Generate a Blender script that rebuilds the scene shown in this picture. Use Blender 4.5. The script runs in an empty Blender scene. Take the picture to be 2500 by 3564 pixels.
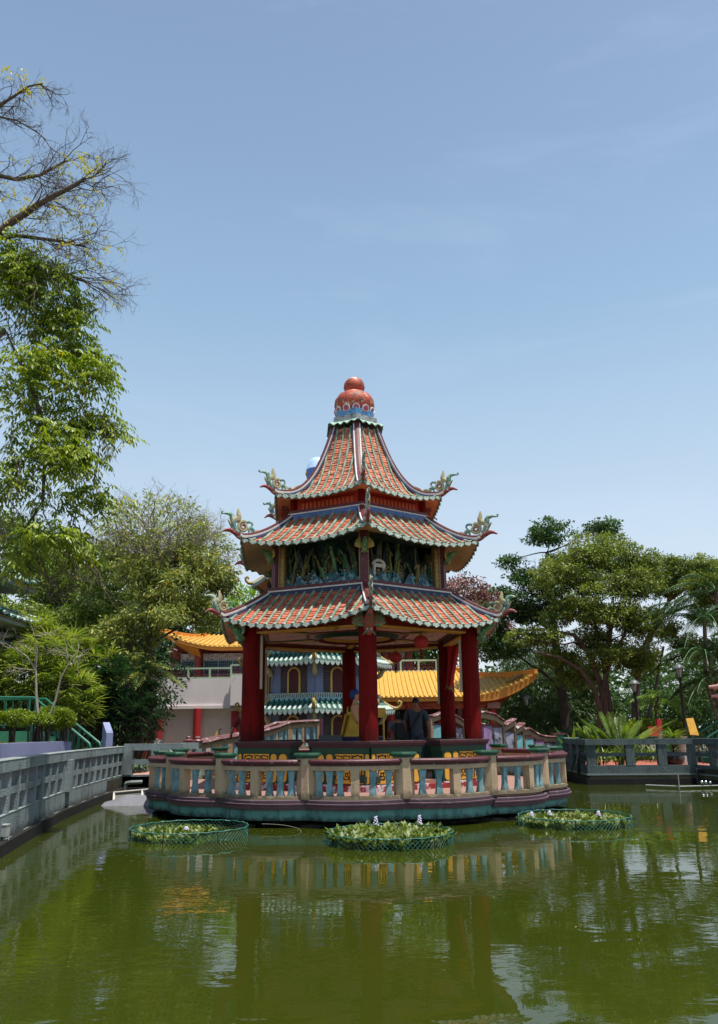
import bpy, math, random
import numpy as np
from mathutils import Matrix, Vector, Euler
random.seed(7); RNG = np.random.default_rng(11)
SC = bpy.context.scene; COL = SC.collection
PI = math.pi
# ---------------------------------------------------------------- camera, sky, sun, exposure
EYE = 1.62
_t, _r = math.radians(12.79), -math.radians(0.6466)
fwd = Vector((0, math.cos(_t), math.sin(_t))); _u = Vector((0, -math.sin(_t), math.cos(_t))); _x = Vector((1, 0, 0))
_rt = _x*math.cos(_r) + _u*math.sin(_r); _up = -_x*math.sin(_r) + _u*math.cos(_r)
cd = bpy.data.cameras.new('camera'); cam = bpy.data.objects.new('camera', cd); COL.objects.link(cam)
M = Matrix((_rt, _up, -fwd)).transposed().to_4x4(); M.translation = (0, 0, EYE); cam.matrix_world = M
cd.sensor_fit = 'VERTICAL'; cd.sensor_height = 36; cd.sensor_width = 36*2500/3564
cd.lens = 36*2700/3564; cd.shift_y = (1931.2-1782)/3564; cd.clip_end = 3000; cd.clip_start = .1
SC.camera = cam
SUN = Vector((0.20, -0.16, 1.0)).normalized()
w = bpy.data.worlds.new('World'); SC.world = w; w.use_nodes = True
nt = w.node_tree; nt.nodes.clear()
sky = nt.nodes.new('ShaderNodeTexSky'); sky.sky_type = 'NISHITA'; sky.sun_disc = False
sky.sun_elevation = math.asin(SUN.z); sky.sun_rotation = math.atan2(SUN.x, SUN.y)
sky.air_density = 1.0; sky.dust_density = 1.4; sky.ozone_density = 0.35; sky.altitude = 0
bg = nt.nodes.new('ShaderNodeBackground'); bg.inputs['Strength'].default_value = 0.12
wo = nt.nodes.new('ShaderNodeOutputWorld')
# thin cirrus, laid out by direction over the whole dome
tc = nt.nodes.new('ShaderNodeTexCoord'); mp = nt.nodes.new('ShaderNodeMapping'); mp.inputs['Scale'].default_value = (1.2, 1.6, 4.5); mp.inputs['Rotation'].default_value = (0, .35, .4)
nz = nt.nodes.new('ShaderNodeTexNoise'); nz.inputs['Scale'].default_value = 1.8; nz.inputs['Detail'].default_value = 9; nz.inputs['Roughness'].default_value = .62; nz.inputs['Distortion'].default_value = .5
cr = nt.nodes.new('ShaderNodeValToRGB'); cr.color_ramp.elements[0].position = .50; cr.color_ramp.elements[1].position = .80
cr.color_ramp.elements[0].color = (0, 0, 0, 1); cr.color_ramp.elements[1].color = (.22, .22, .22, 1)
mx = nt.nodes.new('ShaderNodeMixRGB'); mx.inputs['Color2'].default_value = (4.6, 5.6, 6.8, 1)
L = nt.links.new
L(tc.outputs['Generated'], mp.inputs['Vector']); L(mp.outputs['Vector'], nz.inputs['Vector']); L(nz.outputs['Fac'], cr.inputs['Fac'])
# hazy air: thickens evenly towards the horizon all round
sx_ = nt.nodes.new('ShaderNodeSeparateXYZ'); L(tc.outputs['Generated'], sx_.inputs['Vector'])
hf = nt.nodes.new('ShaderNodeValToRGB'); hf.color_ramp.interpolation = 'B_SPLINE'; e_ = hf.color_ramp.elements
e_[0].position = 0; e_[0].color = (.9, .9, .9, 1); e_[1].position = 1; e_[1].color = (.04, .04, .04, 1)
for p_, v_ in ((.22, .82), (.48, .5), (.75, .10)): x_ = e_.new(p_); x_.color = (v_, v_, v_, 1)
hc = nt.nodes.new('ShaderNodeValToRGB'); e_ = hc.color_ramp.elements; e_[0].position = .05; e_[0].color = (.86, .93, 1.0, 1); e_[1].position = .5; e_[1].color = (.50, .76, 1.0, 1)
hs_ = nt.nodes.new('ShaderNodeVectorMath'); hs_.operation = 'SCALE'; hs_.inputs['Scale'].default_value = 6.0
L(sx_.outputs['Z'], hf.inputs['Fac']); L(sx_.outputs['Z'], hc.inputs['Fac']); L(hc.outputs['Color'], hs_.inputs[0])
hm = nt.nodes.new('ShaderNodeMixRGB'); L(hf.outputs['Color'], hm.inputs['Fac']); L(sky.outputs['Color'], hm.inputs['Color1']); L(hs_.outputs['Vector'], hm.inputs['Color2'])
L(cr.outputs['Color'], mx.inputs['Fac']); L(hm.outputs['Color'], mx.inputs['Color1']); L(mx.outputs['Color'], bg.inputs['Color']); L(bg.outputs['Background'], wo.inputs['Surface'])
sl = bpy.data.lights.new('sun', 'SUN'); sl.energy = 5.0; sl.angle = math.radians(.53); sl.color = (1.0, .95, .87)
so = bpy.data.objects.new('sun', sl); COL.objects.link(so); so.location = (20, -10, 60)
so.rotation_euler = (-SUN).to_track_quat('-Z', 'Y').to_euler()
vs = SC.view_settings; vs.view_transform = 'Standard'; vs.look = 'None'; vs.exposure = 0.38; vs.gamma = 1; vs.use_curve_mapping = False
SC.cycles.max_bounces = 8; SC.cycles.transparent_max_bounces = 8; SC.cycles.use_denoising = True

# ---------------------------------------------------------------- materials
def lin(c):
    if isinstance(c, str):
        c = c.lstrip('#'); c = [int(c[i:i+2], 16)/255 for i in (0, 2, 4)]
        c = [x/12.92 if x <= .04045 else ((x+.055)/1.055)**2.4 for x in c]
    return (c[0], c[1], c[2], 1)
MATS = {}
def mat(name, col, rough=.65, var=.18, scale=2.5, bump=.15, bscale=30, dirt=None, dpos=(.55, .7), dscale=4, stretch=(1, 1, 1), metal=0, spec=.4, coat=0, d2=None, d2pos=(.62, .66), d2scale=6, objrand=0, bdist=.02, low=None, tone=0):
    if name in MATS: return MATS[name]
    m = bpy.data.materials.new(name); m.use_nodes = True; t = m.node_tree; N = t.nodes; K = t.links.new
    b = N['Principled BSDF']; b.inputs['Roughness'].default_value = rough; b.inputs['Metallic'].default_value = metal; b.inputs['Specular IOR Level'].default_value = spec
    if coat: b.inputs['Coat Weight'].default_value = coat
    g = N.new('ShaderNodeNewGeometry'); mp = N.new('ShaderNodeMapping'); mp.inputs['Scale'].default_value = stretch; K(g.outputs['Position'], mp.inputs['Vector'])
    c = lin(col)
    n1 = N.new('ShaderNodeTexNoise'); n1.inputs['Scale'].default_value = scale; n1.inputs['Detail'].default_value = 6; n1.inputs['Roughness'].default_value = .6
    K(mp.outputs['Vector'], n1.inputs['Vector'])
    mr = N.new('ShaderNodeMapRange'); mr.inputs['From Min'].default_value = .28; mr.inputs['From Max'].default_value = .72; mr.inputs['To Min'].default_value = 1-var; mr.inputs['To Max'].default_value = 1+var
    K(n1.outputs['Fac'], mr.inputs['Value'])
    vm = N.new('ShaderNodeVectorMath'); vm.operation = 'SCALE'; vm.inputs[0].default_value = c[:3]; K(mr.outputs['Result'], vm.inputs['Scale'])
    out = vm.outputs['Vector']
    if objrand:
        oi = N.new('ShaderNodeObjectInfo'); m2 = N.new('ShaderNodeMapRange'); m2.inputs['To Min'].default_value = 1-objrand; m2.inputs['To Max'].default_value = 1+objrand
        K(oi.outputs['Random'], m2.inputs['Value']); v2 = N.new('ShaderNodeVectorMath'); v2.operation = 'SCALE'; K(out, v2.inputs[0]); K(m2.outputs['Result'], v2.inputs['Scale']); out = v2.outputs['Vector']
    if tone:
        ta = N.new('ShaderNodeAttribute'); ta.attribute_name = 'tone'; m3 = N.new('ShaderNodeMapRange'); m3.inputs['To Min'].default_value = 1-tone; m3.inputs['To Max'].default_value = 1+tone
        K(ta.outputs['Fac'], m3.inputs['Value']); v3 = N.new('ShaderNodeVectorMath'); v3.operation = 'SCALE'; K(out, v3.inputs[0]); K(m3.outputs['Result'], v3.inputs['Scale']); out = v3.outputs['Vector']
    for dc, dp, ds, sd in ((dirt, dpos, dscale, 3.3), (d2, d2pos, d2scale, 17.1)):
        if dc is None: continue
        nd = N.new('ShaderNodeTexNoise'); nd.inputs['Scale'].default_value = ds; nd.inputs['Detail'].default_value = 8; nd.inputs['Roughness'].default_value = .68
        va = N.new('ShaderNodeVectorMath'); va.operation = 'ADD'; va.inputs[1].default_value = (sd, sd*2, -sd); K(mp.outputs['Vector'], va.inputs[0]); K(va.outputs['Vector'], nd.inputs['Vector'])
        r = N.new('ShaderNodeMapRange'); r.inputs['From Min'].default_value = dp[0]; r.inputs['From Max'].default_value = dp[1]; K(nd.outputs['Fac'], r.inputs['Value'])
        mm = N.new('ShaderNodeMixRGB'); K(r.outputs['Result'], mm.inputs['Fac']); K(out, mm.inputs['Color1']); mm.inputs['Color2'].default_value = lin(dc); out = mm.outputs['Color']
    if low:      # splash dirt or algae rising raggedly from a foot line: (z0, z1, colour)
        sz = N.new('ShaderNodeSeparateXYZ'); K(g.outputs['Position'], sz.inputs['Vector']); nl = N.new('ShaderNodeTexNoise'); nl.inputs['Scale'].default_value = 9; nl.inputs['Detail'].default_value = 6; K(g.outputs['Position'], nl.inputs['Vector'])
        mm1 = N.new('ShaderNodeMath'); mm1.operation = 'MULTIPLY_ADD'; mm1.inputs[1].default_value = (low[1]-low[0])*2.2; K(nl.outputs['Fac'], mm1.inputs[0]); mm1.inputs[2].default_value = -(low[1]-low[0])*1.1
        ad = N.new('ShaderNodeMath'); ad.operation = 'ADD'; K(sz.outputs['Z'], ad.inputs[0]); K(mm1.outputs['Value'], ad.inputs[1])
        lr = N.new('ShaderNodeMapRange'); lr.inputs['From Min'].default_value = low[0]; lr.inputs['From Max'].default_value = low[1]; lr.inputs['To Min'].default_value = .85; lr.inputs['To Max'].default_value = 0; K(ad.outputs['Value'], lr.inputs['Value'])
        ml_ = N.new('ShaderNodeMixRGB'); K(lr.outputs['Result'], ml_.inputs['Fac']); K(out, ml_.inputs['Color1']); ml_.inputs['Color2'].default_value = lin(low[2]); out = ml_.outputs['Color']
    K(out, b.inputs['Base Color'])
    if bump:
        nb = N.new('ShaderNodeTexNoise'); nb.inputs['Scale'].default_value = bscale; nb.inputs['Detail'].default_value = 5; K(g.outputs['Position'], nb.inputs['Vector'])
        bp = N.new('ShaderNodeBump'); bp.inputs['Strength'].default_value = bump; bp.inputs['Distance'].default_value = bdist; K(nb.outputs['Fac'], bp.inputs['Height']); K(bp.outputs['Normal'], b.inputs['Normal'])
    MATS[name] = m; return m
def leafmat(name, c0, c1, c2=None, trans=.25, rough=.45, spec=.35):
    # c0..c1 spread by the per-leaf attribute "tone"
    m = bpy.data.materials.new(name); m.use_nodes = True; t = m.node_tree; N = t.nodes; K = t.links.new
    b = N['Principled BSDF']; b.inputs['Roughness'].default_value = rough; b.inputs['Specular IOR Level'].default_value = spec
    a = N.new('ShaderNodeAttribute'); a.attribute_name = 'tone'
    cr = N.new('ShaderNodeValToRGB'); e = cr.color_ramp.elements; e[0].color = lin(c0); e[1].color = lin(c1)
    if c2: x = e.new(.93); x.color = lin(c1); e[-1].color = lin(c2)
    K(a.outputs['Fac'], cr.inputs['Fac']); K(cr.outputs['Color'], b.inputs['Base Color'])
    tr = N.new('ShaderNodeBsdfTranslucent'); hs = N.new('ShaderNodeHueSaturation'); hs.inputs['Value'].default_value = 1.5; hs.inputs['Saturation'].default_value = 1.15; K(cr.outputs['Color'], hs.inputs['Color']); K(hs.outputs['Color'], tr.inputs['Color'])
    ms = N.new('ShaderNodeMixShader'); ms.inputs['Fac'].default_value = trans; K(b.outputs['BSDF'], ms.inputs[1]); K(tr.outputs['BSDF'], ms.inputs[2])
    K(ms.outputs['Shader'], N['Material Output'].inputs['Surface']); return m

# ---------------------------------------------------------------- mesh collecting
class MB:
    def __init__(s): s.v = []; s.f = []; s.m = []; s.c = 0
    def add(s, vs, fs):
        o = len(s.v); s.v.extend([tuple(p) for p in vs]); s.f.extend([tuple(i+o for i in f) for f in fs]); s.m.extend([s.c]*len(fs)); return s
    def mi(s, i): s.c = i; return s
    def box(s, c, d, rz=0):
        x, y, z = d[0]/2, d[1]/2, d[2]/2; cs, sn = math.cos(rz), math.sin(rz)
        vs = []
        for k in (-z, z):
            for (i, j) in ((-x, -y), (x, -y), (x, y), (-x, y)): vs.append((c[0]+i*cs-j*sn, c[1]+i*sn+j*cs, c[2]+k))
        return s.add(vs, [(3, 2, 1, 0), (4, 5, 6, 7), (0, 1, 5, 4), (1, 2, 6, 5), (2, 3, 7, 6), (3, 0, 4, 7)])
    def hexa(s, b, t):      # two matching loops (bottom, top), any n
        n = len(b)
        return s.add(list(b)+list(t), [tuple(range(n))[::-1], tuple(range(n, 2*n))]+[(i, (i+1) % n, n+(i+1) % n, n+i) for i in range(n)])
    def prism(s, poly, z0, z1): return s.hexa([(p[0], p[1], z0) for p in poly], [(p[0], p[1], z1) for p in poly])
    def beam(s, a, b, wd, h, up=0.5):     # box from a to b; wd horizontal width, h height; up = fraction of h above the axis
        a, b = Vector(a), Vector(b); d = b-a; l = Vector((-d.y, d.x, 0))
        if l.length < 1e-6: l = Vector((1, 0, 0))
        l = l.normalized()*wd/2; zt = Vector((0, 0, h*up)); zb = Vector((0, 0, -h*(1-up)))
        return s.hexa([a-l+zb, b-l+zb, b+l+zb, a+l+zb], [a-l+zt, b-l+zt, b+l+zt, a+l+zt])
    def lathe(s, prof, n=20, c=(0, 0, 0), ph=0):
        vs = []; fs = []
        for (r, z) in prof:
            for i in range(n):
                a = ph+2*PI*i/n; vs.append((c[0]+r*math.cos(a), c[1]+r*math.sin(a), c[2]+z))
        k = len(prof)
        for j in range(k-1):
            for i in range(n): fs.append((j*n+i, j*n+(i+1) % n, (j+1)*n+(i+1) % n, (j+1)*n+i))
        fs.append(tuple(range(n))[::-1]); fs.append(tuple(range((k-1)*n, k*n)))
        return s.add(vs, fs)
    def tube(s, path, rad, n=8, cap=True, flat=1.0):
        P = [Vector(p) for p in path]; k = len(P)
        if not hasattr(rad, '__len__'): rad = [rad]*k
        vs = []; ref = Vector((0, 0, 1)); prev = None
        for i in range(k):
            t = (P[min(i+1, k-1)]-P[max(i-1, 0)])
            t = t.normalized() if t.length > 1e-9 else Vector((0, 0, 1))
            if prev is None: x = t.cross(ref if abs(t.z) < .95 else Vector((1, 0, 0))).normalized()
            else:
                x = prev-t*prev.dot(t); x = x.normalized() if x.length > 1e-6 else t.orthogonal().normalized()
            prev = x; y = t.cross(x)
            for j in range(n):
                a = 2*PI*j/n; vs.append(P[i]+x*(rad[i]*flat*math.cos(a))+y*(rad[i]*math.sin(a)))
        fs = [(i*n+j, i*n+(j+1) % n, (i+1)*n+(j+1) % n, (i+1)*n+j) for i in range(k-1) for j in range(n)]
        if cap: fs += [tuple(range(n))[::-1], tuple(range((k-1)*n, k*n))]
        return s.add(vs, fs)
    def sweep(s, path, sec, closed=False):   # sec: (lateral, up) loop; lateral + = right of travel
        P = [Vector(p) for p in path]; k = len(P); n = len(sec); vs = []
        for i in range(k):
            a = P[(i-1) % k] if closed else P[max(i-1, 0)]; b = P[(i+1) % k] if closed else P[min(i+1, k-1)]
            d1 = (P[i]-a); d2 = (b-P[i]); d1.z = d2.z = 0
            if d1.length < 1e-9: d1 = d2
            if d2.length < 1e-9: d2 = d1
            t = (d1.normalized()+d2.normalized()); t = t.normalized(); l = Vector((t.y, -t.x, 0))
            c = max(.4, t.dot(d1.normalized())); l /= c
            for (x, z) in sec: vs.append(P[i]+l*x+Vector((0, 0, z)))
        kk = k if closed else k-1
        fs = [(i*n+j, i*n+(j+1) % n, ((i+1) % k)*n+(j+1) % n, ((i+1) % k)*n+j) for i in range(kk) for j in range(n)]
        if not closed: fs += [tuple(range(n)), tuple(range((k-1)*n, k*n))[::-1]]
        return s.add(vs, fs)
    def grid(s, fn, nu, nv):
        vs = [fn(i/nu, j/nv) for j in range(nv+1) for i in range(nu+1)]
        return s.add(vs, [(j*(nu+1)+i, j*(nu+1)+i+1, (j+1)*(nu+1)+i+1, (j+1)*(nu+1)+i) for j in range(nv) for i in range(nu)])
    def ball(s, c, r, n=10, m=6, sq=(1, 1, 1)):
        vs = [(c[0], c[1], c[2]-r*sq[2])]
        for j in range(1, m):
            p = PI*j/m
            for i in range(n):
                a = 2*PI*i/n; vs.append((c[0]+r*sq[0]*math.sin(p)*math.cos(a), c[1]+r*sq[1]*math.sin(p)*math.sin(a), c[2]-r*sq[2]*math.cos(p)))
        vs.append((c[0], c[1], c[2]+r*sq[2])); fs = []
        for i in range(n): fs.append((0, 1+(i+1) % n, 1+i)); fs.append((len(vs)-1, 1+(m-2)*n+i, 1+(m-2)*n+(i+1) % n))
        for j in range(m-2):
            for i in range(n): fs.append((1+j*n+i, 1+j*n+(i+1) % n, 1+(j+1)*n+(i+1) % n, 1+(j+1)*n+i))
        return s.add(vs, fs)
    def mesh(s, name, mats, smooth=None):
        me = bpy.data.meshes.new(name); me.from_pydata(s.v, [], s.f)
        if not isinstance(mats, (list, tuple)): mats = [mats]
        for m in mats: me.materials.append(m)
        if len(mats) > 1: me.polygons.foreach_set('material_index', s.m)
        if smooth:
            me.polygons.foreach_set('use_smooth', [True]*len(me.polygons)); me.set_sharp_from_angle(angle=math.radians(smooth))
        me.update(); return me
    def build(s, name, mats, parent=None, smooth=None, mw=None): return put(name, s.mesh(name, mats, smooth), parent, mw)
def put(name, me, parent=None, mw=None):
    o = bpy.data.objects.new(name, me); COL.objects.link(o)
    if parent is not None:
        o.parent = parent; o.matrix_parent_inverse = WM[parent.name].inverted()
    m = mw if mw is not None else Matrix.Identity(4)
    o.matrix_basis = m; WM[o.name] = m
    return o
WM = {}
def thing(name, label, cat, loc=(0, 0, 0), group=None):
    o = bpy.data.objects.new(name, None); COL.objects.link(o); o.empty_display_size = .2
    o.location = loc; WM[o.name] = Matrix.Translation(loc); return tag(o, label, cat, group)
def tag(o, label=None, cat=None, group=None, kind=None):
    if label: o['label'] = label
    if cat: o['category'] = cat
    if group: o['group'] = group
    if kind: o['kind'] = kind
    return o
def struct(o): o['kind'] = 'structure'; return o
def stuff(o): o['kind'] = 'stuff'; return o
T = Matrix.Translation
def RZ(a): return Matrix.Rotation(a, 4, 'Z')
# ---------------------------------------------------------------- palette
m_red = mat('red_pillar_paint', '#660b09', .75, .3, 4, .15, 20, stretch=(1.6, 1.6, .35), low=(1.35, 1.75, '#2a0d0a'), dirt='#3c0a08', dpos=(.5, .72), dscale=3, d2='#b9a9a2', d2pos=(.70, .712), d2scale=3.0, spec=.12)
m_redbeam = mat('red_beam_paint', '#6e140e', .5, .15, 4, .08)
m_frieze = mat('frieze_orange_red', '#b2331b', .55, .12, 4, .1)
m_maroon = mat('maroon_paint', '#5a2228', .5, .25, 5, .15, 40, dirt='#8d7a78', dpos=(.6, .72), dscale=9)
m_maroondk = mat('dark_maroon_moulding', '#3f1c20', .5, .25, 5, .12, 40, dirt='#6b5555', dpos=(.62, .8), dscale=9)
m_tile = mat('orange_roof_tile', '#b5644a', .8, .35, 6, .3, 60, dirt='#3f372f', dpos=(.52, .62), dscale=5, d2='#c2957e', d2pos=(.52, .66), d2scale=17, tone=.24)
m_tilew = mat('red_roof_tile', '#ad5a42', .8, .35, 6, .3, 60, dirt='#3f372f', dpos=(.56, .66), dscale=5, d2='#c2957e', d2pos=(.54, .68), d2scale=17, tone=.24)
m_rib = mat('green_barrel_tile', '#4a6d58', .6, .25, 6, .15, 40, dirt='#989c88', dpos=(.44, .64), dscale=5, stretch=(1, 1, 1), d2='#3c4a40', d2pos=(.66, .74), d2scale=11)
m_drip = mat('mint_drip_tile', '#8f9d92', .65, .25, 14, .3, 60, dirt='#556f63', dpos=(.52, .64), dscale=28, d2='#c9c9c0', d2pos=(.56, .66), d2scale=20)
m_mint = mat('mint_collar', '#86a696', .65, .2, 5, .15, dirt='#4a5a50', dpos=(.52, .68), dscale=9)
m_white = mat('white_trim', '#c6c2ba', .6, .15, 6, .15, dirt='#6d6660', dpos=(.58, .74), dscale=8)
m_blue = mat('blue_trim', '#4a659a', .55, .2, 5, .12, dirt='#8fa2bf', dpos=(.58, .75), dscale=8)
m_navy = mat('navy_and_shaded_blue_trim', '#262b4e', .55, .2, 6, .1)
m_cream = mat('cream_plaster', '#c2a378', .75, .12, 3, .15, 25, dirt='#8d7557', dpos=(.55, .78), dscale=3)
m_peach = mat('peach_soffit', '#d98f5e', .8, .15, 3, .2, 25, dirt='#7c5537', dpos=(.55, .75), dscale=4)
m_pinkcream = mat('pink_cream_soffit', '#d8ae92', .8, .15, 3, .2, 25, dirt='#6e5547', dpos=(.55, .74), dscale=4)
m_ballred = mat('finial_orange_red', '#a8452b', .6, .18, 5, .2, 30, dirt='#4d4038', dpos=(.52, .62), dscale=7, d2='#c9b3a2', d2pos=(.54, .64), d2scale=5)
m_petal = mat('petal_pink', '#b9526a', .6, .3, 14, .1); m_petalw = mat('petal_white', '#d6cfcb', .6, .1, 8, .1)
m_slab = mat('grey_stone_slab', '#8d9091', .8, .3, 9, .3, 40, dirt='#4c4d4c', dpos=(.52, .62), dscale=14)
m_cup = mat('blue_cup_paint', '#5f92bd', .6, .25, 9, .1, dirt='#2b3a66', dpos=(.6, .66), dscale=9)
m_ochre = mat('ochre_paint', '#c79a3c', .65, .2, 7, .15); m_gold = mat('gold_paint', '#9a8040', .5, .25, 9, .15)
m_teal = mat('teal_glaze', '#3f8a86', .5, .3, 9, .15, dirt='#a8c6c0', dpos=(.56, .7), dscale=12)
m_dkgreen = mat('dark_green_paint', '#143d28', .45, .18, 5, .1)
m_deepg = mat('deep_green_scene', '#142a24', .7, .4, 3.5, .3, 8, dirt='#274b52', dpos=(.5, .6), dscale=3, d2='#4d5a2c', d2pos=(.58, .66), d2scale=5)
m_wave = mat('painted_wave_blue', '#234a5e', .6, .4, 14, .3, 20, dirt='#7f979a', dpos=(.50, .56), dscale=11, d2='#235c50', d2pos=(.55, .6), d2scale=7)
m_rock = mat('painted_rock_green', '#33432a', .7, .4, 10, .4, 25, dirt='#6f7048', dpos=(.54, .6), dscale=12)
m_rocky = mat('painted_rock_ochre', '#756b3a', .7, .35, 10, .4, 25, dirt='#39503a', dpos=(.54, .62), dscale=10)
m_rockg = mat('painted_rock_grey', '#5f6962', .7, .35, 10, .4, 25, dirt='#39403a', dpos=(.54, .62), dscale=10)
m_scales = mat('scaled_red_green', '#9a3d30', .55, .4, 16, .5, 45, dirt='#2f6a50', dpos=(.5, .55), dscale=9)
m_scaleg = mat('scaled_green', '#4d7a4c', .55, .4, 16, .5, 45, dirt='#9aa07a', dpos=(.56, .6), dscale=18)
m_fretdk = mat('fret_opening_dark', '#2c0d0b', .7, .15, 8, .1); m_yellow = mat('yellow_panel', '#cf9a33', .65, .14, 5, .12, dirt='#8a5f24', dpos=(.6, .78), dscale=6)
m_bluish = mat('light_blue_statue', '#24406e', .5, .15, 5, .1)
m_orn1 = mat('ornament_maroon', '#7a2a2e', .5, .3, 14, .2, dirt='#c9b9a8', dpos=(.58, .68), dscale=12)
m_orn2 = mat('ornament_teal', '#5c8274', .5, .3, 14, .2, dirt='#d5cfae', dpos=(.5, .62), dscale=12, d2='#2d3f73', d2pos=(.58, .64), d2scale=8)
m_orn3 = mat('ornament_cream', '#a8a07a', .5, .3, 14, .2, dirt='#7a4a5a', dpos=(.56, .66), dscale=12)

# ================================================================ PAVILION
CX, CY, TH = -.076, 18.5, -.0827
DECK, FLOOR = .47, .64
pav = thing('pavilion', 'three-roofed hexagonal pavilion with orange tiled roofs and red pillars on the pond island', 'pavilion', (CX, CY, DECK))
def SIDE(k): return T((CX, CY, 0)) @ RZ(-(TH+k*PI/3))
A30 = PI/6
NRM = Vector((-math.sin(A30), -math.cos(A30), 0)); TAN = Vector((-math.cos(A30), math.sin(A30), 0))
def sp(s, d, z): p = NRM*d+TAN*s; return Vector((p.x, p.y, z))     # point on side 0: along, outward, up (s+ = towards the next corner clockwise)
def hexr(r, z, ph=0): return [(CX-r*math.sin(TH+ph+k*PI/3), CY-r*math.cos(TH+ph+k*PI/3), z) for k in range(6)]
def hexprism(b, r0, z0, r1, z1): return b.hexa(hexr(r0, z0)[::-1], hexr(r1, z1)[::-1])

hexprism(MB(), 3.12, DECK-.05, 3.12, DECK+.1).build('plinth', mat('plinth_red_white', '#8c2b2b', .7, .2, 5, .1, dirt='#b9b2b4', dpos=(.5, .53), dscale=3.2, stretch=(1, 1, .6)), pav)
hexprism(MB(), 3.0, DECK+.09, 3.0, FLOOR).build('inner_floor', mat('inner_floor_tile', '#8f6a5c', .6, .2, 4, .05), pav)

# ---- pillars
PR = 2.78
def ngon(r, n, z, c=(0, 0), ph=0): return [(c[0]+r*math.cos(ph+2*PI*i/n), c[1]+r*math.sin(ph+2*PI*i/n), z) for i in range(n)]
for k in range(6):
    p = hexr(PR, 0)[k]
    b = MB().lathe([(.20, FLOOR), (.20, FLOOR+.6), (.192, 2.2), (.185, 3.96)], 12, (p[0], p[1], 0), PI/12+TH)
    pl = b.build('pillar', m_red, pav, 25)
    for z in (1.27, 1.38): MB().lathe([(.196, z-.028), (.203, z-.026), (.203, z+.026), (.196, z+.028)], 12, (p[0], p[1], 0), PI/12+TH).build('painted_band', m_ochre, pl, 25)
    MB().lathe([(.27, FLOOR), (.27, FLOOR+.12), (.21, FLOOR+.24)], 12, (p[0], p[1], 0), PI/12+TH).build('base', mat('pillar_base_green', '#25382f', .6), pl, 25)

# ---- parapet benches round each pillar: two arms per corner, openings mid-side
def spiral_strips(b, s0, s1, z0, z1, d, mirror=False):
    # square spiral of dark bars: shade of the fret's openings, put into colour
    w, h = s1-s0, z1-z0; t = min(w, h)*.115
    pts = [(.10, .08), (.10, .92), (.88, .92), (.88, .22), (.32, .22), (.32, .70), (.66, .70), (.66, .46), (.50, .46)]
    for (a, c) in zip(pts[:-1], pts[1:]):
        xa, xb = sorted((a[0], c[0])); za, zb = sorted((a[1], c[1]))
        if mirror: xa, xb = 1-xb, 1-xa
        sa, sb = s0+xa*w-t/2, s0+xb*w+t/2; zc, zd = z0+za*h-t/2, z0+zb*h+t/2
        # break long bars into stepped bits
        horizontal = (xb-xa) > (zb-za); nseg = max(1, int(((sb-sa) if horizontal else (zd-zc))/.055))
        for i in range(nseg):
            f0, f1 = i/nseg, (i+1)/nseg; o = (t*.45 if i % 2 else -t*.05)
            if horizontal: A = (sa+(sb-sa)*f0, sa+(sb-sa)*f1, zc+o, zd+o)
            else: A = (sa+o, sb+o, zc+(zd-zc)*f0, zc+(zd-zc)*f1)
            b.hexa([sp(A[0], d, A[2]), sp(A[1], d, A[2]), sp(A[1], d-.03, A[2]), sp(A[0], d-.03, A[2])], [sp(A[0], d, A[3]), sp(A[1], d, A[3]), sp(A[1], d-.03, A[3]), sp(A[0], d-.03, A[3])])
RB = 3.05; DB = RB*math.cos(A30); HB = RB/2; ARM = 1.24
def slab(b, s0, s1, d0, d1, z0, z1):
    return b.hexa([sp(s0, d0, z0), sp(s1, d0, z0), sp(s1, d1, z0), sp(s0, d1, z0)], [sp(s0, d0, z1), sp(s1, d0, z1), sp(s1, d1, z1), sp(s0, d1, z1)])
def arch_tablet(b, s0, s1, z0, z1, d, th=.02):
    r = (s1-s0)/2; c = (s0+s1)/2; pts = []
    for i in range(9): a = PI*i/8; pts.append((c+r*math.cos(a), z1-r*.75+r*.75*math.sin(a)))
    for i in range(9): a = PI+PI*i/8; pts.append((c+r*math.cos(a), z0+r*.75+r*.75*math.sin(a)))
    b.hexa([sp(p[0], d, p[1]) for p in pts], [sp(p[0], d-th, p[1]) for p in pts])
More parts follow.
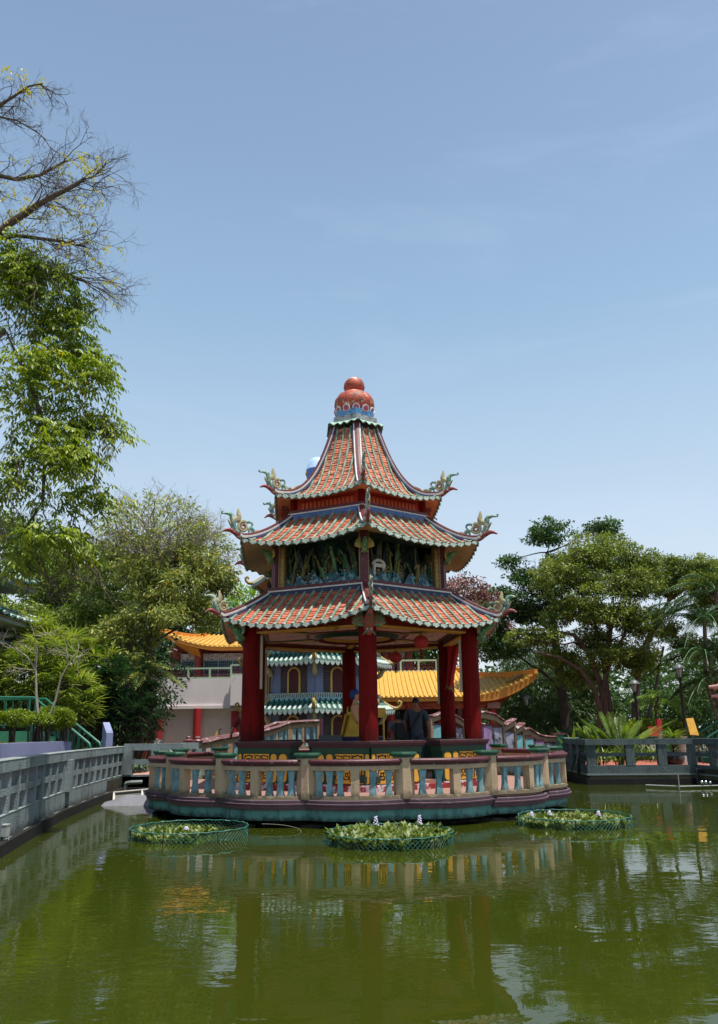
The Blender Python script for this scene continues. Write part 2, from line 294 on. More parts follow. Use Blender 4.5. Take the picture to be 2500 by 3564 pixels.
def arm_meshes(sg):     # sg=+1: arm starting at the corner with s=-HB; -1 at s=+HB
    def S(a, c): return (a, c) if a < c else (c, a)
    def r(u): return sg*(-HB+u)
    out = {}
    b = MB(); slab(b, *S(r(.02), r(ARM)), DB-.34, DB-.004, DECK+.10, 1.30); slab(b, *S(r(.02), r(ARM+.03)), DB-.345, DB+.012, 1.195, 1.302)
    for u in (.115, .79, ARM-.26, ARM-.02): slab(b, *S(r(u-.018), r(u+.018)), DB-.1, DB+.016, .60, 1.2)
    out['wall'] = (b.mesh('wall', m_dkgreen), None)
    # fret panels
    b = MB(); slab(b, *S(r(.145), r(.40)), DB-.02, DB+.008, .62, 1.18); out['panel_a'] = b.mesh('fret_panel', m_yellow)
    b = MB(); slab(b, *S(r(.415), r(.765)), DB-.02, DB+.008, .62, 1.18); out['panel_b'] = b.mesh('fret_panel', m_yellow)
    b = MB()
    for (z0, z1) in ((.64, .90), (.90, 1.16)): spiral_strips(b, *S(r(.155), r(.39)), z0, z1, DB+.012, (sg > 0))
    out['fret_a'] = b.mesh('dark_fret_openings', m_fretdk)
    b = MB()
    for (z0, z1) in ((.64, .90), (.90, 1.16)):
        spiral_strips(b, *S(r(.42), r(.59)), z0, z1, DB+.012); spiral_strips(b, *S(r(.59), r(.76)), z0, z1, DB+.012, True)
    out['fret_b'] = b.mesh('dark_fret_openings', m_fretdk)
    b = MB(); arch_tablet(b, *S(r(-.06+.09), r(.10)), .62, 1.18, DB+.02); out['tab_a'] = b.mesh('tablet', m_yellow)
    b = MB(); arch_tablet(b, *S(r(.815), r(.95)), .62, 1.18, DB+.02); out['tab_b'] = b.mesh('tablet', m_yellow)
    b = MB(); arch_tablet(b, *S(r(ARM-.23), r(ARM-.05)), .62, 1.18, DB+.02); out['tab_c'] = b.mesh('tablet', m_yellow)
    # top moulding
    b = MB(); e0 = r(-.05); e1 = r(ARM+.06)
    for (ov, z0, z1) in ((.02, 1.302, 1.33), (.05, 1.33, 1.372), (.075, 1.372, 1.42)):
        u0 = -HB-ov*.577; u1 = -HB+ARM+.03+ov
        slab(b, *S(sg*u0, sg*u1), DB-.36-ov*.5, DB+ov, z0, z1)
    out['top'] = b.mesh('top_moulding', m_maroondk)
    b = MB(); slab(b, *S(sg*(-HB-.035), sg*(-HB+ARM+.09)), DB-.36, DB+.066, 1.418, 1.424); out['worn'] = b.mesh('worn_top', mat('worn_bench_top', '#7c6a68', .6, .3, 9, .15, dirt='#3f2224', dpos=(.5, .62), dscale=7))
    b = MB(); slab(b, *S(r(.02), r(ARM)), DB-.004, DB+.02, DECK+.10, .585); slab(b, *S(r(.0), r(ARM+.01)), DB-.34, DB+.03, DECK+.098, DECK+.13); out['skirt'] = b.mesh('painted_skirt', mat('skirt_red_white', '#7d2326', .7, .2, 6, .1, dirt='#c7c1c4', dpos=(.505, .52), dscale=4.2))
    return out
arms = {1: arm_meshes(1), -1: arm_meshes(-1)}
for k in range(6):
    for sg in (1, -1):
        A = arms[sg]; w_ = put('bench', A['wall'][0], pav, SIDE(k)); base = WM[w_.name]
        for key in ('panel_a', 'panel_b', 'fret_a', 'fret_b', 'tab_a', 'tab_b', 'tab_c', 'top', 'worn', 'skirt'): put(A[key].name.split('.')[0], A[key], w_, SIDE(k))

# ---- edge beams, ceiling
b = MB(); s_ = PR/2
slab(b, -s_, s_, PR*.866-.10, PR*.866+.10, 3.72, 4.04); beam_me = b.mesh('edge_beam', m_redbeam)
b = MB(); slab(b, -s_+.2, s_-.2, PR*.866-.105, PR*.866+.115, 3.70, 3.735); trim_me = b.mesh('yellow_trim', m_ochre)
for k in range(6): bm_ = put('edge_beam', beam_me, pav, SIDE(k)); put('yellow_trim', trim_me, bm_, SIDE(k))
m_ceil = mat('painted_ceiling', '#e0b8ac', .75, .1, 3, .05, dirt='#a5625a', dpos=(.56, .6), dscale=5, d2='#7f9a72', d2pos=(.64, .67), d2scale=4)
ce = hexprism(MB(), 2.7, 3.82, 2.7, 3.88).build('ceiling', m_ceil, pav)
for k in range(6):       # radial painted ribs and inner frames
    m = SIDE(k)
    bb = MB(); a0 = Vector((0, -2.55, 3.815)); a1 = Vector((0, -1.15, 3.815)); bb.beam(a0, a1, .26, .03)
    put('ceiling_rib', bb.mesh('ceiling_rib', m_dkgreen), ce, m); bb = MB(); bb.beam(a0+Vector((0, 0, -.008)), a1+Vector((0, 0, -.008)), .13, .03); put('ceiling_rib', bb.mesh('ceiling_rib', m_ochre), ce, m)
    for (d, wd, mm_) in ((2.22, .07, m_dkgreen), (2.12, .05, m_redbeam), (1.16, .07, m_redbeam)):
        bb = MB(); hh = d*math.tan(A30)-.02; slab(bb, -hh, hh, d-wd/2, d+wd/2, 3.797, 3.82); put('ceiling_band', bb.mesh('ceiling_band', mm_), ce, m)
b = MB(); n = 40
for (r0, r1, z0, z1, mi) in ((1.02, .93, 3.815, 3.72, 0), (.93, .80, 3.72, 3.76, 1), (.80, .70, 3.76, 3.818, 2)):
    vs = [(CX+r*math.cos(2*PI*i/n), CY+r*math.sin(2*PI*i/n), z) for (r, z) in ((r0, z0), (r1, z1)) for i in range(n)]
    b.mi(mi).add(vs, [(i, (i+1) % n, n+(i+1) % n, n+i) for i in range(n)])
b.build('ceiling_ring', [m_dkgreen, m_red, m_ochre], ce, 30)

# ---- roofs
def make_roof(name, rt, zt, re, ze, q, sag, nrib, ncourse, rr, tmat, soff_r, soff_z, soffmat, orn):
    root = None
    def hipz(v): return zt-(zt-ze)*(1-(1-v)**q)
    def surf(s, v, off=0):
        r = rt+(re-rt)*v; half = r/2; x = min(1, abs(s)/half)
        z = hipz(v)-sag*(v**2.2)*(1-x**2.3)
        p = sp(s, r*.866, z+off*.85); return p+NRM*off*.5
    # equal arc-length steps
    vv = [i/400 for i in range(401)]; acc = [0]
    for i in range(400): acc.append(acc[-1]+math.hypot((re-rt)*.866/400, hipz(vv[i+1])-hipz(vv[i])))
    def varc(f): return float(np.interp(f*acc[-1], acc, vv))
    VC = [varc(i/ncourse) for i in range(ncourse+1)]
    dsp = re/nrib; edges = [-re/2+dsp*i for i in range(nrib+1)]
    b = MB(); h = .016
    for i in range(ncourse):
        v0, v1 = VC[i], VC[i+1]; ha0 = (rt+(re-rt)*v0)/2; ha1 = (rt+(re-rt)*v1)/2
        for j in range(nrib):
            a1, c1 = max(edges[j], -ha1), min(edges[j+1], ha1)
            if c1-a1 < .004: continue
            a0, c0 = max(edges[j], -ha0), min(edges[j+1], ha0)
            if c0-a0 < .001: a0 = c0 = max(-ha0, min(ha0, (edges[j]+edges[j+1])/2))
            m0, m1 = (a0+c0)/2, (a1+c1)/2; jt = random.uniform(-.007, .010)
            sl = random.uniform(-.25, .25)*(v1-v0) if random.random() < .85 else random.uniform(.2, .7)*(v1-v0); v1b = min(1, v1+max(0, sl))
            P = [surf(a0, v0), surf(m0, v0, -.010), surf(c0, v0), surf(a1, v1b, h+jt), surf(m1, v1b, h-.014+jt), surf(c1, v1b, h+jt), surf(a1, v1), surf(m1, v1, -.012), surf(c1, v1)]
            b.add(P, [(0, 3, 4, 1), (1, 4, 5, 2), (3, 6, 7, 4), (4, 7, 8, 5)])
    tile_me = b.mesh('roof_tile_field', tmat); at_ = tile_me.attributes.new('tone', 'FLOAT', 'POINT'); at_.data.foreach_set('value', np.repeat(RNG.random(len(b.v)//9), 9).astype(np.float32))
    # deck under tiles and soffit, one closed shell per side
    b = MB()
    def us(u, v): r = rt+(re-rt)*v; return surf((u-.5)*r, v, -.03)
    b.grid(us, 16, 10); shell_me = b.mesh('roof_deck', m_tile)
    b = MB()
    def so_(u, v):
        r = soff_r+(re-.02-soff_r)*v; s = (u-.5)*r; e = surf((u-.5)*re, 1, -.05); z = soff_z+(e.z-soff_z)*(v**1.6)
        return sp(s, r*.866, z)
    b.grid(so_, 16, 8); soff_me = b.mesh('soffit', soffmat, 60)
    b = MB()     # eave fascia
    for i in range(16):
        u0, u1 = i/16, (i+1)/16; s0, s1 = (u0-.5)*re, (u1-.5)*re
        b.add([surf(s0, 1, -.055), surf(s1, 1, -.055), surf(s1, 1, .0), surf(s0, 1, .0)], [(0, 1, 2, 3)])
    fas_me = b.mesh('eave_board', m_rib)
    rb = []
    for j in range(nrib+1):
        s = edges[j]
        if j in (0, nrib): continue
        vstart = max(0, (2*abs(s)+.05-rt)/(re-rt))
        if vstart > .97: continue
        fs = [vstart+(1-vstart)*i/14 for i in range(15)]
        bb = MB().tube([surf(s, v, .012) for v in fs], rr, 8); rb.append(bb.mesh('barrel_rib', m_rib, 60))
    cap = MB(); c_ = cap.lathe([(rr*1.35, -.02), (rr*1.4, .0), (rr*1.25, .014), (rr*.95, .016), (rr*.85, .006), (rr*.35, .006), (rr*.25, .016)], 12); cap_me = cap.mesh('rib_end_cap', m_drip, 30)
    dr = MB(); wd = dsp*.46
    pts = [(-wd, .02), (wd, .02), (wd*1.0, -.015), (wd*.72, -.04), (wd*.4, -.052), (0, -.078), (-wd*.4, -.052), (-wd*.72, -.04), (-wd*1.0, -.015)]
    dr.hexa([(x, -.012, z) for x, z in pts], [(x, .012, z) for x, z in pts]); drip_me = dr.mesh('drip_tile', m_drip)
    capM, dripM = [], []
    for j in range(nrib+1):
        s = edges[j]
        if 0 < j < nrib:
            p = surf(s, 1, .012); d = (surf(s, 1)-surf(s, .95)).normalized()
            capM.append(T(p) @ d.to_track_quat('Z', 'Y').to_matrix().to_4x4())
        if j < nrib:
            sm = s+dsp/2; p = surf(sm, 1, .0)+NRM*.015; e = (surf(s+dsp*.98, 1)-surf(s+dsp*.02, 1)).normalized(); yy = -(NRM+Vector((0, 0, .25))).normalized(); yy = (yy-e*yy.dot(e)).normalized(); zz = e.cross(yy)
            if zz.z < 0: e = -e; zz = e.cross(yy)
            dripM.append(T(p) @ Matrix((e, yy, zz)).transposed().to_4x4())
    for k in range(6):
        if root is None: root = put(name, shell_me, pav, SIDE(k))
        else: put('roof_deck', shell_me, root, SIDE(k))
        stuff(put('roof_tile_field', tile_me, root, SIDE(k))); put('soffit', soff_me, root, SIDE(k)); put('eave_board', fas_me, root, SIDE(k))
        for me in rb: put('barrel_rib', me, root, SIDE(k))
        for m in capM: put('rib_end_cap', cap_me, root, SIDE(k) @ m)
        for m in dripM: put('drip_tile', drip_me, root, SIDE(k) @ m)
    # hips: corner local frame, corner at (0,-r)
    def hp(v, up=0): r = rt+(re-rt)*v; return Vector((0, -r, hipz(v)+up))
    path = [hp(i/22, .03) for i in range(23)]+[hp(1, .03)+Vector((0, -.07, .035))]
    hw = .062
    hip_me = MB().sweep(path, [(-hw, .02), (hw, .02), (hw*.9, .085), (0, .11), (-hw*.9, .085)]).mesh('hip_ridge', m_maroon)
    wh = MB().sweep(path, [(-hw-.028, -.01), (hw+.028, -.01), (hw+.028, .045), (-hw-.028, .045)]).mesh('hip_white_edge', m_white)
    bl = MB().sweep(path[:-3], [(-hw-.055, -.06), (hw+.055, -.06), (hw+.042, .0), (-hw-.042, .0)]).mesh('hip_blue_edge', m_navy)
    for k in range(6):
        o = put('hip_ridge', hip_me, root, SIDE(k)); put('hip_white_edge', wh, root, SIDE(k)); put('hip_blue_edge', bl, root, SIDE(k))
        put('ridge_ornament', ORN[orn], root, SIDE(k) @ T((0, -re, ze)))
    return root, surf
# ridge ornament: phoenix-tail scroll; local frame: corner at origin, outward = -y
def spir(c, r0, r1, a0, turns, n=22): return [(0, c[0]+(r0+(r1-r0)*i/n)*math.cos(a0+turns*2*PI*i/n), c[1]+(r0+(r1-r0)*i/n)*math.sin(a0+turns*2*PI*i/n)) for i in range(n+1)]
def bez(p, n=14):
    out = []
    for i in range(n+1):
        t = i/n; q = [Vector(x) for x in p]
        while len(q) > 1: q = [q[j]*(1-t)+q[j+1]*t for j in range(len(q)-1)]
        out.append(q[0])
    return out
def Y3(p): return [(0, -x, z) for x, z in p]    # (outward, up)
def ornament(sc):
    b = MB(); S = lambda pts: [Vector(p)*sc for p in pts]
    def taper(n, a, c): return [(a+(c-a)*i/n)*sc for i in range(n+1)]
    def fat(n, a, m_, c): return [sc*(a+(m_-a)*min(1, i/(n*.45)) if i < n*.45 else m_+(c-m_)*((i-n*.45)/(n*.55))**.8) if False else sc*((a*(1-i/n)**2+2*m_*(i/n)*(1-i/n)+c*(i/n)**2)) for i in range(n+1)]
    b.mi(0).tube(S(bez(Y3([(-.62, .20), (-.34, .02), (-.05, -.06), (.14, .04), (.20, .24), (.30, .16), (.40, .10)]), 18)), fat(18, .045, .085, .014), 8, flat=.62)      # maroon base sweeping to the outer horn
    b.tube(S(spir((.405, .125), .03, .022, -1.6, .55, 7)), taper(7, .018, .016), 6)
    b.mi(1).tube(S(bez(Y3([(.02, .06), (.26, .22), (.22, .40), (.12, .44), (.26, .50), (.40, .45)]), 18)), fat(18, .045, .085, .014), 8, flat=.62)                          # teal/blue upper horn hooking outwards
    b.tube(S(Y3([(.40, .45), (.425, .46), (.43, .485), (.41, .50)])), taper(3, .018, .016), 6)
    b.mi(2).tube(S(bez(Y3([(.20, .36), (.05, .34), (.03, .44), (.10, .50), (.08, .60)]), 14)), fat(14, .05, .08, .014), 7, flat=.62)                          # pale upright horn
    b.tube(S(spir((.03, .25), .115, .03, 1.2, 1.7)), taper(22, .036, .018), 6, flat=.7)
    b.mi(0).tube(S(spir((.03, .25), .075, .02, 1.2, 1.2)), taper(22, .026, .014), 6, flat=.7)
    b.mi(1).tube(S(spir((.20, .16), .085, .022, 2.6, -1.5)), taper(22, .032, .015), 6, flat=.7)
    b.mi(2).tube(S(spir((.34, .15), .065, .018, .4, 1.4)), taper(22, .028, .014), 6, flat=.7)
    b.mi(1).tube(S(bez([(0, .10, .34), (0, .22, .40), (0, .26, .30), (0, .18, .26)])), taper(14, .03, .014), 6, flat=.7)
    b.mi(2).tube(S(bez(Y3([(-.36, .10), (-.44, .14), (-.42, .28), (-.58, .27), (-.60, .33)]), 12)), taper(12, .03, .010), 6, flat=.7)
    for i in range(6): b.mi(2 if i % 2 else 0).tube(S(bez(Y3([(-.24-.05*i, .06+.015*i), (-.34-.05*i, .10+.015*i), (-.42-.05*i, .20+.018*i)]), 5)), taper(5, .036, .012), 6)
    for i in range(8): b.mi((0, 2, 1)[i % 3]).tube(S(bez(Y3([(.02, .02), (.12+.012*i, .04+.028*i), (.17+.018*i, .10+.035*i)]), 5)), taper(5, .04, .014), 5)
    return b.mesh('ridge_ornament', [m_orn1, m_orn2, m_orn3], 50)
ORN = {'mid': ornament(1.16), 'big': ornament(.98), 'small': ornament(1.05)}
roof_lo, surf_lo = make_roof('lower_roof', 2.36, 4.62, 3.49, 4.02, 1.3, .27, 16, 17, .034, m_tilew, 2.66, 4.03, m_pinkcream, 'big')
roof_mid, surf_mid = make_roof('middle_roof', 1.80, 6.50, 3.08, 5.81, 1.62, .22, 14, 18, .034, m_tilew, 2.2, 5.86, m_cream, 'mid')
roof_up, surf_up = make_roof('upper_roof', .66, 8.92, 2.23, 6.99, 2.57, .16, 12, 34, .029, m_tile, 1.74, 6.93, m_peach, 'small')
# ---- trim bands where roofs meet walls
def band(parent, name, r, z0, z1, th, m, k=None):
    b = MB(); hh = (r)/2; d = r*.866
    slab(b, -hh-.0, hh+.0, d-th, d, z0, z1); me = b.mesh(name, m)
    for kk in range(6): put(name, me, parent, SIDE(kk))
for (rf, r, z) in ((roof_lo, 2.36, 4.62), (roof_mid, 1.80, 6.50)):
    band(rf, 'blue_band', r+.10, z-.09, z+.03, .13, m_navy if rf is roof_lo else m_blue); band(rf, 'white_band', r+.11, z+.03, z+.06, .15, m_white); band(rf, 'maroon_band', r+.09, z+.06, z+.13, .18, m_maroon)  # lower roof's blue band takes navy: its shade is put into the colour
    b = MB(); ns = 8
    for i in range(ns):     # scalloped lambrequin under the blue band
        hh = r/2; s0 = -hh+r*i/ns+.02; s1 = s0+r/ns-.04; d = r*.866+.10
        b.hexa([sp(s0, d, z-.10), sp(s0+.03, d+.045, z-.155), sp(s1-.03, d+.045, z-.155), sp(s1, d, z-.10)], [sp(s0, d-.03, z-.085), sp(s0+.03, d+.02, z-.14), sp(s1-.03, d+.02, z-.14), sp(s1, d-.03, z-.085)])
    me = b.mesh('blue_lambrequin', m_navy if rf is roof_lo else m_blue)  # same blue on both roofs, darkened to navy on the shaded lower one
    for kk in range(6): put('blue_lambrequin', me, rf, SIDE(kk))

# ---- frieze under the top roof
fz = hexprism(MB(), 1.72, 6.5, 1.72, 7.02).build('frieze', m_frieze, pav)
b = MB(); slab(b, -.70, .70, 1.49-.02, 1.495+.012, 6.60, 6.62); slab(b, -.70, .70, 1.47, 1.507, 6.85, 6.87); fr_me = b.mesh('frieze_line', m_redbeam)
b = MB()
vs_ = []
for i in range(12):
    a = 2*PI*i/12; vs_.append((a, .034*math.cos(a), .085*math.sin(a)))
b.hexa([sp(x, 1.515, 6.735+z) for _, x, z in vs_], [sp(x*1.1, 1.49, 6.735+z*1.1) for _, x, z in vs_]); oval_me = b.mesh('oval_boss', mat('boss_orange', '#c25a35', .5, .15, 8, .1))
for k in range(6):
    put('frieze_line', fr_me, fz, SIDE(k))
    for i in range(13): put('oval_boss', oval_me, fz, SIDE(k) @ T(TAN*(-.63+.105*i)))
    b = MB(); b.tube([(0, -1.76, 6.45), (0, -1.76, 7.0)], .085, 6); put('frieze_post', b.mesh('frieze_post', m_red), fz, SIDE(k))
# ---- upper storey with painted scenery niches
WR = 2.25; WD = WR*.866; WHf = WR/2
hexprism(MB(), 1.62, 4.5, 1.62, 6.2).build('niche_back_wall', m_deepg, pav)
hexprism(MB(), 2.22, 4.45, 2.22, 4.72).build('niche_floor', m_deepg, pav)
b = MB(); b.prism([(-.085, -WR-.02), (.085, -WR-.02), (.085, -WR+.16), (-.085, -WR+.16)], 4.68, 5.98); cp = b.mesh('corner_post', m_maroon)
b = MB()
slab(b, -WHf+.045, -WHf+.13, WD-.16, WD-.01, 4.74, 5.9); slab(b, WHf-.13, WHf-.045, WD-.16, WD-.01, 4.74, 5.9); fl = b.mesh('cream_flank', mat('flank_cream', '#96836a', .75, .15, 4, .1))
b = MB(); slab(b, -WHf+.05, WHf-.05, WD-.2, WD-.02, 5.74, 5.95); hd = b.mesh('niche_head', m_deepg)
coin = MB(); coin.lathe([(.052, -.012), (.058, 0), (.05, .012), (.03, .012), (.026, .004)], 10); coin_me = coin.mesh('coin_boss', m_gold)
for k in range(6):
    put('corner_post', cp, pav, SIDE(k)); put('cream_flank', fl, pav, SIDE(k)); put('niche_head', hd, pav, SIDE(k))
for k, sg in ((0, 1), (5, -1), (1, 1), (4, -1)):
    b = MB(); a, c = sorted((sg*(WHf-.26), sg*(WHf-.13))); slab(b, a, c, WD-.12, WD-.03, 4.74, 5.76)
    st = put('coin_strip', b.mesh('coin_strip', mat('strip_cream_dark', '#6d5a34', .6)), pav, SIDE(k))
    for i in range(9): put('coin_boss', coin_me, st, SIDE(k) @ T(sp(sg*(WHf-.195), WD-.025, 4.80+i*.103)) @ NRM.to_track_quat('Z', 'Y').to_matrix().to_4x4())
def scenery(k, seed):
    R = random.Random(seed); root = None
    def hgt(s, d):
        x = s*5+seed; return 4.74+.07+.10*abs(math.sin(x+d*7))*(.6+.5*math.sin(x*.6+1))+.05*math.sin(x*3.1+d*15)+(.16 if d < .15 else 0)*abs(math.sin(x*1.3))
    b = MB(); b.grid(lambda u, v: sp((u-.5)*(WR-.36), WD-.08-.42*(1-v)*.9, (hgt((u-.5)*WR, 1-v) if v < .98 else 4.72)), 60, 12)
    root = put('scenery', b.mesh('painted_waves', m_wave, 40), pav, SIDE(k))
    for i in range(26):     # curling wave crests
        s = R.uniform(-.9, .9); d = R.uniform(.06, .35); z = hgt(s, d); r = R.uniform(.04, .09)
        pts = [sp(s+x*1.0, WD-.06-d*.6, z-.02+zz) for (_, x, zz) in spir((0, r*.6), r, r*.2, R.uniform(-.5, .5), R.choice((-.9, .9)), 12)]
        bb = MB().tube(pts, [.022*(1-i_/16) for i_ in range(13)], 5); put('wave_crest', bb.mesh('wave_crest', m_wave, 60), root, SIDE(k))
    for i in range(36):     # sculpted rocks and trunks
        s = R.uniform(-.85, .85); h = R.uniform(.4, 1.25); d = R.uniform(.12, .44); s2 = s+R.uniform(-.28, .28)
        p = bez([sp(s, WD-.05-d, 4.76), sp(s+R.uniform(-.12, .12), WD-.05-d, 4.76+h*.5), sp(s2+R.uniform(-.2, .2), WD-.08-d, 4.76+h*1.2), sp(s2, WD-.06-d, 4.76+h*R.uniform(.55, .9))], 12)
        r0 = R.uniform(.02, .05); mm_ = R.choice((m_rock, m_rocky, m_rock, m_rocky, m_rockg, m_scaleg))
        bb = MB().tube(p, [r0*(1.4-.9*j/12+.25*math.sin(j*1.7+i)) for j in range(13)], 6); put('sculpted_rock', bb.mesh('sculpted_rock', mm_, 60), root, SIDE(k))
    for i in range(5):      # little figures
        s = -.75+1.5*(i+.5)/5+R.uniform(-.08, .08); z = 4.86; d = .16
        bb = MB(); c = sp(s, WD-.05-d, z)
        bb.mi(0).lathe([(.045, 0), (.04, .08), (.05, .13), (.03, .18), (.015, .19)], 8, c); bb.mi(1).ball(c+Vector((0, 0, .215)), .028, 8, 5); bb.mi(0)
        for sg in (-1, 1): bb.tube([c+TAN*.04*sg+Vector((0, 0, .16)), c+TAN*.075*sg+Vector((0, 0, .11))+NRM*.03, c+TAN*.05*sg+NRM*.06+Vector((0, 0, .10))], [.016, .014, .010], 5)
        bb.mi(2).lathe([(.03, .225), (.022, .26), (.006, .27)], 8, c)
        put('figurine', bb.mesh('figurine', [R.choice((m_orn1, m_ochre, m_rockg, m_teal)), mat('figurine_skin', '#c99a7c'), mat('figurine_hat', '#2a2320')], 50), root, SIDE(k))
    return root
for k in range(6): sc_root = scenery(k, 3+k*11)
sc5 = [o for o in pav.children if o.name.startswith('scenery')][5]
# white gateway and a small pagoda model in the right-hand niche
b = MB(); g0 = .70
for s in (g0, g0-.26): b.hexa([sp(s-.03, WD-.2, 4.85), sp(s+.03, WD-.2, 4.85), sp(s+.03, WD-.26, 4.85), sp(s-.03, WD-.26, 4.85)], [sp(s-.025, WD-.2, 5.20), sp(s+.025, WD-.2, 5.20), sp(s+.025, WD-.26, 5.20), sp(s-.025, WD-.26, 5.20)])
b.tube(bez([sp(g0+.03, WD-.23, 5.18), sp(g0-.0, WD-.23, 5.34), sp(g0-.26, WD-.23, 5.34), sp(g0-.29, WD-.23, 5.18)], 10), .035, 6)
slab(b, g0-.24, g0-.02, WD-.25, WD-.21, 5.14, 5.22)
put('gateway_model', b.mesh('gateway_model', m_white), sc5, SIDE(5))
b = MB(); c = sp(-.08, WD-.42, 5.22); z = 0
for i, r in enumerate((.16, .13, .10)):
    b.mi(0).lathe([(r*.6, z), (r*.6, z+.09)], 8, c); b.mi(1).lathe([(r*1.15, z+.085), (r*1.25, z+.10), (r*.6, z+.14), (r*.55, z+.15)], 8, c); z += .14
b.mi(2).lathe([(.05, z), (.06, z+.04), (.02, z+.09), (.004, z+.14)], 8, c)
put('pagoda_model', b.mesh('pagoda_model', [m_redbeam, mat('model_roof_dark', '#2f2a22'), m_ochre]), sc5, SIDE(5))
# ---- corner brackets: scaled creatures under the eaves
def bracket(sc, body, wing):
    b = MB(); S = lambda p: [Vector(x)*sc for x in p]
    b.mi(0).tube(S(bez([(0, .02, -.40), (0, -.16, -.38), (0, -.12, -.15), (0, -.30, 0), (0, -.62, .06)], 16)), [sc*(.05+.09*math.sin(PI*(i+2)/19)) for i in range(17)], 9)
    b.ball((0, -.17*sc, -.38*sc), .10*sc, 9, 6, (1, 1.1, 1.2)); b.mi(2)
    for sg in (-1, 1):
        b.mi(2).ball((sg*.05*sc, -.27*sc, -.34*sc), .022*sc, 7, 5)
        for i in range(8):
            a = .25+1.15*i/7; ln = (.46-.012*i)*sc; o = Vector((sg*.07, -.12, -.22))*sc; t = o+Vector((sg*math.sin(a)*ln, -.05*sc, math.cos(a)*ln)); md = (o+t)/2+Vector((sg*.05*sc, 0, -.04*sc))
            b.mi(1 if i % 2 else 0).tube(bez([o, md, t], 6), [sc*.03, sc*.042, sc*.045, sc*.045, sc*.04, sc*.03, sc*.01], 6, flat=.6)
        for i in range(3): b.mi(1).tube(S(bez([(sg*.05, -.2, -.38), (sg*(.10+.03*i), -.24, -.40-.03*i), (sg*(.12+.02*i), -.2, -.46-.02*i)], 5)), [.022*sc*(1-j/7) for j in range(6)], 5)
    return b.mesh('bracket_creature', [body, wing, m_white], 50)
br1 = bracket(.78, m_scales, m_scaleg); br2 = bracket(.5, m_scaleg, m_ochre); br3 = bracket(.62, m_scaleg, m_orn2)
for k in range(6):
    put('bracket_creature', br1 if k == 0 else br3, pav, SIDE(k) @ T((0, -PR-.20, 3.86 if k == 0 else 3.84)))
    put('bracket_creature', br2, pav, SIDE(k) @ T((0, -WR-.02, 5.58)))
# ---- finial
fin = MB().lathe([(.10, 9.36), (.33, 9.40), (.46, 9.52), (.515, 9.70), (.50, 9.84), (.42, 9.97), (.28, 10.06), (.20, 10.08)], 28, (CX, CY, 0)).build('finial', m_ballred, pav, 40)
MB().lathe([(.19, 10.05), (.245, 10.12), (.275, 10.22), (.255, 10.34), (.19, 10.43), (.10, 10.485), (.02, 10.495)], 24, (CX, CY, 0)).build('finial_bead', m_ballred, fin, 40)
hexprism(MB(), .50, 9.30, .53, 9.47).build('finial_cup', m_cup, fin)
hexprism(MB(), .62, 9.12, .62, 9.27).build('finial_slab', m_slab, fin); hexprism(MB(), .56, 9.26, .52, 9.31).build('finial_slab', m_slab, fin)
b = MB(); n = 12; ph = .15
def col(u, v):
    a = -(TH)+(-PI/2)+2*PI*u; ks = abs(math.sin(u*6*PI)); r = .60+.20*v+.05*v*abs(math.cos(u*3*2*PI/2))*0
    # hex radius
    aa = ((2*PI*u+PI/6) % (PI/3))-PI/6; rh = r*math.cos(PI/6)/math.cos(((2*PI*u) % (PI/3))-PI/6)
    return Vector((CX+rh*math.cos(a), CY+rh*math.sin(a), 9.13-.12*v**1.5+(.025*math.sin(u*2*PI*24)*v if v > .4 else 0)+.05*v*(abs(((2*PI*u) % (PI/3))-PI/6)/(PI/6))**3))
b.grid(col, 144, 5); b.grid(lambda u, v: col(u, v)-Vector((0, 0, .02)), 144, 5); b.build('finial_collar', m_mint, fin, 50)
pt = MB()
prof = [(0, 0), (.075, .0), (.098, .06), (.09, .12), (.06, .155), (.03, .165), (0, .185)]
loop = prof+[(-x, z) for x, z in prof[-2:0:-1]]
pt.mi(0).hexa([(x, -.012, z) for x, z in loop], [(x, .012, z) for x, z in loop]); pt.mi(1)
loop2 = [(x*.7, .015+z*.75) for x, z in loop]; pt.hexa([(x, -.018, z) for x, z in loop2], [(x, .0, z) for x, z in loop2])
pe = pt.mesh('petal', [m_petalw, m_petal])
for i in range(12): put('petal', pe, fin, T((CX, CY, 9.42)) @ RZ(2*PI*i/12+.1) @ T((0, -.455, 0)) @ Matrix.Rotation(math.radians(20), 4, 'X'))
# ---- light fittings on the pillars and a sprig on the eave
for k, sg, zc in ((1, -1, 3.1), (2, -1, 3.0), (5, 1, 3.0), (4, 1, 2.85)):
    m = SIDE(k) if sg < 0 else SIDE(k)
    b = MB(); x = .21 if k in (1, 2) else -.21
    b.box((0, 0, 0), (.06, .05, 1.15)); b.tube([(0, -.035, -.55), (0, -.035, .55)], .018, 8)
    p = Vector(hexr(PR, 0)[k]); b.build('tube_light', mat('light_fitting', '#b8ab93', .5, .1), pav, None, T((p.x+x, p.y+.02, zc)))
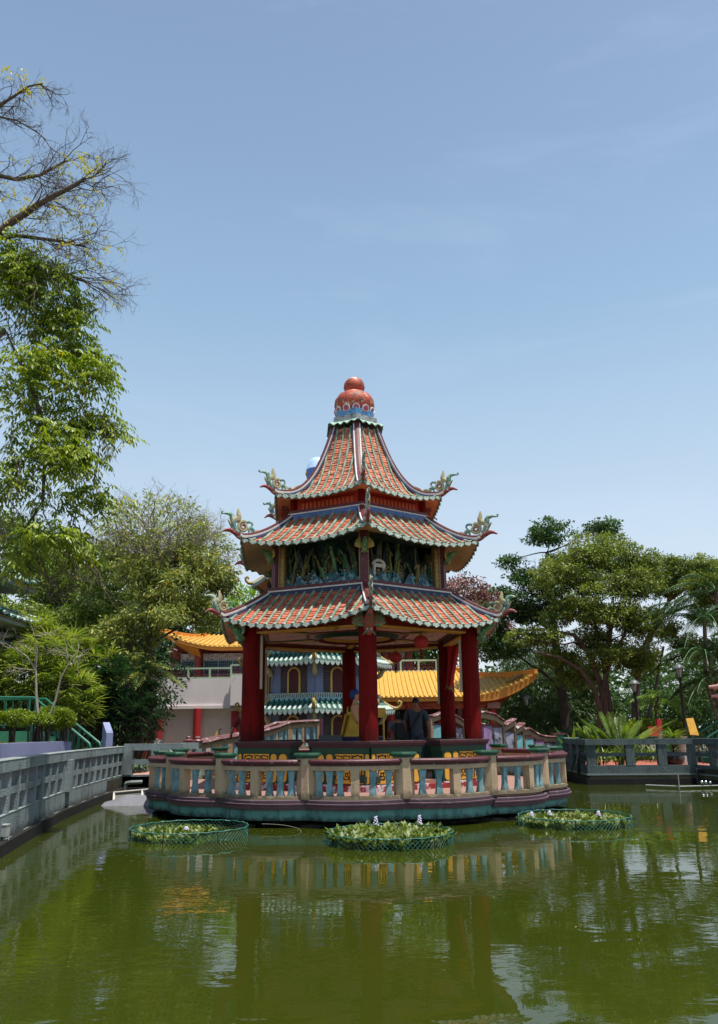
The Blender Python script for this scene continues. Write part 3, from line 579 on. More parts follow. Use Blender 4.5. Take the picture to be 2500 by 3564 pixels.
# ================================================================ WATER AND GROUND
m = bpy.data.materials.new('pond_water'); m.use_nodes = True; t = m.node_tree; N = t.nodes; K = t.links.new
b_ = N['Principled BSDF']; b_.inputs['Roughness'].default_value = .015; b_.inputs['IOR'].default_value = 1.33; b_.inputs['Specular IOR Level'].default_value = .5
g = N.new('ShaderNodeNewGeometry')
n0 = N.new('ShaderNodeTexNoise'); n0.inputs['Scale'].default_value = .25; n0.inputs['Detail'].default_value = 3; K(g.outputs['Position'], n0.inputs['Vector'])
cr_ = N.new('ShaderNodeValToRGB'); cr_.color_ramp.elements[0].color = (.021, .030, .003, 1); cr_.color_ramp.elements[1].color = (.031, .041, .004, 1); K(n0.outputs['Fac'], cr_.inputs['Fac']); K(cr_.outputs['Color'], b_.inputs['Base Color'])
mpw = N.new('ShaderNodeMapping'); mpw.inputs['Scale'].default_value = (.75, 1.25, 1); mpw.inputs['Rotation'].default_value = (0, 0, .25); K(g.outputs['Position'], mpw.inputs['Vector'])
n1 = N.new('ShaderNodeTexNoise'); n1.inputs['Scale'].default_value = 1.5; n1.inputs['Detail'].default_value = 2; n1.inputs['Roughness'].default_value = .45; n1.inputs['Distortion'].default_value = .6
n2 = N.new('ShaderNodeTexNoise'); n2.inputs['Scale'].default_value = 6.5; n2.inputs['Detail'].default_value = 2; n2.inputs['Distortion'].default_value = .8
n3 = N.new('ShaderNodeTexNoise'); n3.inputs['Scale'].default_value = .35; n3.inputs['Detail'].default_value = 2
for q in (n1, n2, n3): K(mpw.outputs['Vector'], q.inputs['Vector'])
mk = N.new('ShaderNodeMapRange'); mk.inputs['From Min'].default_value = .35; mk.inputs['From Max'].default_value = .7; mk.inputs['To Min'].default_value = .0; mk.inputs['To Max'].default_value = .55; K(n3.outputs['Fac'], mk.inputs['Value'])
ml = N.new('ShaderNodeMath'); ml.operation = 'MULTIPLY'; K(n2.outputs['Fac'], ml.inputs[0]); K(mk.outputs['Result'], ml.inputs[1])
mc = N.new('ShaderNodeMath'); mc.operation = 'MULTIPLY'; mq = N.new('ShaderNodeMapRange'); mq.inputs['From Min'].default_value = .35; mq.inputs['From Max'].default_value = .65; mq.inputs['To Min'].default_value = .45; mq.inputs['To Max'].default_value = 1.0; K(n0.outputs['Fac'], mq.inputs['Value']); K(n1.outputs['Fac'], mc.inputs[0]); K(mq.outputs['Result'], mc.inputs[1])
ma = N.new('ShaderNodeMath'); ma.operation = 'ADD'; K(mc.outputs['Value'], ma.inputs[0]); K(ml.outputs['Value'], ma.inputs[1])
bw = N.new('ShaderNodeBump'); bw.inputs['Strength'].default_value = 1.0; bw.inputs['Distance'].default_value = .0046; K(ma.outputs['Value'], bw.inputs['Height']); K(bw.outputs['Normal'], b_.inputs['Normal'])
MB().add([(-40, -12, 0), (60, -12, 0), (60, 60, 0), (-40, 60, 0)], [(0, 1, 2, 3)]).build('water', m)
struct(bpy.data.objects['water'])
m_pave = mat('pink_paving', '#a98378', .8, .15, 2, .15, 20, dirt='#7c6259', dpos=(.55, .75), dscale=1.5)
m_redpave = mat('red_paving', '#9c5a48', .8, .2, 2.5, .2, 20, dirt='#6c4436', dpos=(.55, .75), dscale=2)
m_dark = mat('near_black_wall', '#131210', .8, .3, 2, .3, 8, dirt='#2a2922', dpos=(.58, .75), dscale=1.6)  # near-black all over; also used for footing, stakes and cords
m_earth = mat('earth_ground', '#5a513d', .9, .3, 1.2, .3, 6, dirt='#41502a', dpos=(.48, .62), dscale=.6)
# left bank line (outer face of the concrete railing), far landing, back bank, right terrace
LR = [(-3.6, 4.5), (-4.35, 8.0), (-5.02, 11.2), (-5.38, 13.0), (-5.92, 15.8), (-6.35, 19.2), (-6.62, 22.3)]
FAR = [(-6.62, 22.3), (-5.0, 22.3), (-4.75, 23.6)]
BACK = [(-4.75, 23.6), (-4.75, 28.6), (3.6, 28.8), (6.9, 28.2), (6.78, 23.9), (9.82, 23.62), (10.2, 21.2), (13.5, 15.0), (22, 5)]
b = MB()
poly = LR+FAR[1:]+BACK[1:]+[(22, -12), (500, -12), (500, 900), (-500, 900), (-500, -12), (-3.6, -12)]
b.hexa([(x, y, -.4) for x, y in poly][::-1], [(x, y, .455) for x, y in poly][::-1]); struct(b.build('ground', m_earth))
b = MB()      # paved left path and landing
inner = [(-5.6, 4.5), (-6.2, 8.0), (-6.7, 11.2), (-7.1, 13.6), (-7.6, 16.5), (-8.1, 20), (-8.6, 25.2)]
pp = [(x-.02, y) for x, y in LR]+[(-5.02, 22.4), (-4.8, 23.6), (-4.8, 30)]+[(-8.6, 30)]+inner[::-1]
b.add([(x, y, .462) for x, y in pp], [tuple(range(len(pp)))]); struct(b.build('path', m_pave))
b = MB(); pp = [(6.9, 23.98), (9.85, 23.7), (10.25, 21.3), (13.6, 15.1), (24, 15.1), (24, 30.0), (6.95, 30.0)]
b.add([(x, y, .462) for x, y in pp], [tuple(range(len(pp)))]); struct(b.build('terrace', m_redpave))
# dark pond walls, set back under the beams
def wall_strip(name, line, off, z0, z1, mt):
    b = MB(); b.sweep([(x, y, 0) for x, y in line], [(off, z0), (off+.12, z0), (off+.12, z1), (off, z1)]); return b.build(name, mt)
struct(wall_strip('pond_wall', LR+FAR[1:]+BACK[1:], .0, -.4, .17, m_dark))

# ================================================================ ISLAND PLATFORM
NL = 16; RCUSP, RBUL = 4.48, 4.70; A0 = math.radians(-11.25-.4)
def lobe_r(a):        # a: angle from -Y towards +X
    u = ((a-A0)/(2*PI/NL)) % 1.0
    return RCUSP+(RBUL-RCUSP)*math.sin(PI*u)**.9
def plp(a, dr=0, z=0): r = lobe_r(a)+dr; return Vector((CX+r*math.sin(a), CY-r*math.cos(a), z))
NS = 14
def ring(dr, z): return [plp(A0+2*PI*i/(NL*NS), dr, z) for i in range(NL*NS)]
isl = thing('island_platform', 'scalloped round stone island platform with teal wall and purple mouldings under the pavilion', 'platform', (CX, CY, 0))
m_tealwall = mat('teal_wall_paint', '#5a8a83', .75, .25, 2.2, .3, 14, dirt='#26332d', dpos=(.52, .74), dscale=3, stretch=(1.8, 1.8, .3), d2='#9a8a6a', d2pos=(.66, .72), d2scale=5, low=(.12, .20, '#161a12'))
m_purple = mat('purple_moulding', '#6b4c58', .65, .2, 4, .15, 30, dirt='#2c2026', dpos=(.55, .75), dscale=3.5)
m_purpled = mat('dark_purple_moulding', '#4a3a42', .65, .25, 4, .15, 30, dirt='#8c8288', dpos=(.6, .75), dscale=5)
m_deckpave = mat('island_paving', '#8c6a60', .8, .15, 3, .12, 20, dirt='#7a6058', dpos=(.55, .75), dscale=2)
b = MB(); b.hexa(ring(-.04, .115), ring(-.04, .345)); b.build('base_wall', m_tealwall, isl)
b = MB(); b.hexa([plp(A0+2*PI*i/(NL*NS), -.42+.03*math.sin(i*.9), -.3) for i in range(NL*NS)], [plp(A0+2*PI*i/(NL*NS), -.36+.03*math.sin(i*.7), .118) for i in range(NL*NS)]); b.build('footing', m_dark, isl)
b = MB(); b.hexa(ring(-.06, .42), ring(-.06, DECK)); b.build('deck', m_deckpave, isl)
def lobe_path(i, dr, z, n=NS, e=0):
    return [plp(A0+2*PI/NL*(i+e+(1-2*e)*j/n), dr, z) for j in range(n+1)]
for i in range(NL):
    dz = -.055 if i in (2, 3) else 0
    b = MB(); secs = [(-.10, .30), (.0, .30), (.015, .335), (.015, .375), (.055, .38), (.055, .398), (.03, .405), (.03, .45), (.01, .462), (-.10, .462)]
    # lateral + is right of travel; travel is counter-clockwise from above (angle grows), outward = right
    b.mi(0).sweep(lobe_path(i, 0, dz), secs); o = b.build('moulding', m_purple, isl)
    MB().sweep(lobe_path(i, 0, dz), [(.05, .379), (.0585, .379), (.0585, .3995), (.05, .3995)]).build('pale_bead', m_purpled if i % 2 else m_purpled, isl)
    MB().sweep(lobe_path(i, 0, dz), [(.028, .404), (.034, .404), (.034, .452), (.0, .466), (-.02, .466), (-.02, .45)]).build('upper_moulding', m_purpled, isl)
# crumbled dark gaps and a few footing stones at the waterline
for a, wdt in ((-12, .5), (33, .45), (36, .5), (4, .35), (-26, .2)):
    a = math.radians(a); p = plp(a, -.22, .0); b = MB()
    for q in range(5): b.ball((p.x+random.uniform(-wdt, wdt)*math.cos(a), p.y+random.uniform(-.05, .05), random.uniform(-.03, .03)), random.uniform(.06, .12), 7, 5, (1.6, .8, .5))
    b.build('footing_stone', mat('footing_stone', '#3d3a34', .9, .3, 5, .4), isl)

# ---------------- balustrade of the island
m_post = mat('cream_pink_post', '#b29b7d', .75, .14, 3, .15, 25, dirt='#5f5340', dpos=(.54, .78), dscale=4, d2='#b58a76', d2pos=(.55, .75), d2scale=1.6, stretch=(1.5, 1.5, .45), low=(.50, .60, '#4f4838'))
m_cap = mat('green_post_cap', '#1a4a32', .45, .2, 5, .1, dirt='#0f241a', dpos=(.5, .75), dscale=4)
m_rail = mat('maroon_rail', '#50242a', .5, .22, 5, .12, 35, dirt='#a58e8c', dpos=(.6, .74), dscale=7)
m_balus = mat('light_teal_baluster', '#7a9fa6', .75, .2, 4, .25, 25, dirt='#55777a', dpos=(.5, .66), dscale=5, d2='#5d5a4c', d2pos=(.60, .72), d2scale=6, stretch=(1, 1, .6), low=(.52, .62, '#56604f'))
m_orange = mat('orange_inner_face', '#c78a63', .75, .15, 4, .1)
bal = thing('balustrade', 'cream balustrade with maroon rails and light teal balusters around the island platform', 'balustrade', (CX, CY, DECK))
SZ, RTOP = DECK-.005, 1.16
postb = MB(); postb.prism([(-.17, .12), (-.17, -.03), (-.06, -.13), (.06, -.13), (.17, -.03), (.17, .12)], 0, .70); post_me = postb.mesh('post', m_post)
capb = MB()
for (f, z0, z1) in ((1.08, .70, .722), (1.18, .722, .742), (1.34, .742, .765)):
    capb.prism([(x*f, y*f) for x, y in [(-.17, .12), (-.17, -.03), (-.06, -.13), (.06, -.13), (.17, -.03), (.17, .12)]], z0, z1)
pb_ = [(-.17, .12), (-.17, -.03), (-.06, -.13), (.06, -.13), (.17, -.03), (.17, .12)]
capb.hexa([(x*1.34, y*1.34, .765) for x, y in pb_], [(x*1.25, y*1.25, .79) for x, y in pb_]); cap_me2 = capb.mesh('cap', m_cap)
def balm(h):
    b = MB(); n = 9; vs = []; loops = []
    for i in range(n+1):
        f = i/n; wv = .062-.020*math.sin(PI*f)**1.0+.008*abs(2*f-1)**3; y = .048-.012*math.sin(PI*f)
        loops.append([(-wv, -y, h*f), (wv, -y, h*f), (wv, y, h*f), (-wv, y, h*f)])
    for i in range(n): b.hexa(loops[i], loops[i+1])
    bb = MB(); vs = [p for l in loops for p in l]; fs = [(i*4+j, i*4+(j+1) % 4, (i+1)*4+(j+1) % 4, (i+1)*4+j) for i in range(n) for j in range(4)]+[(3, 2, 1, 0), (n*4, n*4+1, n*4+2, n*4+3)]
    bb.add(vs, fs); return bb.mesh('baluster', m_balus)
bal_me = balm(.425)
pierb = MB(); pierb.box((0, 0, .23), (.145, .15, .46)); pier_me = pierb.mesh('pier', m_post)
da = 2*PI/NL; OPEN = (6, 10)      # openings where the two footbridges land
def radialM(a, dr, z): p = plp(a, dr, z); return T(p) @ RZ(a)
for i in range(NL):
    ac = A0+da*i
    o = put('post', post_me, bal, radialM(ac, -.06, DECK-.01)); put('cap', cap_me2, o, radialM(ac, -.06, DECK-.01))
    if i in OPEN: continue
    e = .028; c0 = e; c1 = 1-e
    pth = lambda dr, z: lobe_path(i, dr, z, NS, e)
    rl = MB().sweep(pth(-.1, 0), [(-.085, 1.03), (.085, 1.03), (.085, 1.055), (.105, 1.06), (.105, 1.078), (.125, 1.085), (.125, 1.115), (.10, 1.138), (-.10, 1.138), (-.125, 1.115), (-.125, 1.085), (-.105, 1.06), (-.085, 1.055)]).build('hand_rail', m_rail, bal)
    MB().sweep(pth(-.1, 0), [(-.075, .955), (.075, .955), (.075, 1.032), (-.075, 1.032)]).build('upper_beam', m_post, bal)
    MB().sweep(pth(-.1, 0), [(-.085, DECK-.01), (.085, DECK-.01), (.075, DECK+.055), (-.075, DECK+.055)]).build('sill', m_post, bal)
    am = ac+da*.5; put('pier', pier_me, bal, radialM(am, -.10, DECK+.03))
    nb = 3 if i in (0, 15, 4, 11, 3) else 2
    for hs in (0, 1):
        nn = 3 if (nb == 3 and hs == (0 if i in (0, 4) else 1)) else 2
        for q in range(nn):
            f = (.09+(.41-.09)*(q+.5)/nn) if hs == 0 else (.59+(.91-.59)*(q+.5)/nn)
            put('baluster', bal_me, bal, radialM(ac+da*f, -.10, DECK+.05))

# ================================================================ LEFT CONCRETE RAILING
m_conc = mat('grey_green_roughcast', '#7c8889', .9, .2, 2.5, .9, 42, dirt='#333b39', dpos=(.50, .72), dscale=2.4, stretch=(1, 1, .25), d2='#8a8f8c', d2pos=(.6, .75), d2scale=3, low=(.16, .30, '#2f3532'), bdist=.03)
m_conct = mat('smooth_grey_ledge', '#79827f', .85, .15, 3, .3, 30, dirt='#5d6462', dpos=(.55, .75), dscale=2)
lrail = thing('concrete_railing', 'long grey roughcast concrete railing with square openings along the path on the pond bank', 'railing', (-5.9, 15.8, .17))
def resample(line, step):
    P = [Vector((x, y, 0)) for x, y in line]; d = [0]
    for a, c in zip(P[:-1], P[1:]): d.append(d[-1]+(c-a).length)
    n = max(1, round(d[-1]/step)); xs = [float(np.interp(d[-1]*i/n, d, [p.x for p in P])) for i in range(n+1)]; ys = [float(np.interp(d[-1]*i/n, d, [p.y for p in P])) for i in range(n+1)]
    return [Vector((x, y, 0)) for x, y in zip(xs, ys)]
def smooth_line(line, it=2):
    P = [Vector((x, y)) for x, y in line]
    for _ in range(it):
        Q = [P[0]]
        for a, c in zip(P[:-1], P[1:]): Q += [a*.75+c*.25, a*.25+c*.75]
        P = Q+[P[-1]]
    return [(p.x, p.y) for p in P]
sl_ = smooth_line(LR, 2); pts = resample(sl_, .625); fine = [(p.x, p.y, 0) for p in pts]
MB().sweep(fine, [(-.17, .16), (.0, .16), (.0, .50), (-.17, .50)]).build('bottom_beam', m_conc, lrail)
MB().sweep(fine, [(-.02, .502), (.004, .498), (.004, .506), (-.16, .506)]).build('ledge', m_conct, lrail)
MB().sweep(fine, [(-.20, 1.10), (.01, 1.10), (.01, 1.27), (-.20, 1.27)]).build('top_rail', m_conc, lrail)
MB().sweep(fine, [(-.205, 1.268), (.015, 1.268), (.0, 1.28), (-.19, 1.28)]).build('rail_top', m_conct, lrail)
MB().sweep(fine, [(-.15, .765), (-.02, .765), (-.02, .865), (-.15, .865)]).build('middle_rail', m_conc, lrail)
pm = MB(); pm.box((0, 0, .80), (.13, .16, .60)); pm = pm.mesh('post', m_conc)
pw = MB(); pw.box((0, 0, .80), (.34, .24, .62)); pw = pw.mesh('broad_post', m_conc)
for i, p in enumerate(pts):
    q = pts[min(i+1, len(pts)-1)]-pts[max(i-1, 0)]; a = math.atan2(q.y, q.x); off = Vector((math.sin(a), -math.cos(a), 0))*-.085
    put('post', pm, lrail, T(p+off) @ RZ(a))
for y in (16.1,):
    p = min(pts, key=lambda v: abs(v.y-y)); put('broad_post', pw, lrail, T(p+Vector((-.08, .3, 0))) @ RZ(1.75))
# cable clipped under the beam and a junction box
b = MB(); path = []
for i, p in enumerate(pts):
    if p.y < 11 or p.y > 21.5: continue
    path.append((p.x+.03, p.y-.01, .165-.012*(i % 2)))
b.tube(path, .011, 6); o = b.build('cable', mat('grey_cable', '#8f938f', .6)); tag(o, 'thin grey cable clipped along the lower edge of the concrete railing', 'cable')
b = MB(); b.box((-5.06, 11.55, .30), (.10, .13, .15)); b.box((-5.06, 11.55, .38), (.11, .14, .016)); b.tube([(-5.06, 11.55, .24), (-5.05, 11.53, .1), (-5.06, 11.55, -.1)], .014, 6); b.tube([(-5.02, 11.6, .24), (-5.0, 11.6, .06), (-5.03, 11.55, -.1)], .009, 6)
tag(b.build('junction_box', mat('white_plastic', '#9da09c', .5, .1, 3, .02)), 'small white electrical box fixed to the concrete railing above the water', 'electrical box')
# far landing railing
frail = thing('landing_railing', 'short grey concrete railing across the path end behind the island', 'railing', (-5.8, 22.3, .17))
fl_ = [(-6.62, 22.3, 0), (-5.0, 22.3, 0), (-4.78, 23.5, 0)]
MB().sweep(fl_, [(-.16, .16), (.0, .16), (.0, .50), (-.16, .50)]).build('bottom_beam', m_conc, frail)
MB().sweep(fl_, [(-.18, 1.16), (.01, 1.16), (.01, 1.34), (-.18, 1.34)]).build('top_rail', m_conc, frail)
MB().sweep(fl_, [(-.14, .78), (-.02, .78), (-.02, .92), (-.14, .92)]).build('middle_rail', m_conc, frail)
for x, y in ((-6.5, 22.37), (-5.72, 22.37), (-4.97, 22.4), (-4.8, 23.4)): MB().box((x, y, .83), (.24, .2, .66)).build('post', m_conc, frail)

# ================================================================ RIGHT TERRACE RAILING
m_conc2 = mat('blue_grey_roughcast', '#505c5c', .9, .2, 2.5, .8, 38, dirt='#2c3332', dpos=(.50, .72), dscale=2.4, stretch=(1, 1, .3), bdist=.03)
rrail = thing('terrace_railing', 'dark blue-grey concrete railing round the planted terrace on the pond edge', 'railing', (8.2, 23.8, .2))
RL = [(6.9, 27.6, 0), (6.72, 23.9, 0), (9.82, 23.62, 0), (10.2, 21.2, 0), (12.3, 17.2, 0)]
MB().sweep(RL, [(-.22, .30), (.0, .30), (.0, .54), (-.22, .54)]).build('bottom_beam', m_conc2, rrail)
MB().sweep(RL, [(-.3, .262), (.03, .262), (.03, .302), (-.3, .302)]).build('ledge', m_conct, rrail)
MB().sweep(RL, [(-.3, .06), (-.04, .06), (-.04, .264), (-.3, .264)]).build('base_wall', mat('dark_teal_base', '#3b4a48', .85, .2, 2, .4), rrail)
MB().sweep(RL, [(-.20, 1.13), (.02, 1.13), (.02, 1.30), (-.20, 1.30)]).build('top_rail', m_conc2, rrail)
MB().sweep(RL, [(-.15, .80), (-.04, .80), (-.04, .90), (-.15, .90)]).build('middle_rail', m_conc2, rrail)
rp = MB(); rp.box((0, 0, .835), (.25, .2, .60)); rp = rp.mesh('post', m_conc2)
for x, y, a in ((6.88, 24.02, -.08), (8.0, 23.88, -.09), (8.92, 23.80, -.09), (9.78, 23.72, -.5), (10.06, 22.9, 1.4), (10.15, 22.1, 1.4), (10.35, 21.2, 1.2), (10.75, 20.4, 1.1), (6.84, 25.0, 1.6), (6.9, 26.0, 1.6), (6.95, 27.0, 1.6), (11.2, 19.5, 1.1), (11.7, 18.5, 1.1)): put('post', rp, rrail, T((x, y, 0)) @ RZ(a))
for x, y in ((6.88, 24.02), (8.0, 23.88), (8.92, 23.80)):      # cracks with rust: reinforcement stubs
    for z in (.66, .98): MB().beam((x+.02, y-.105, z-.07), (x+.03, y-.105, z+.07), .012, .006).build('crack', mat('crack_dark', '#20242a', .9), rrail)
# hanging dark hose on the corner
b = MB(); b.tube([(6.66, 24.6, 1.0), (6.62, 24.5, .7), (6.62, 24.5, .45), (6.63, 24.55, .3)], .05, 7); b.tube([(6.64, 24.7, .9), (6.6, 24.9, .6), (6.6, 25.4, .2), (6.6, 25.9, .02)], .018, 6)
tag(b.build('hose', mat('black_rubber', '#15171a', .6)), 'black hose hanging over the corner of the terrace railing', 'hose')
# small pump frame in the water
b = MB(); b.mi(0)
b.tube([(7.95, 22.6, .06), (8.6, 21.9, .06)], .02, 6); b.tube([(8.6, 21.9, .06), (9.9, 22.1, .06)], .02, 6); b.tube([(8.6, 21.9, -.2), (8.6, 21.9, .38)], .016, 6)
b.mi(1).ball((9.28, 22.02, .15), .055, 8, 6); b.ball((9.40, 22.05, .15), .05, 8, 6); b.ball((9.52, 22.05, .14), .045, 8, 6)
tag(b.build('pump_frame', [mat('grey_pipe', '#8f9491', .5), mat('chrome', '#b9bcbb', .2, .05, 3, 0, metal=.9)], None, 40), 'low grey pipe frame with shiny floats standing in the water by the terrace', 'pipe frame')
b = MB(); b.tube([(9.75, 23.45, .4), (9.7, 23.3, .42), (9.7, 23.25, -.1)], .045, 8); b.tube([(9.95, 23.3, .42), (10.0, 22.9, .44), (10.0, 22.9, -.1)], .05, 8); b.tube([(9.7, 23.3, .43), (9.98, 23.15, .43)], .045, 8)
tag(b.build('drain_pipe', mat('dark_pipe', '#252c2e', .5), None, 40), 'dark drain pipes bending down into the pond at the terrace corner', 'pipe')

# ================================================================ FLOATING PLANT RINGS
m_net = mat('green_net_wire', '#2a6455', .5, .25, 6, .05, dirt='#9ab5a6', dpos=(.56, .66), dscale=20)
lm_hy = leafmat('hyacinth_leaf', '#33471a', '#7d8c42', '#6e5a33', trans=.25)
def leaves_mesh(name, P, D, U, Ln, Wd, tone, mt, bend=.15, parent=None):
    """P base, D direction, U face normal (n,3 arrays); each leaf: 6 verts, 2 quads, cupped"""
    n = len(P); D = D/np.linalg.norm(D, axis=1, keepdims=True); S = np.cross(D, U); S /= (np.linalg.norm(S, axis=1, keepdims=True)+1e-9); Nn = np.cross(S, D)
    L_ = Ln[:, None]; W_ = Wd[:, None]
    v0 = P; v1 = P+D*L_*.45-S*W_*.5-Nn*bend*W_*.0; v2 = P+D*L_*.45+S*W_*.5; v3 = P+D*L_-Nn*bend*L_; vm = P+D*L_*.45-Nn*W_*.18
    V = np.stack([v0, v1, v3, v2, vm], 1).reshape(-1, 3)
    base = (np.arange(n)*5)[:, None]
    F = np.concatenate([base+np.array([0, 4, 2, 1]), base+np.array([0, 3, 2, 4])], 1).reshape(-1)
    me = bpy.data.meshes.new(name); me.vertices.add(n*5); me.vertices.foreach_set('co', V.astype(np.float32).ravel())
    me.loops.add(n*8); me.loops.foreach_set('vertex_index', F.astype(np.int32)); me.polygons.add(n*2)
    me.polygons.foreach_set('loop_start', np.arange(0, n*8, 4, dtype=np.int32)); me.polygons.foreach_set('loop_total', np.full(n*2, 4, dtype=np.int32))
    a = me.attributes.new('tone', 'FLOAT', 'POINT'); a.data.foreach_set('value', np.repeat(np.clip(tone, 0, 1), 5).astype(np.float32))
    me.materials.append(mt); me.update(calc_edges=True); me.validate()
    return me
def rvec(n): v = RNG.normal(size=(n, 3)); return v/np.linalg.norm(v, axis=1, keepdims=True)
def plant_ring(c, r, label, cover, hgt, nplant, lab2, flowers):
    root = thing('floating_ring', label, 'planter ring', (c[0], c[1], 0), 'green net rings floating in the pond'); H = .155
    b = MB(); n = 84
    def P(i, z): a = 2*PI*i/n; return Vector((c[0]+(r+.012*math.sin(a*5+c[0]))*math.cos(a), c[1]+(r+.012*math.sin(a*5+c[0]))*math.sin(a), z))
    for i in range(n):
        for dd in (2, -2):
            for h0, h1, i0, i1 in ((-.05, .03, 0, .5), (.03, .095, .5, 1.0), (.095, H, 1.0, 1.5)):
                b.tube([P(i+dd*i0, h0), P(i+dd*i1, h1)], .0028, 4, False)
    stuff(b.build('wire_mesh', m_net, root))
    b = MB(); b.tube([P(i, H+.006*math.sin(i*1.7)) for i in range(n+1)], .009, 6); b.build('rim_wire', m_net, root)
    for i in range(0, n, 12): MB().tube([P(i, -.08), P(i, H+.01)], .008, 5).build('stake', m_dark, root)
    # plants
    pr_ = thing('water_hyacinth', lab2, 'water plants', (c[0], c[1], 0), 'water hyacinths in the floating rings')
    Ps, Ds, Us, Ls, Ws, Ts = [], [], [], [], [], []
    k = 0
    while k < nplant:
        x, y = RNG.uniform(-1, 1, 2)
        if x*x+y*y > .93 or not cover(x, y): continue
        k += 1; base = np.array([c[0]+x*r, c[1]+y*r, 0.0]); tn = RNG.uniform(.0, .75); hh = hgt*RNG.uniform(.55, 1.1)
        for j in range(RNG.integers(6, 10)):
            a = RNG.uniform(0, 2*PI); lean = RNG.uniform(.15, .9); d = np.array([math.cos(a)*lean, math.sin(a)*lean, 1.0]); d /= np.linalg.norm(d)
            s = RNG.uniform(.35, 1.0)*hh; Ps.append(base+d*s*.55); up = np.array([-math.cos(a), -math.sin(a), .4])
            Ds.append(d+np.array([math.cos(a), math.sin(a), 0])*.35); Us.append(up); Ls.append(RNG.uniform(.08, .14)); Ws.append(RNG.uniform(.055, .095)); Ts.append(tn+RNG.uniform(-.1, .28))
            Ps.append(base); Ds.append(d); Us.append(up); Ls.append(s*.7); Ws.append(.016); Ts.append(.25)
    me = leaves_mesh('leaf_mass', np.array(Ps), np.array(Ds), np.array(Us), np.array(Ls), np.array(Ws), np.array(Ts), lm_hy, .12)
    stuff(put('leaf_mass', me, pr_))
    for (x, y) in flowers:
        b = MB(); bx, by = c[0]+x*r, c[1]+y*r; b.mi(0).tube([(bx, by, 0), (bx+.01, by, hgt*1.0)], .006, 5); b.mi(1)
        for q in range(14):
            a = q*2.4; z = hgt*(.92+.034*q); rr_ = .034*(1-q/20)
            b.ball((bx+.01+rr_*math.cos(a), by+rr_*math.sin(a), z), .015, 5, 4, (1, 1, .9))
        b.build('flower_spike', [mat('stem_green', '#5a6d2c'), mat('lilac_flower', '#cfc6dc', .6, .15, 20, .05)], pr_)
plant_ring((-2.76, 13.12), .93, 'green wire net ring half filled with plants, floating before the island by the concrete railing', lambda x, y: x < .28+.15*y and not (y > .75), .10, 120, 'low water plants filling one half of the sparse net ring', [(-.1, .1)])
plant_ring((.42, 12.25), .94, 'green wire net ring crowded with tall leafy plants, floating in front of the pavilion', lambda x, y: True, .27, 230, 'tall crowded water hyacinths with lilac flowers before the pavilion front', [(-.24, -.1), (.46, .0)])
plant_ring((3.68, 14.18), .95, 'green wire net ring of low plants with a few flowers, floating nearest the terrace', lambda x, y: True, .16, 220, 'low water hyacinths with pale flowers in the ring nearest the terrace', [(-.8, -.1), (-.43, .08), (.42, -.1)])
# a bent wire in the water before the island, and a scrap of floating leaves
b = MB(); b.tube(bez([(-1.7, 13.85, .10), (-1.2, 13.7, .11), (-.95, 13.6, .05), (-.92, 13.5, -.02), (-1.15, 13.4, -.03)], 14), .004, 5)
tag(b.build('bent_wire', mat('pale_wire', '#7a776a', .6)), 'thin bent wire sticking out of the water in front of the island wall', 'wire')
# grey screen panel and tarpaulin wedged between railing and island
b = MB(); A = Vector((-6.3, 20.6, .15)); B_ = Vector((-4.6, 19.6, .33)); dn = Vector((.1, -.35, -.33)); 
b.mi(0).hexa([A, B_, B_+dn, A+dn], [p+Vector((0, .03, .02)) for p in (A, B_, B_+dn, A+dn)]); b.mi(1)
for (p, q) in ((A, B_), (A+dn, B_+dn), (A, A+dn), (B_, B_+dn), ((A+B_)/2, (A+B_)/2+dn)): b.tube([p+Vector((0, -.02, .012)), q+Vector((0, -.02, .012))], .028, 6)
tag(b.build('screen_panel', [mat('grey_mesh_screen', '#75736a', .8, .2, 6, .3), m_white]), 'framed grey mesh screen leaning in the water beside the island wall', 'screen')
b = MB(); 
def tarp(u, v): x = -6.05+1.75*u; y = 18.6+.75*v; z = .26*math.sin(PI*min(1, v*1.05))*(.35+.65*min(1, u*3.2))*(1 if u > .02 else .2)+.02*math.sin(u*17+v*5)*v-.04; return Vector((x, y, z))
b.grid(tarp, 30, 16); tag(b.build('tarpaulin', mat('grey_tarp', '#6d6e75', .55, .2, 4, .3, 8), None, 60), 'grey bulging tarpaulin lying in the water between railing and island', 'tarpaulin')
b = MB(); b.tube([(-6.2, 21.2, .34), (-6.05, 21.15, .37), (-5.8, 21.3, .37)], .05, 8); b.tube([(-6.2, 21.2, .34), (-6.2, 21.2, -.1)], .05, 8)
tag(b.build('inlet_pipe', mat('grey_inlet', '#6f7674', .6), None, 40), 'grey bent pipe under the landing at the end of the concrete railing', 'pipe')

# fallen leaves and scum drifting on the pond
n = 2600; cl_ = RNG.uniform([-7, 5], [11, 23], (60, 2)); cl_[:14, 0] = RNG.uniform(-6, -4.5, 14); cl_[14:30] = np.column_stack([CX+5.2*np.sin(np.linspace(-1.5, 1.5, 16)), CY-5.2*np.cos(np.linspace(-1.5, 1.5, 16))]); ci = RNG.integers(0, 60, n); xy = cl_[ci]+RNG.normal(0, 1, (n, 2))*RNG.uniform(.12, 1.2, (60, 1))[ci]
keep = (np.hypot(xy[:, 0]-CX, xy[:, 1]-CY) > 4.9) & (xy[:, 0] > np.interp(xy[:, 1], [p[1] for p in LR], [p[0] for p in LR])+.15) & (xy[:, 1] < 22) & (xy[:, 0] < 9.5); xy = xy[keep]; n = len(xy)
P = np.column_stack([xy, np.full(n, .006)]); a = RNG.uniform(0, 2*PI, n); D = np.column_stack([np.cos(a), np.sin(a), np.zeros(n)]); U = np.column_stack([RNG.normal(0, .05, (n, 2)), np.ones(n)])
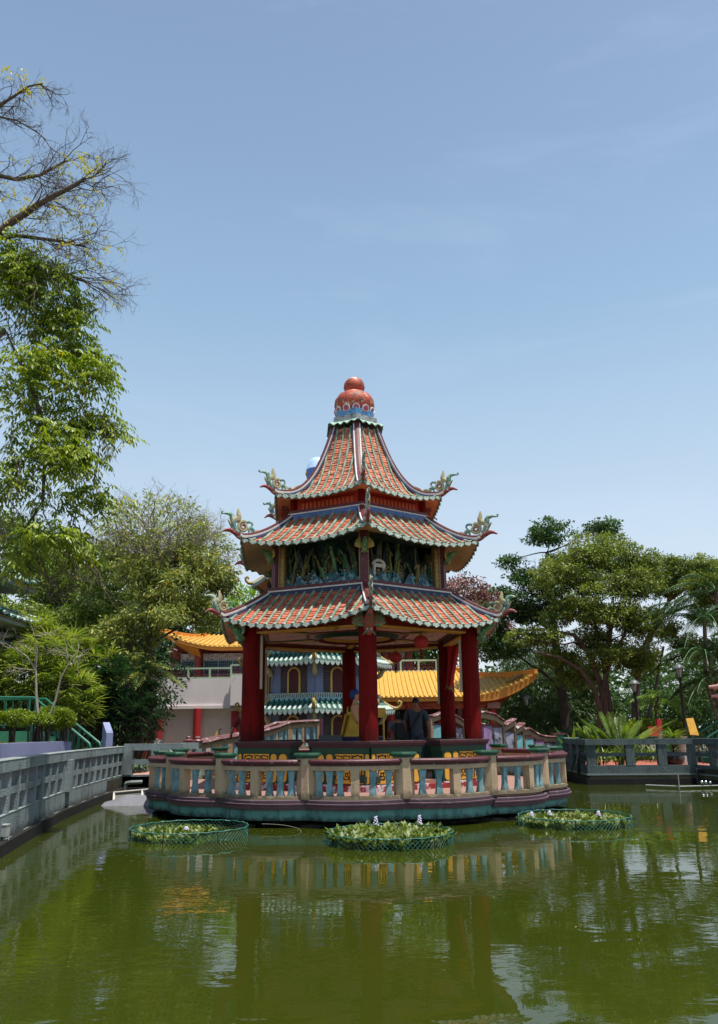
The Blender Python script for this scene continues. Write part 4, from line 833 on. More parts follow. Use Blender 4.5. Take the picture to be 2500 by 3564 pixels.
o = stuff(put('floating_leaves', leaves_mesh('floating_leaves', P, D, U, RNG.uniform(.012, .05, n), RNG.uniform(.008, .024, n), RNG.random(n), leafmat('fallen_leaf', '#4a4a22', '#8a7a42', trans=.1), -.03))); tag(o, 'small fallen leaves and bits of scum drifting on the green pond', 'leaves')
# ================================================================ BRICK PAGODA
m_brick = mat('purple_brown_brick', '#4b3a3c', .8, .35, 5, .2, 30, dirt='#39374d', dpos=(.5, .62), dscale=5)
m_mortar = mat('grey_mortar', '#7d7a78', .9, .15, 5, .1)
m_pil = mat('pale_blue_pilaster', '#707c97', .75, .12, 2.5, .1, dirt='#62708f', dpos=(.56, .74), dscale=2)
m_door = mat('dark_red_door', '#4c1518', .6, .15, 3, .05)
m_yel = mat('yellow_arch_trim', '#c3a757', .6, .12, 4, .1)
m_gtile = mat('dark_green_tile', '#23574c', .5, .25, 6, .15, dirt='#9fb5ac', dpos=(.62, .72), dscale=12)
m_mtile = mat('mint_white_tile', '#a5b3ab', .55, .2, 8, .15, dirt='#3f6f64', dpos=(.6, .7), dscale=10)
m_bal = mat('mint_blue_band', '#7fa8b0', .6, .15, 4, .1)
PX, PY = -1.66, 31.0
pag = thing('pagoda', 'octagonal brick pagoda with green tiled eaves and gold horns behind the pavilion', 'pagoda', (PX, PY, .455))
PT = math.radians(0.0)
def POC(k): return T((PX, PY, 0)) @ RZ(-(PT+k*PI/4))
A22 = PI/8; N8 = Vector((-math.sin(A22), -math.cos(A22), 0)); T8 = Vector((-math.cos(A22), math.sin(A22), 0)); C8, S8 = math.cos(A22), math.sin(A22)
def s8(s, d, z): p = N8*d+T8*s; return Vector((p.x, p.y, z))
def oct(b, r0, z0, r1, z1):
    f = lambda r, z: [(PX-r*math.sin(PT+k*PI/4), PY-r*math.cos(PT+k*PI/4), z) for k in range(8)][::-1]
    return b.hexa(f(r0, z0), f(r1, z1))
def slab8(b, s0, s1, d0, d1, z0, z1): return b.hexa([s8(s0, d0, z0), s8(s1, d0, z0), s8(s1, d1, z0), s8(s0, d1, z0)], [s8(s0, d0, z1), s8(s1, d0, z1), s8(s1, d1, z1), s8(s0, d1, z1)])
ST = [(.455, 2.40, 2.98, 2.30), (2.95, 4.15, 2.90, 2.24), (4.75, 5.85, 2.80, 2.15), (6.45, 7.45, 2.70, 2.05)]   # floor z, eave z, eave corner radius, wall corner radius
for lv, (z0, ze, re_, rw) in enumerate(ST):
    lvl = oct(MB(), rw, z0-.3, rw, ze+.32).build('storey', m_mortar, pag)
    d = rw*C8; hs = rw*S8
    b = MB(); slab8(b, -hs, -hs+.30, d-.05, d+.035, z0-.3, ze+.2); slab8(b, hs-.30, hs, d-.05, d+.035, z0-.3, ze+.2); pil_me = b.mesh('pilaster', m_pil)
    b = MB(); z = z0-.25; row = 0
    while z < ze+.1:
        s = -hs+.31-(.07 if row % 2 else 0)
        while s < hs-.31:
            a, c = max(s, -hs+.305), min(s+.14, hs-.305)
            if c-a > .03: slab8(b, a, c, d-.01, d+.012, z, z+.048)
            s += .152
        z += .06; row += 1
    brick_me = b.mesh('brick', m_brick)
    aw = .20; at = ze-.18
    def archloop(w_, z1, zb): return [(-w_, zb), (-w_, z1-w_)]+[(-w_*math.cos(PI*i/10), z1-w_+w_*math.sin(PI*i/10)) for i in range(1, 10)]+[(w_, z1-w_), (w_, zb)]
    b = MB(); lp = archloop(aw+.07, at, z0-.25); b.hexa([s8(x, d+.05, z) for x, z in lp], [s8(x, d, z) for x, z in lp]); tr_me = b.mesh('arch_trim', m_yel)
    b = MB(); lp = archloop(aw, at-.07, z0-.25); b.hexa([s8(x, d+.058, z) for x, z in lp], [s8(x, d+.02, z) for x, z in lp]); dr_me = b.mesh('arched_door', m_door)
    # roof ring
    rt_, zt_ = rw+.03, ze+.42
    def sf(s, v, off=0):
        r = rt_+(re_-rt_)*v; half = r*S8; x = min(1, abs(s)/half); z = zt_-(zt_-ze)*(1-(1-v)**1.3)-.05*v*(1-x**2)
        return s8(s, r*C8, z+off)
    b = MB(); b.grid(lambda u, v: sf((u-.5)*2*(rt_+(re_-rt_)*v)*S8, v), 10, 4); deck_me = b.mesh('tile_field', m_gtile)
    b = MB(); b.grid(lambda u, v: s8((u-.5)*2*(rw+(re_-rw)*v)*S8, (rw+(re_-rw)*v)*C8, (ze+.1)*(1-v)+(ze-.05)*v), 6, 3); sof_me = b.mesh('eave_underside', m_peach)
    nr = 11; L8 = 2*re_*S8; ribs = []
    for j in range(1, nr):
        s = -L8/2+L8*j/nr; vs0 = max(0, (abs(s)/S8+.06-rt_)/(re_-rt_))
        if vs0 > .9: continue
        bb = MB(); fs = [vs0+(1.0-vs0)*i/6 for i in range(7)]
        bb.mi(0).tube([sf(s, v, .03) for v in fs if v <= .70] or [sf(s, vs0, .03), sf(s, .70, .03)], .055, 7); bb.mi(1).tube([sf(s, v, .032) for v in [max(vs0, .62)]+[q for q in fs if q > max(vs0, .62)]], .06, 7)
        ribs.append(bb.mesh('barrel_rib', [m_gtile, m_mtile], 60))
    b = MB(); pts_ = []
    for j in range(nr):
        s = -L8/2+L8*(j+.5)/nr; p = sf(s, 1); wd = L8/nr*.5
        b.hexa([p+T8*-wd, p+T8*wd, p+T8*wd*.6+Vector((0, 0, -.10)), p+Vector((0, 0, -.15)), p-T8*wd*.6+Vector((0, 0, -.10))], [q+N8*.03 for q in (p+T8*-wd, p+T8*wd, p+T8*wd*.6+Vector((0, 0, -.10)), p+Vector((0, 0, -.15)), p-T8*wd*.6+Vector((0, 0, -.10)))])
    drp_me = b.mesh('drip_edge', m_mtile)
    b = MB(); hh = rt_*S8+.08; dd = rt_*C8+.12; slab8(b, -hh, hh, dd-.14, dd, zt_-.10, zt_+.02)
    bnd_me = b.mesh('blue_band', m_bal); b = MB()
    for j in range(22): s = -hh+.05+2*(hh-.05)*j/21; slab8(b, s-.022, s+.022, dd-.09, dd-.04, zt_+.02, zt_+.15)
    slab8(b, -hh, hh, dd-.10, dd-.03, zt_+.15, zt_+.18); pic_me = b.mesh('low_picket', m_mtile)
    bb = MB(); hp = [Vector((0, -(rt_+(re_-rt_)*v), zt_-(zt_-ze)*(1-(1-v)**1.3)+.06)) for v in (0, .25, .5, .75, 1)]; e_ = hp[-1]
    hp += [e_+Vector((0, -.14, .02)), e_+Vector((0, -.25, .12)), e_+Vector((0, -.27, .24)), e_+Vector((0, -.19, .29)), e_+Vector((0, -.14, .22)), e_+Vector((0, -.18, .18))]
    bb.tube(hp, [.06, .065, .07, .075, .08, .07, .055, .05, .045, .04, .03], 7); hip_me = bb.mesh('gold_horn', m_gold, 60)
    bb = MB(); e0 = Vector((0, -rw-.05, ze-.1))
    bb.tube(bez([e0+Vector((0, 0, -.42)), e0+Vector((0, -.22, -.3)), e0+Vector((0, -.2, -.1)), e0+Vector((0, -.5, .1))], 8), [.04, .08, .10, .10, .09, .08, .07, .05, .04], 7); cb_me = bb.mesh('corner_bracket', m_orn3, 60)
    for k in range(8):
        put('pilaster', pil_me, lvl, POC(k)); stuff(put('brick', brick_me, lvl, POC(k))); put('arch_trim', tr_me, lvl, POC(k)); put('arched_door', dr_me, lvl, POC(k)); put('corner_bracket', cb_me, lvl, POC(k))
        rf = put('eave_roof', deck_me, pag, POC(k)); put('eave_underside', sof_me, rf, POC(k)); put('drip_edge', drp_me, rf, POC(k)); put('blue_band', bnd_me, rf, POC(k)); put('low_picket', pic_me, rf, POC(k)); put('gold_horn', hip_me, rf, POC(k))
        for me in ribs: put('barrel_rib', me, rf, POC(k))
oct(MB(), 1.9, 7.86, .5, 9.6).build('spire_roof', m_gtile, pag, )
fi = MB().lathe([(.35, 9.5), (.42, 10.2), (.32, 10.6), (.30, 11.2), (.40, 11.7), (.50, 12.05), (.51, 12.3)], 20, (PX-.02, PY, 0)).build('spire_finial', mat('blue_finial', '#4f74b4', .5, .12, 3, .08), pag, 40)
MB().lathe([(.51, 12.3), (.49, 12.38), (.42, 12.58), (.36, 12.74), (.25, 12.82), (.05, 12.84)], 20, (PX-.02, PY, 0)).build('finial_lid', mat('pale_blue_lid', '#a9c4e0', .45, .12, 3, .08), pag, 40)
for a in (-1.2, .6): MB().ball((PX-.02+.47*math.sin(a), PY-.47*math.cos(a), 12.12), .12, 10, 6, (.7, .7, 1)).build('finial_medallion', m_gold, pag)

# ================================================================ YELLOW TILED BUILDING (pink walls) AND HALL
m_ytile = mat('yellow_glazed_tile', '#c4963f', .5, .18, 5, .12, 40, dirt='#9a6a24', dpos=(.6, .75), dscale=8)
m_ytile2 = mat('pale_yellow_tile', '#d3ab5a', .5, .18, 6, .12, 40, dirt='#8d6a34', dpos=(.58, .74), dscale=8)
m_yorange = mat('orange_eave_board', '#cf8430', .6, .12, 3, .08)
m_ored = mat('orange_red_soffit', '#a8442a', .6, .15, 3, .08)
m_pinkw = mat('pale_pink_wall', '#e0d2ce', .85, .06, 1.5, .1, 20, dirt='#a08c90', dpos=(.58, .8), dscale=.9)
m_lavw = mat('pale_lavender_parapet', '#dcd4d4', .85, .06, 1.5, .12, 20, dirt='#948b92', dpos=(.58, .8), dscale=.9, stretch=(1, 1, .4))
m_colred = mat('bright_red_column', '#a3272a', .5, .1, 3, .05)
m_mintrail = mat('pale_green_rail', '#a8bda2', .6, .1, 4, .08)
m_terra = mat('terracotta_wall', '#8f4632', .8, .15, 2, .15)
m_lat = mat('dark_red_lattice', '#6b2433', .6, .2, 6, .1)
m_glass = mat('dark_window_glass', '#1d2a30', .15, .2, 2, 0, spec=.6)
m_frame = mat('blue_grey_frame', '#7d98a6', .6, .1, 4, .05)
m_lint = mat('patterned_lintel', '#b9b3ad', .7, .15, 9, .2, dirt='#7a4a44', dpos=(.53, .56), dscale=14)
def barrel_roof(root, name, X0, X1t, X1e, Yt, zt, Ye, ze, fl, flr, mt, rr=.085, sp_=.24, left=False):
    """mono-pitch glazed roof; flares up towards the end X1 (left=True mirrors it)"""
    sg = -1 if left else 1
    def P(x01, v, off=0):
        xe = X0+(X1e-X0)*x01; xt = X0+(X1t-X0)*x01; x = xt+(xe-xt)*v; dist = abs(X1e-xe); f = max(0, 1-dist/fl)
        z = zt+(ze-zt)*(v**.85)+flr*(f**2)*(v**1.5); y = Yt+(Ye-Yt)*v-.35*f*f*v
        return Vector((x, y, z+off))
    b = MB(); b.grid(lambda u, v: P(u, v), 40, 6); rf = b.build(name, mt, root)
    b = MB(); b.grid(lambda u, v: P(u, 1-.0, -.06)+Vector((0, .05+v*1.3, -.10+.25*v*0)), 40, 2); b.build('eave_underside', m_ored, rf)
    n = int(abs(X1e-X0)/sp_); caps = MB()
    cap = MB().lathe([(rr*1.12, -.02), (rr*1.12, .02), (rr*.7, .03)], 10); cap_me_ = cap.mesh('rib_end', mt)
    for j in range(n+1):
        u = j/n; xe = X0+(X1e-X0)*u
        # ribs run straight back; clip against the hip
        pts = []
        for i in range(9):
            v = 1-i/8
            # find u' so x is constant
            lo, hi = 0, 1
            xt_, xe_ = X0+(X1t-X0), X0+(X1e-X0)
            den = (X1t-X0)+(X1e-X1t)*v
            uu = (xe-X0)/den if abs(den) > 1e-6 else 2
            if uu > 1.0001: break
            pts.append(P(uu, v, .02))
        if len(pts) < 2: pts = [P(u, 1, .02), P(u, .9, .02)]
        put('barrel_rib', MB().tube(pts, rr, 8).mesh('barrel_rib', mt, 60), rf)
        p = pts[0]; put('rib_end', cap_me_, rf, T(p+Vector((0, -.02, 0))) @ Matrix.Rotation(PI/2, 4, 'X'))
    # eave board following the flare
    b = MB(); b.grid(lambda u, v: P(u, 1, -.02-.17*v)+Vector((0, .03, 0)), 40, 1); b.build('eave_board', m_yorange, rf)
    return rf, P
pk = thing('pink_building', 'two-storey building with pink walls, red columns and yellow tiled roof behind the path', 'building', (-7, 36, .455))
w_ = MB(); w_.box((-6.4, 36.32, 1.6), (6.6, .2, 2.4)); lw = w_.build('lower_wall', m_pinkw, pk)
for x in (-8.9, -7.15, -5.5): MB().box((x, 36.21, 1.6), (.04, .04, 2.3)).build('wall_joint', m_lavw, lw)
w_ = MB(); w_.box((-7.6, 36.72, 3.42), (3.45, 1.4, 1.24)); uw = w_.build('upper_wall', m_lavw, pk)
w_ = MB(); w_.box((-4.3, 36.42, 3.48), (3.2, 1.5, 1.34)); w_.build('upper_wall', m_lavw, pk)
MB().box((-6.0, 36.6, 2.76), (6.8, 1.3, .14)).build('ledge', m_lavw, pk)
for x, ca in ((-9.17, 1), (-7.43, 0), (-5.72, 1), (-3.6, 1)):
    c = MB().lathe([(.17, .455), (.17, 2.70)], 16, (x, 35.98, 0)).build('column', m_colred, pk, 40)
    if ca: MB().box((x, 35.98, 2.74), (.42, .46, .16)).build('capital', m_lint, c); MB().box((x, 35.98, 2.62), (.36, .40, .08)).build('capital', m_white, c)
def lattice_rail(root, x0, x1, y, z, h=.46):
    r = MB(); r.box(((x0+x1)/2, y, z+h), (x1-x0, .12, .07)); tr = r.build('rail', m_mintrail, root); MB().box(((x0+x1)/2, y, z+.02), (x1-x0, .14, .08)).build('rail', m_mintrail, root)
    n = max(1, round((x1-x0)/.92))
    for i in range(n+1): MB().box((x0+(x1-x0)*i/n, y-.006, z+h/2), (.085, .11, h)).build('rail_post', m_mintrail, root)
    for i in range(n):
        a = x0+(x1-x0)*i/n+.06; c = x0+(x1-x0)*(i+1)/n-.06; b = MB()
        for q in range(6): x = a+(c-a)*q/5; b.box((x, y, z+.25), (.022, .03, h-.1))
        for q in range(4): zz = z+.08+(h-.14)*q/3; b.box(((a+c)/2, y+.002, zz), (c-a, .026, .022))
        for q in range(5): b.box((a+(c-a)*(q+.5)/5, y-.004, z+.14+.11*(q % 2)), ((c-a)/7, .024, .05))
        b.build('lattice_panel', m_lat, root)
lattice_rail(pk, -9.9, -5.95, 36.1, 4.06); lattice_rail(pk, -5.9, -2.6, 35.75, 4.17)
MB().box((-7, 37.08, 3.98), (6.5, 2.0, .1)).build('balcony_floor', m_lavw, pk)
w_ = MB(); w_.box((-10.2, 36.6, 2.2), (1.5, 1.2, 3.5)); w_.build('terracotta_pier', m_terra, pk)
MB().box((-10.1, 35.98, 1.6), (.5, .08, 2.2)).build('dark_doorway', mat('dark_doorway', '#2a2422', .8), pk)
# upper storey set back
MB().box((-3.7, 41.6, 5.0), (12.9, .3, 2.2)).build('back_wall', m_terra, pk)
for x in (-9.75, -8.55, -5.75, -4.55, -1.75, -.6, 1.35, 2.55):
    MB().lathe([(.2, 4.0), (.2, 6.0)], 14, (x, 41.1, 0)).build('column', mat('brick_red_column', '#8a3a30', .6, .12, 3, .05), pk, 40)
def up_window(x0, x1, n):
    wz0, wz1 = 4.35, 5.32; f = MB().box(((x0+x1)/2, 41.3, (wz0+wz1)/2), (x1-x0, .05, wz1-wz0)).build('window', m_glass, pk)
    for i in range(n+1): MB().box((x0+(x1-x0)*i/n, 41.26, (wz0+wz1)/2), (.06, .06, wz1-wz0)).build('mullion', m_frame, f)
    for z in (wz0, wz0+.26, wz1): MB().box(((x0+x1)/2, 41.25, z), (x1-x0+.06, .06, .055)).build('transom', m_frame, f)
    b = MB()
    for i in range(n):
        a, c = x0+(x1-x0)*i/n+.03, x0+(x1-x0)*(i+1)/n-.03
        for q in range(1, 7): b.box((a+(c-a)*q/7, 41.262, (wz0+wz1)/2+.13), (.012, .012, wz1-wz0-.3))
        for q in range(1, 7): b.box(((a+c)/2, 41.264, wz0+.3+(wz1-wz0-.34)*q/7), (c-a, .012, .012))
    b.build('window_lattice', m_frame, f); MB().box(((x0+x1)/2, 41.2, 5.53), (x1-x0+.1, .14, .34)).build('lintel', m_lint, f)
up_window(-9.45, -8.8, 1); up_window(-8.25, -6.0, 3); up_window(-5.4, -4.85, 1); up_window(-4.3, -2.0, 3); up_window(-1.4, -.95, 1); up_window(-.3, 1.05, 2); up_window(1.65, 2.3, 1)
rfu, Pu = barrel_roof(pk, 'upper_roof', 3.6, -8.6, -10.3, 44.0, 7.0, 40.2, 5.95, 3.2, .78, m_ytile, .07, .25)
b = MB(); b.sweep([Pu(1, v, .05) for v in (0, .2, .4, .6, .8, 1.0)], [(-.12, -.1), (.12, -.1), (.12, .14), (-.12, .14)]); b.build('hip_ridge', m_yorange, rfu)
b = MB(); b.grid(lambda u, v: Pu(.86+.14*u, 1, -.22)+Vector((1.0*v*u, 1.2*v, -.55*v)), 8, 3); b.build('corner_soffit', m_yorange, rfu)
hl = thing('hall', 'low open hall with broad yellow glazed roof and upswept orange corner behind the footbridge', 'hall', (3, 36, .455))
rfh, Ph = barrel_roof(hl, 'hall_roof', -2.2, 4.7, 7.55, 38.0, 4.40, 34.0, 3.02, 3.1, .92, m_ytile, .055, .205)
b = MB(); b.sweep([Ph(1, v, .04) for v in (0, .15, .3, .45, .6, .75, .9, 1.0)], [(-.10, -.1), (.10, -.1), (.10, .16), (-.10, .16)]); b.build('hip_ridge', m_yorange, rfh)
# upswept corner beam: broad orange face tapering back along the eave
b = MB(); lp0, lp1 = [], []
for i in range(15):
    u = .72+.28*i/14; p = Ph(u, 1, 0); f = ((u-.72)/.28); lp0.append(p+Vector((.02, -.02, .10*f))); lp1.append(p+Vector((.02, -.02, -.20-.12*math.sin(PI*f)*1.2)))
vs_ = lp0+lp1; b.add(vs_+[q+Vector((0, .12, 0)) for q in vs_], [(i, i+1, 15+i+1, 15+i) for i in range(14)]+[(14, 44, 59-0, 29)]+[(30+i+1, 30+i, 45+i, 45+i+1) for i in range(14)]+[(i+1, i, 30+i, 31+i) for i in range(14)]); b.build('corner_board', m_yorange, rfh)
b = MB(); b.grid(lambda u, v: (lp1[int(round(u*14))]*(1-v)+Vector((lp1[int(round(u*14))].x*.55+4.6*.45-.2*u, 35.6, 2.55))*v), 14, 4); b.build('corner_soffit', m_ored, rfh, 60)
b = MB()
for q in range(9): b.ball(Ph(.90+.008*q, .93, .17), .07, 6, 4)
b.build('small_bosses', mat('grey_boss', '#7a6a4a', .7), rfh)
MB().box((2.2, 34.9, 2.68), (7.2, .16, .30)).build('painted_beam', mat('orange_patterned_beam', '#b85a38', .6, .2, 8, .1, dirt='#8a2f2a', dpos=(.5, .53), dscale=9), hl)
MB().box((5.85, 34.8, 2.66), (.55, .3, .26)).build('pale_bracket', mat('pale_pink_bracket', '#b88a84', .7), hl)
for x in (-1.2, 1.35, 3.6, 5.85): MB().lathe([(.19, .455), (.19, 2.7)], 16, (x, 35.1, 0)).build('column', m_colred, hl, 40)
for x in (.2, 2.5, 4.9): MB().lathe([(.16, .455), (.16, 2.9)], 14, (x, 37.0, 0)).build('column', m_colred, hl, 40)
MB().box((1.6, 38.1, 2.2), (7.0, .2, 3.5)).build('back_wall', mat('hall_dark_red', '#47201e', .7), hl)
for x in (.5, 1.6, 2.8, 4.0): MB().box((x, 37.97, 1.7), (.7, .06, 2.3)).build('door_panel', mat('hall_door', '#2a1a18', .6), hl)
MB().box((1.2, 38.6, 4.30), (7.2, 1.2, .12)).build('roof_kerb', m_mintrail, hl)
lattice_rail(hl, -2.4, 4.6, 38.2, 4.40, .56)

# ================================================================ GREEN-ROOFED GATE PAVILION, FAR LEFT
m_grey = mat('grey_painted_wood', '#7d8580', .7, .15, 3, .1); m_gcol = mat('dark_grey_column', '#4c4f4e', .6, .12, 2, .1)
gp = thing('gate_pavilion', 'small two-tier pavilion with green tiled eaves and dark column at the picture edge', 'pavilion', (-13, 25.5, .455))
def quad_roof(root, xr, yf, ze, zt, ln, dp):
    # hipped roof whose front-right corner is at (xr, yf)
    cx_, cy_ = xr-ln/2, yf+dp/2
    def P(s, v): # right side: s from front(0) to back(1)
        k = 1-v; x = xr-(ln*.33)*k; y = yf+dp*s*(1-.66*k)+dp*.33*k; up = .22*(2*abs(s-.5))**3*v; return Vector((x, y, zt+(ze-zt)*v**.8+up))
    def Q(s, v): k = 1-v; y = yf+(dp*.33)*k; x = xr-ln*.33*k-ln*s*(1-.66*k); up = .22*(2*abs(s-.5))**3*v; return Vector((x, y, zt+(ze-zt)*v**.8+up))
    b = MB(); b.grid(P, 10, 5); b.grid(Q, 10, 5); b.grid(lambda s, v: Vector((2*cx_, 2*cy_, 0))+Vector((-P(s, v).x, -P(s, v).y, P(s, v).z)), 10, 5); b.grid(lambda s, v: Vector((2*cx_, 2*cy_, 0))+Vector((-Q(s, v).x, -Q(s, v).y, Q(s, v).z)), 10, 5)
    rf = b.build('tiled_roof', m_gtile, root)
    for fn, n in ((P, int(dp/.24)), (Q, int(ln/.24))):
        for j in range(n+1):
            s = j/n; put('barrel_rib', MB().tube([fn(s, v)+Vector((0, 0, .03)) for v in (.1, .4, .7, 1.0)], .06, 7).mesh('barrel_rib', m_mtile if j % 2 else m_gtile, 60), rf)
    b = MB(); b.add([(xr, yf, ze-.02), (xr, yf+dp, ze-.02), (xr-ln, yf+dp, ze-.02), (xr-ln, yf, ze-.02)], [(0, 1, 2, 3)]); b.build('underside', mat('pale_underside', '#b5a795', .8), rf)
    b = MB(); b.box((cx_, cy_, ze-.1), (ln-.16, dp-.16, .12)); b.build('eave_frame', m_grey, rf)
    MB().tube([P(0, v)+Vector((0, 0, .08)) for v in (.05, .35, .7, 1.0)]+[P(0, 1)+Vector((.12, -.12, .2))], [.07, .07, .07, .07, .03], 7).build('hip_ridge', m_mtile, rf, 60)
    return rf
quad_roof(gp, -10.95, 22.6, 6.45, 7.7, 5.2, 3.4); quad_roof(gp, -10.7, 22.5, 5.15, 6.0, 5.6, 3.6)
MB().box((-14.2, 24.3, 6.0), (4.2, 2.0, 1.2)).build('upper_wall', m_grey, gp)
for x, y in ((-11.55, 25.3), (-12.2, 23.0), (-16, 25.3), (-16, 23)):
    c = MB().lathe([(.26, .455), (.25, 4.6)], 16, (x, y, 0)).build('column', m_gcol, gp, 40)
    for i, z in enumerate((4.5, 4.75, 4.98)):
        for q in range(4): MB().ball((x+.3*math.cos(q*PI/2+.4*i)*(1+.3*i), y+.3*math.sin(q*PI/2+.4*i)*(1+.3*i), z), .17, 9, 6, (1.5, 1.5, .7)).build('cloud_bracket', m_grey, c)
    MB().lathe([(.29, 4.08), (.29, 4.2)], 16, (x, y, 0)).build('collar', m_ored, c)
MB().box((-14, 25.3, 3.2), (4.0, .2, .3)).build('tie_beam', m_grey, gp)

# ================================================================ FOOTBRIDGES
m_bcap = mat('worn_maroon_cap', '#5d3035', .55, .3, 6, .2, 40, dirt='#b5a79f', dpos=(.53, .66), dscale=7)
m_bpost = mat('worn_cream_post', '#8a755c', .8, .25, 4, .25, 25, dirt='#4c4338', dpos=(.56, .74), dscale=4)
br = thing('arched_footbridge', 'worn arched footbridge with teal balusters rising behind the island near the pagoda', 'footbridge', (-3, 25, .45))
LB = [(-4.85, 23.7, 1.36), (-4.3, 24.1, 1.48), (-3.7, 24.6, 1.58), (-3.1, 25.0, 1.70), (-2.65, 25.3, 1.82), (-2.3, 25.5, 1.96), (-1.85, 25.7, 1.99), (-1.38, 25.85, 2.0)]
for off in (0, 1.7):
    L2 = [(x-.35*off, y+off*.85, z) for x, y, z in LB]
    MB().sweep(L2, [(-.11, -.10), (.11, -.10), (.13, -.05), (.10, .0), (-.10, .0), (-.13, -.05)]).build('hand_rail', m_bcap, br)
    MB().sweep(L2, [(-.07, -.24), (.07, -.24), (.07, -.10), (-.07, -.10)]).build('upper_beam', m_bpost, br)
    MB().sweep(L2, [(-.10, -1.0), (.10, -1.0), (.10, -.82), (-.10, -.82)]).build('sill', m_bpost, br)
    for i, (x, y, z) in enumerate(L2):
        if i in (0, 2, 5, 7): MB().box((x, y, z-.5), (.17, .17, .95), .5).build('pier', m_bpost, br)
    for i in range(len(L2)-1):
        a, c = Vector(L2[i]), Vector(L2[i+1])
        for f in ((.25, .75) if i != 5 else (.3, .7)): p = a.lerp(c, f); put('baluster', bal_me, br, T((p.x, p.y, p.z-.84)) @ RZ(.55) @ Matrix.Diagonal((1.25, 1.1, 1.42, 1)))
    MB().tube([(L2[-1][0]+.05, L2[-1][1], .9), (L2[-1][0]+.05, L2[-1][1], 2.02)], .085, 10).build('end_post', m_rail, br, 40)
    for p in (L2[0],): MB().lathe([(.16, -.02), (.17, .03), (.10, .07), (.08, .10), (.10, .12), (.03, .16)], 10, p).build('knob', m_bcap, br, 40)
MB().sweep([(x-.3, y+.7, z-1.0) for x, y, z in LB], [(-.85, -.1), (.85, -.1), (.85, 0), (-.85, 0)]).build('bridge_deck', m_deckpave, br)
wb = thing('wavy_footbridge', 'footbridge with wavy stepped parapets and teal and purple panels beside the terrace', 'footbridge', (5.4, 26, .45))
m_pp = mat('lilac_panel', '#8a6d93', .7, .25, 4, .15, dirt='#3b3540', dpos=(.6, .74), dscale=4); m_lp = mat('stained_lavender_panel', '#8c8b9c', .75, .25, 4, .2, dirt='#33343a', dpos=(.5, .6), dscale=3.2); m_tp = mat('teal_panel', '#6fa6ae', .7, .2, 4, .15)
def wavy(off, name):
    ox, oy = -off*.75, off*.62
    segs = [([(3.3, 23.95, 2.05), (3.68, 24.3, 2.17), (4.1, 24.65, 2.10), (4.44, 25.0, 1.90)], 'arch'), ([(4.44, 25.0, 1.76), (4.66, 25.25, 1.83), (4.89, 25.5, 1.95)], 'up'), ([(4.89, 25.5, 1.66), (5.08, 25.75, 1.72), (5.26, 26.0, 1.82)], 'up'), ([(5.26, 26.0, 1.62), (5.5, 26.35, 1.66), (5.75, 26.6, 1.52), (6.0, 26.8, 1.42), (6.3, 27.05, 1.38), (6.62, 27.3, 1.37)], 'wave')]
    for pts, kd in segs:
        pts = [(x+ox, y+oy, z) for x, y, z in pts]
        fine_ = bez(pts, 10) if kd != 'wave' else [Vector(p) for p in pts]
        if kd == 'arch': fine_ = [Vector(p) for p in pts]
        cap_ = MB().sweep(fine_, [(-.12, -.05), (.12, -.05), (.14, -.02), (.10, .02), (-.10, .02), (-.14, -.02)]).build('wavy_cap', m_bcap, wb)
        MB().sweep(fine_, [(-.08, -.20), (.08, -.20), (.08, -.05), (-.08, -.05)]).build('cap_beam', m_bpost, wb)
        a, c = Vector(pts[0]), Vector(pts[-1]); n = 3 if kd in ('arch', 'wave') else 1
        for i in range(n):
            p, q = a.lerp(c, i/n+.04), a.lerp(c, (i+1)/n-.04); zt_ = min(p.z, q.z)-.2
            kind = {'arch': (m_tp, m_pp, m_lp), 'up': (m_lp if pts[0][0] < 4.6+ox else m_tp,), 'wave': (m_tp, m_pp, m_lp)}[kd][i]
            MB().beam((p.x, p.y, (zt_+.62)/2), (q.x, q.y, (zt_+.62)/2), .07, zt_-.62).build('panel', kind, wb)
            MB().beam((p.x, p.y, zt_), (q.x, q.y, zt_), .10, .06).build('panel_frame', m_rail, wb)
        for p in (a, c): MB().beam((p.x-.04, p.y-.05, (p.z-.1+.5)/2), (p.x+.04, p.y+.05, (p.z-.1+.5)/2), .14, p.z-.6).build('pier', m_bpost, wb)
    MB().sweep([(x+ox, y+oy, 0) for x, y in ((3.3, 23.95), (4.44, 25.0), (5.26, 26.0), (6.62, 27.3))], [(-.12, .40), (.12, .40), (.12, .64), (-.12, .64)]).build('kerb', m_bpost, wb)
wavy(0, 'near'); wavy(1.5, 'far')
MB().sweep([(x-.5, y+.45, 0) for x, y in ((2.6, 22.6), (4.44, 25.0), (5.26, 26.0), (6.9, 27.6))], [(-.75, .38), (.75, .38), (.75, .5), (-.75, .5)]).build('bridge_deck', m_deckpave, wb)
g_ = MB(); g_.prism(ngon_ if False else [(6.62, 27.25), (6.9, 27.2), (6.95, 27.5), (6.67, 27.55)], .3, 1.42); g_.build('end_post', m_tp and mat('green_end_post', '#3f7f6b', .6, .15, 4, .1), wb); MB().box((6.78, 27.38, 1.45), (.4, .42, .06), .1).build('post_cap', m_bcap, wb)

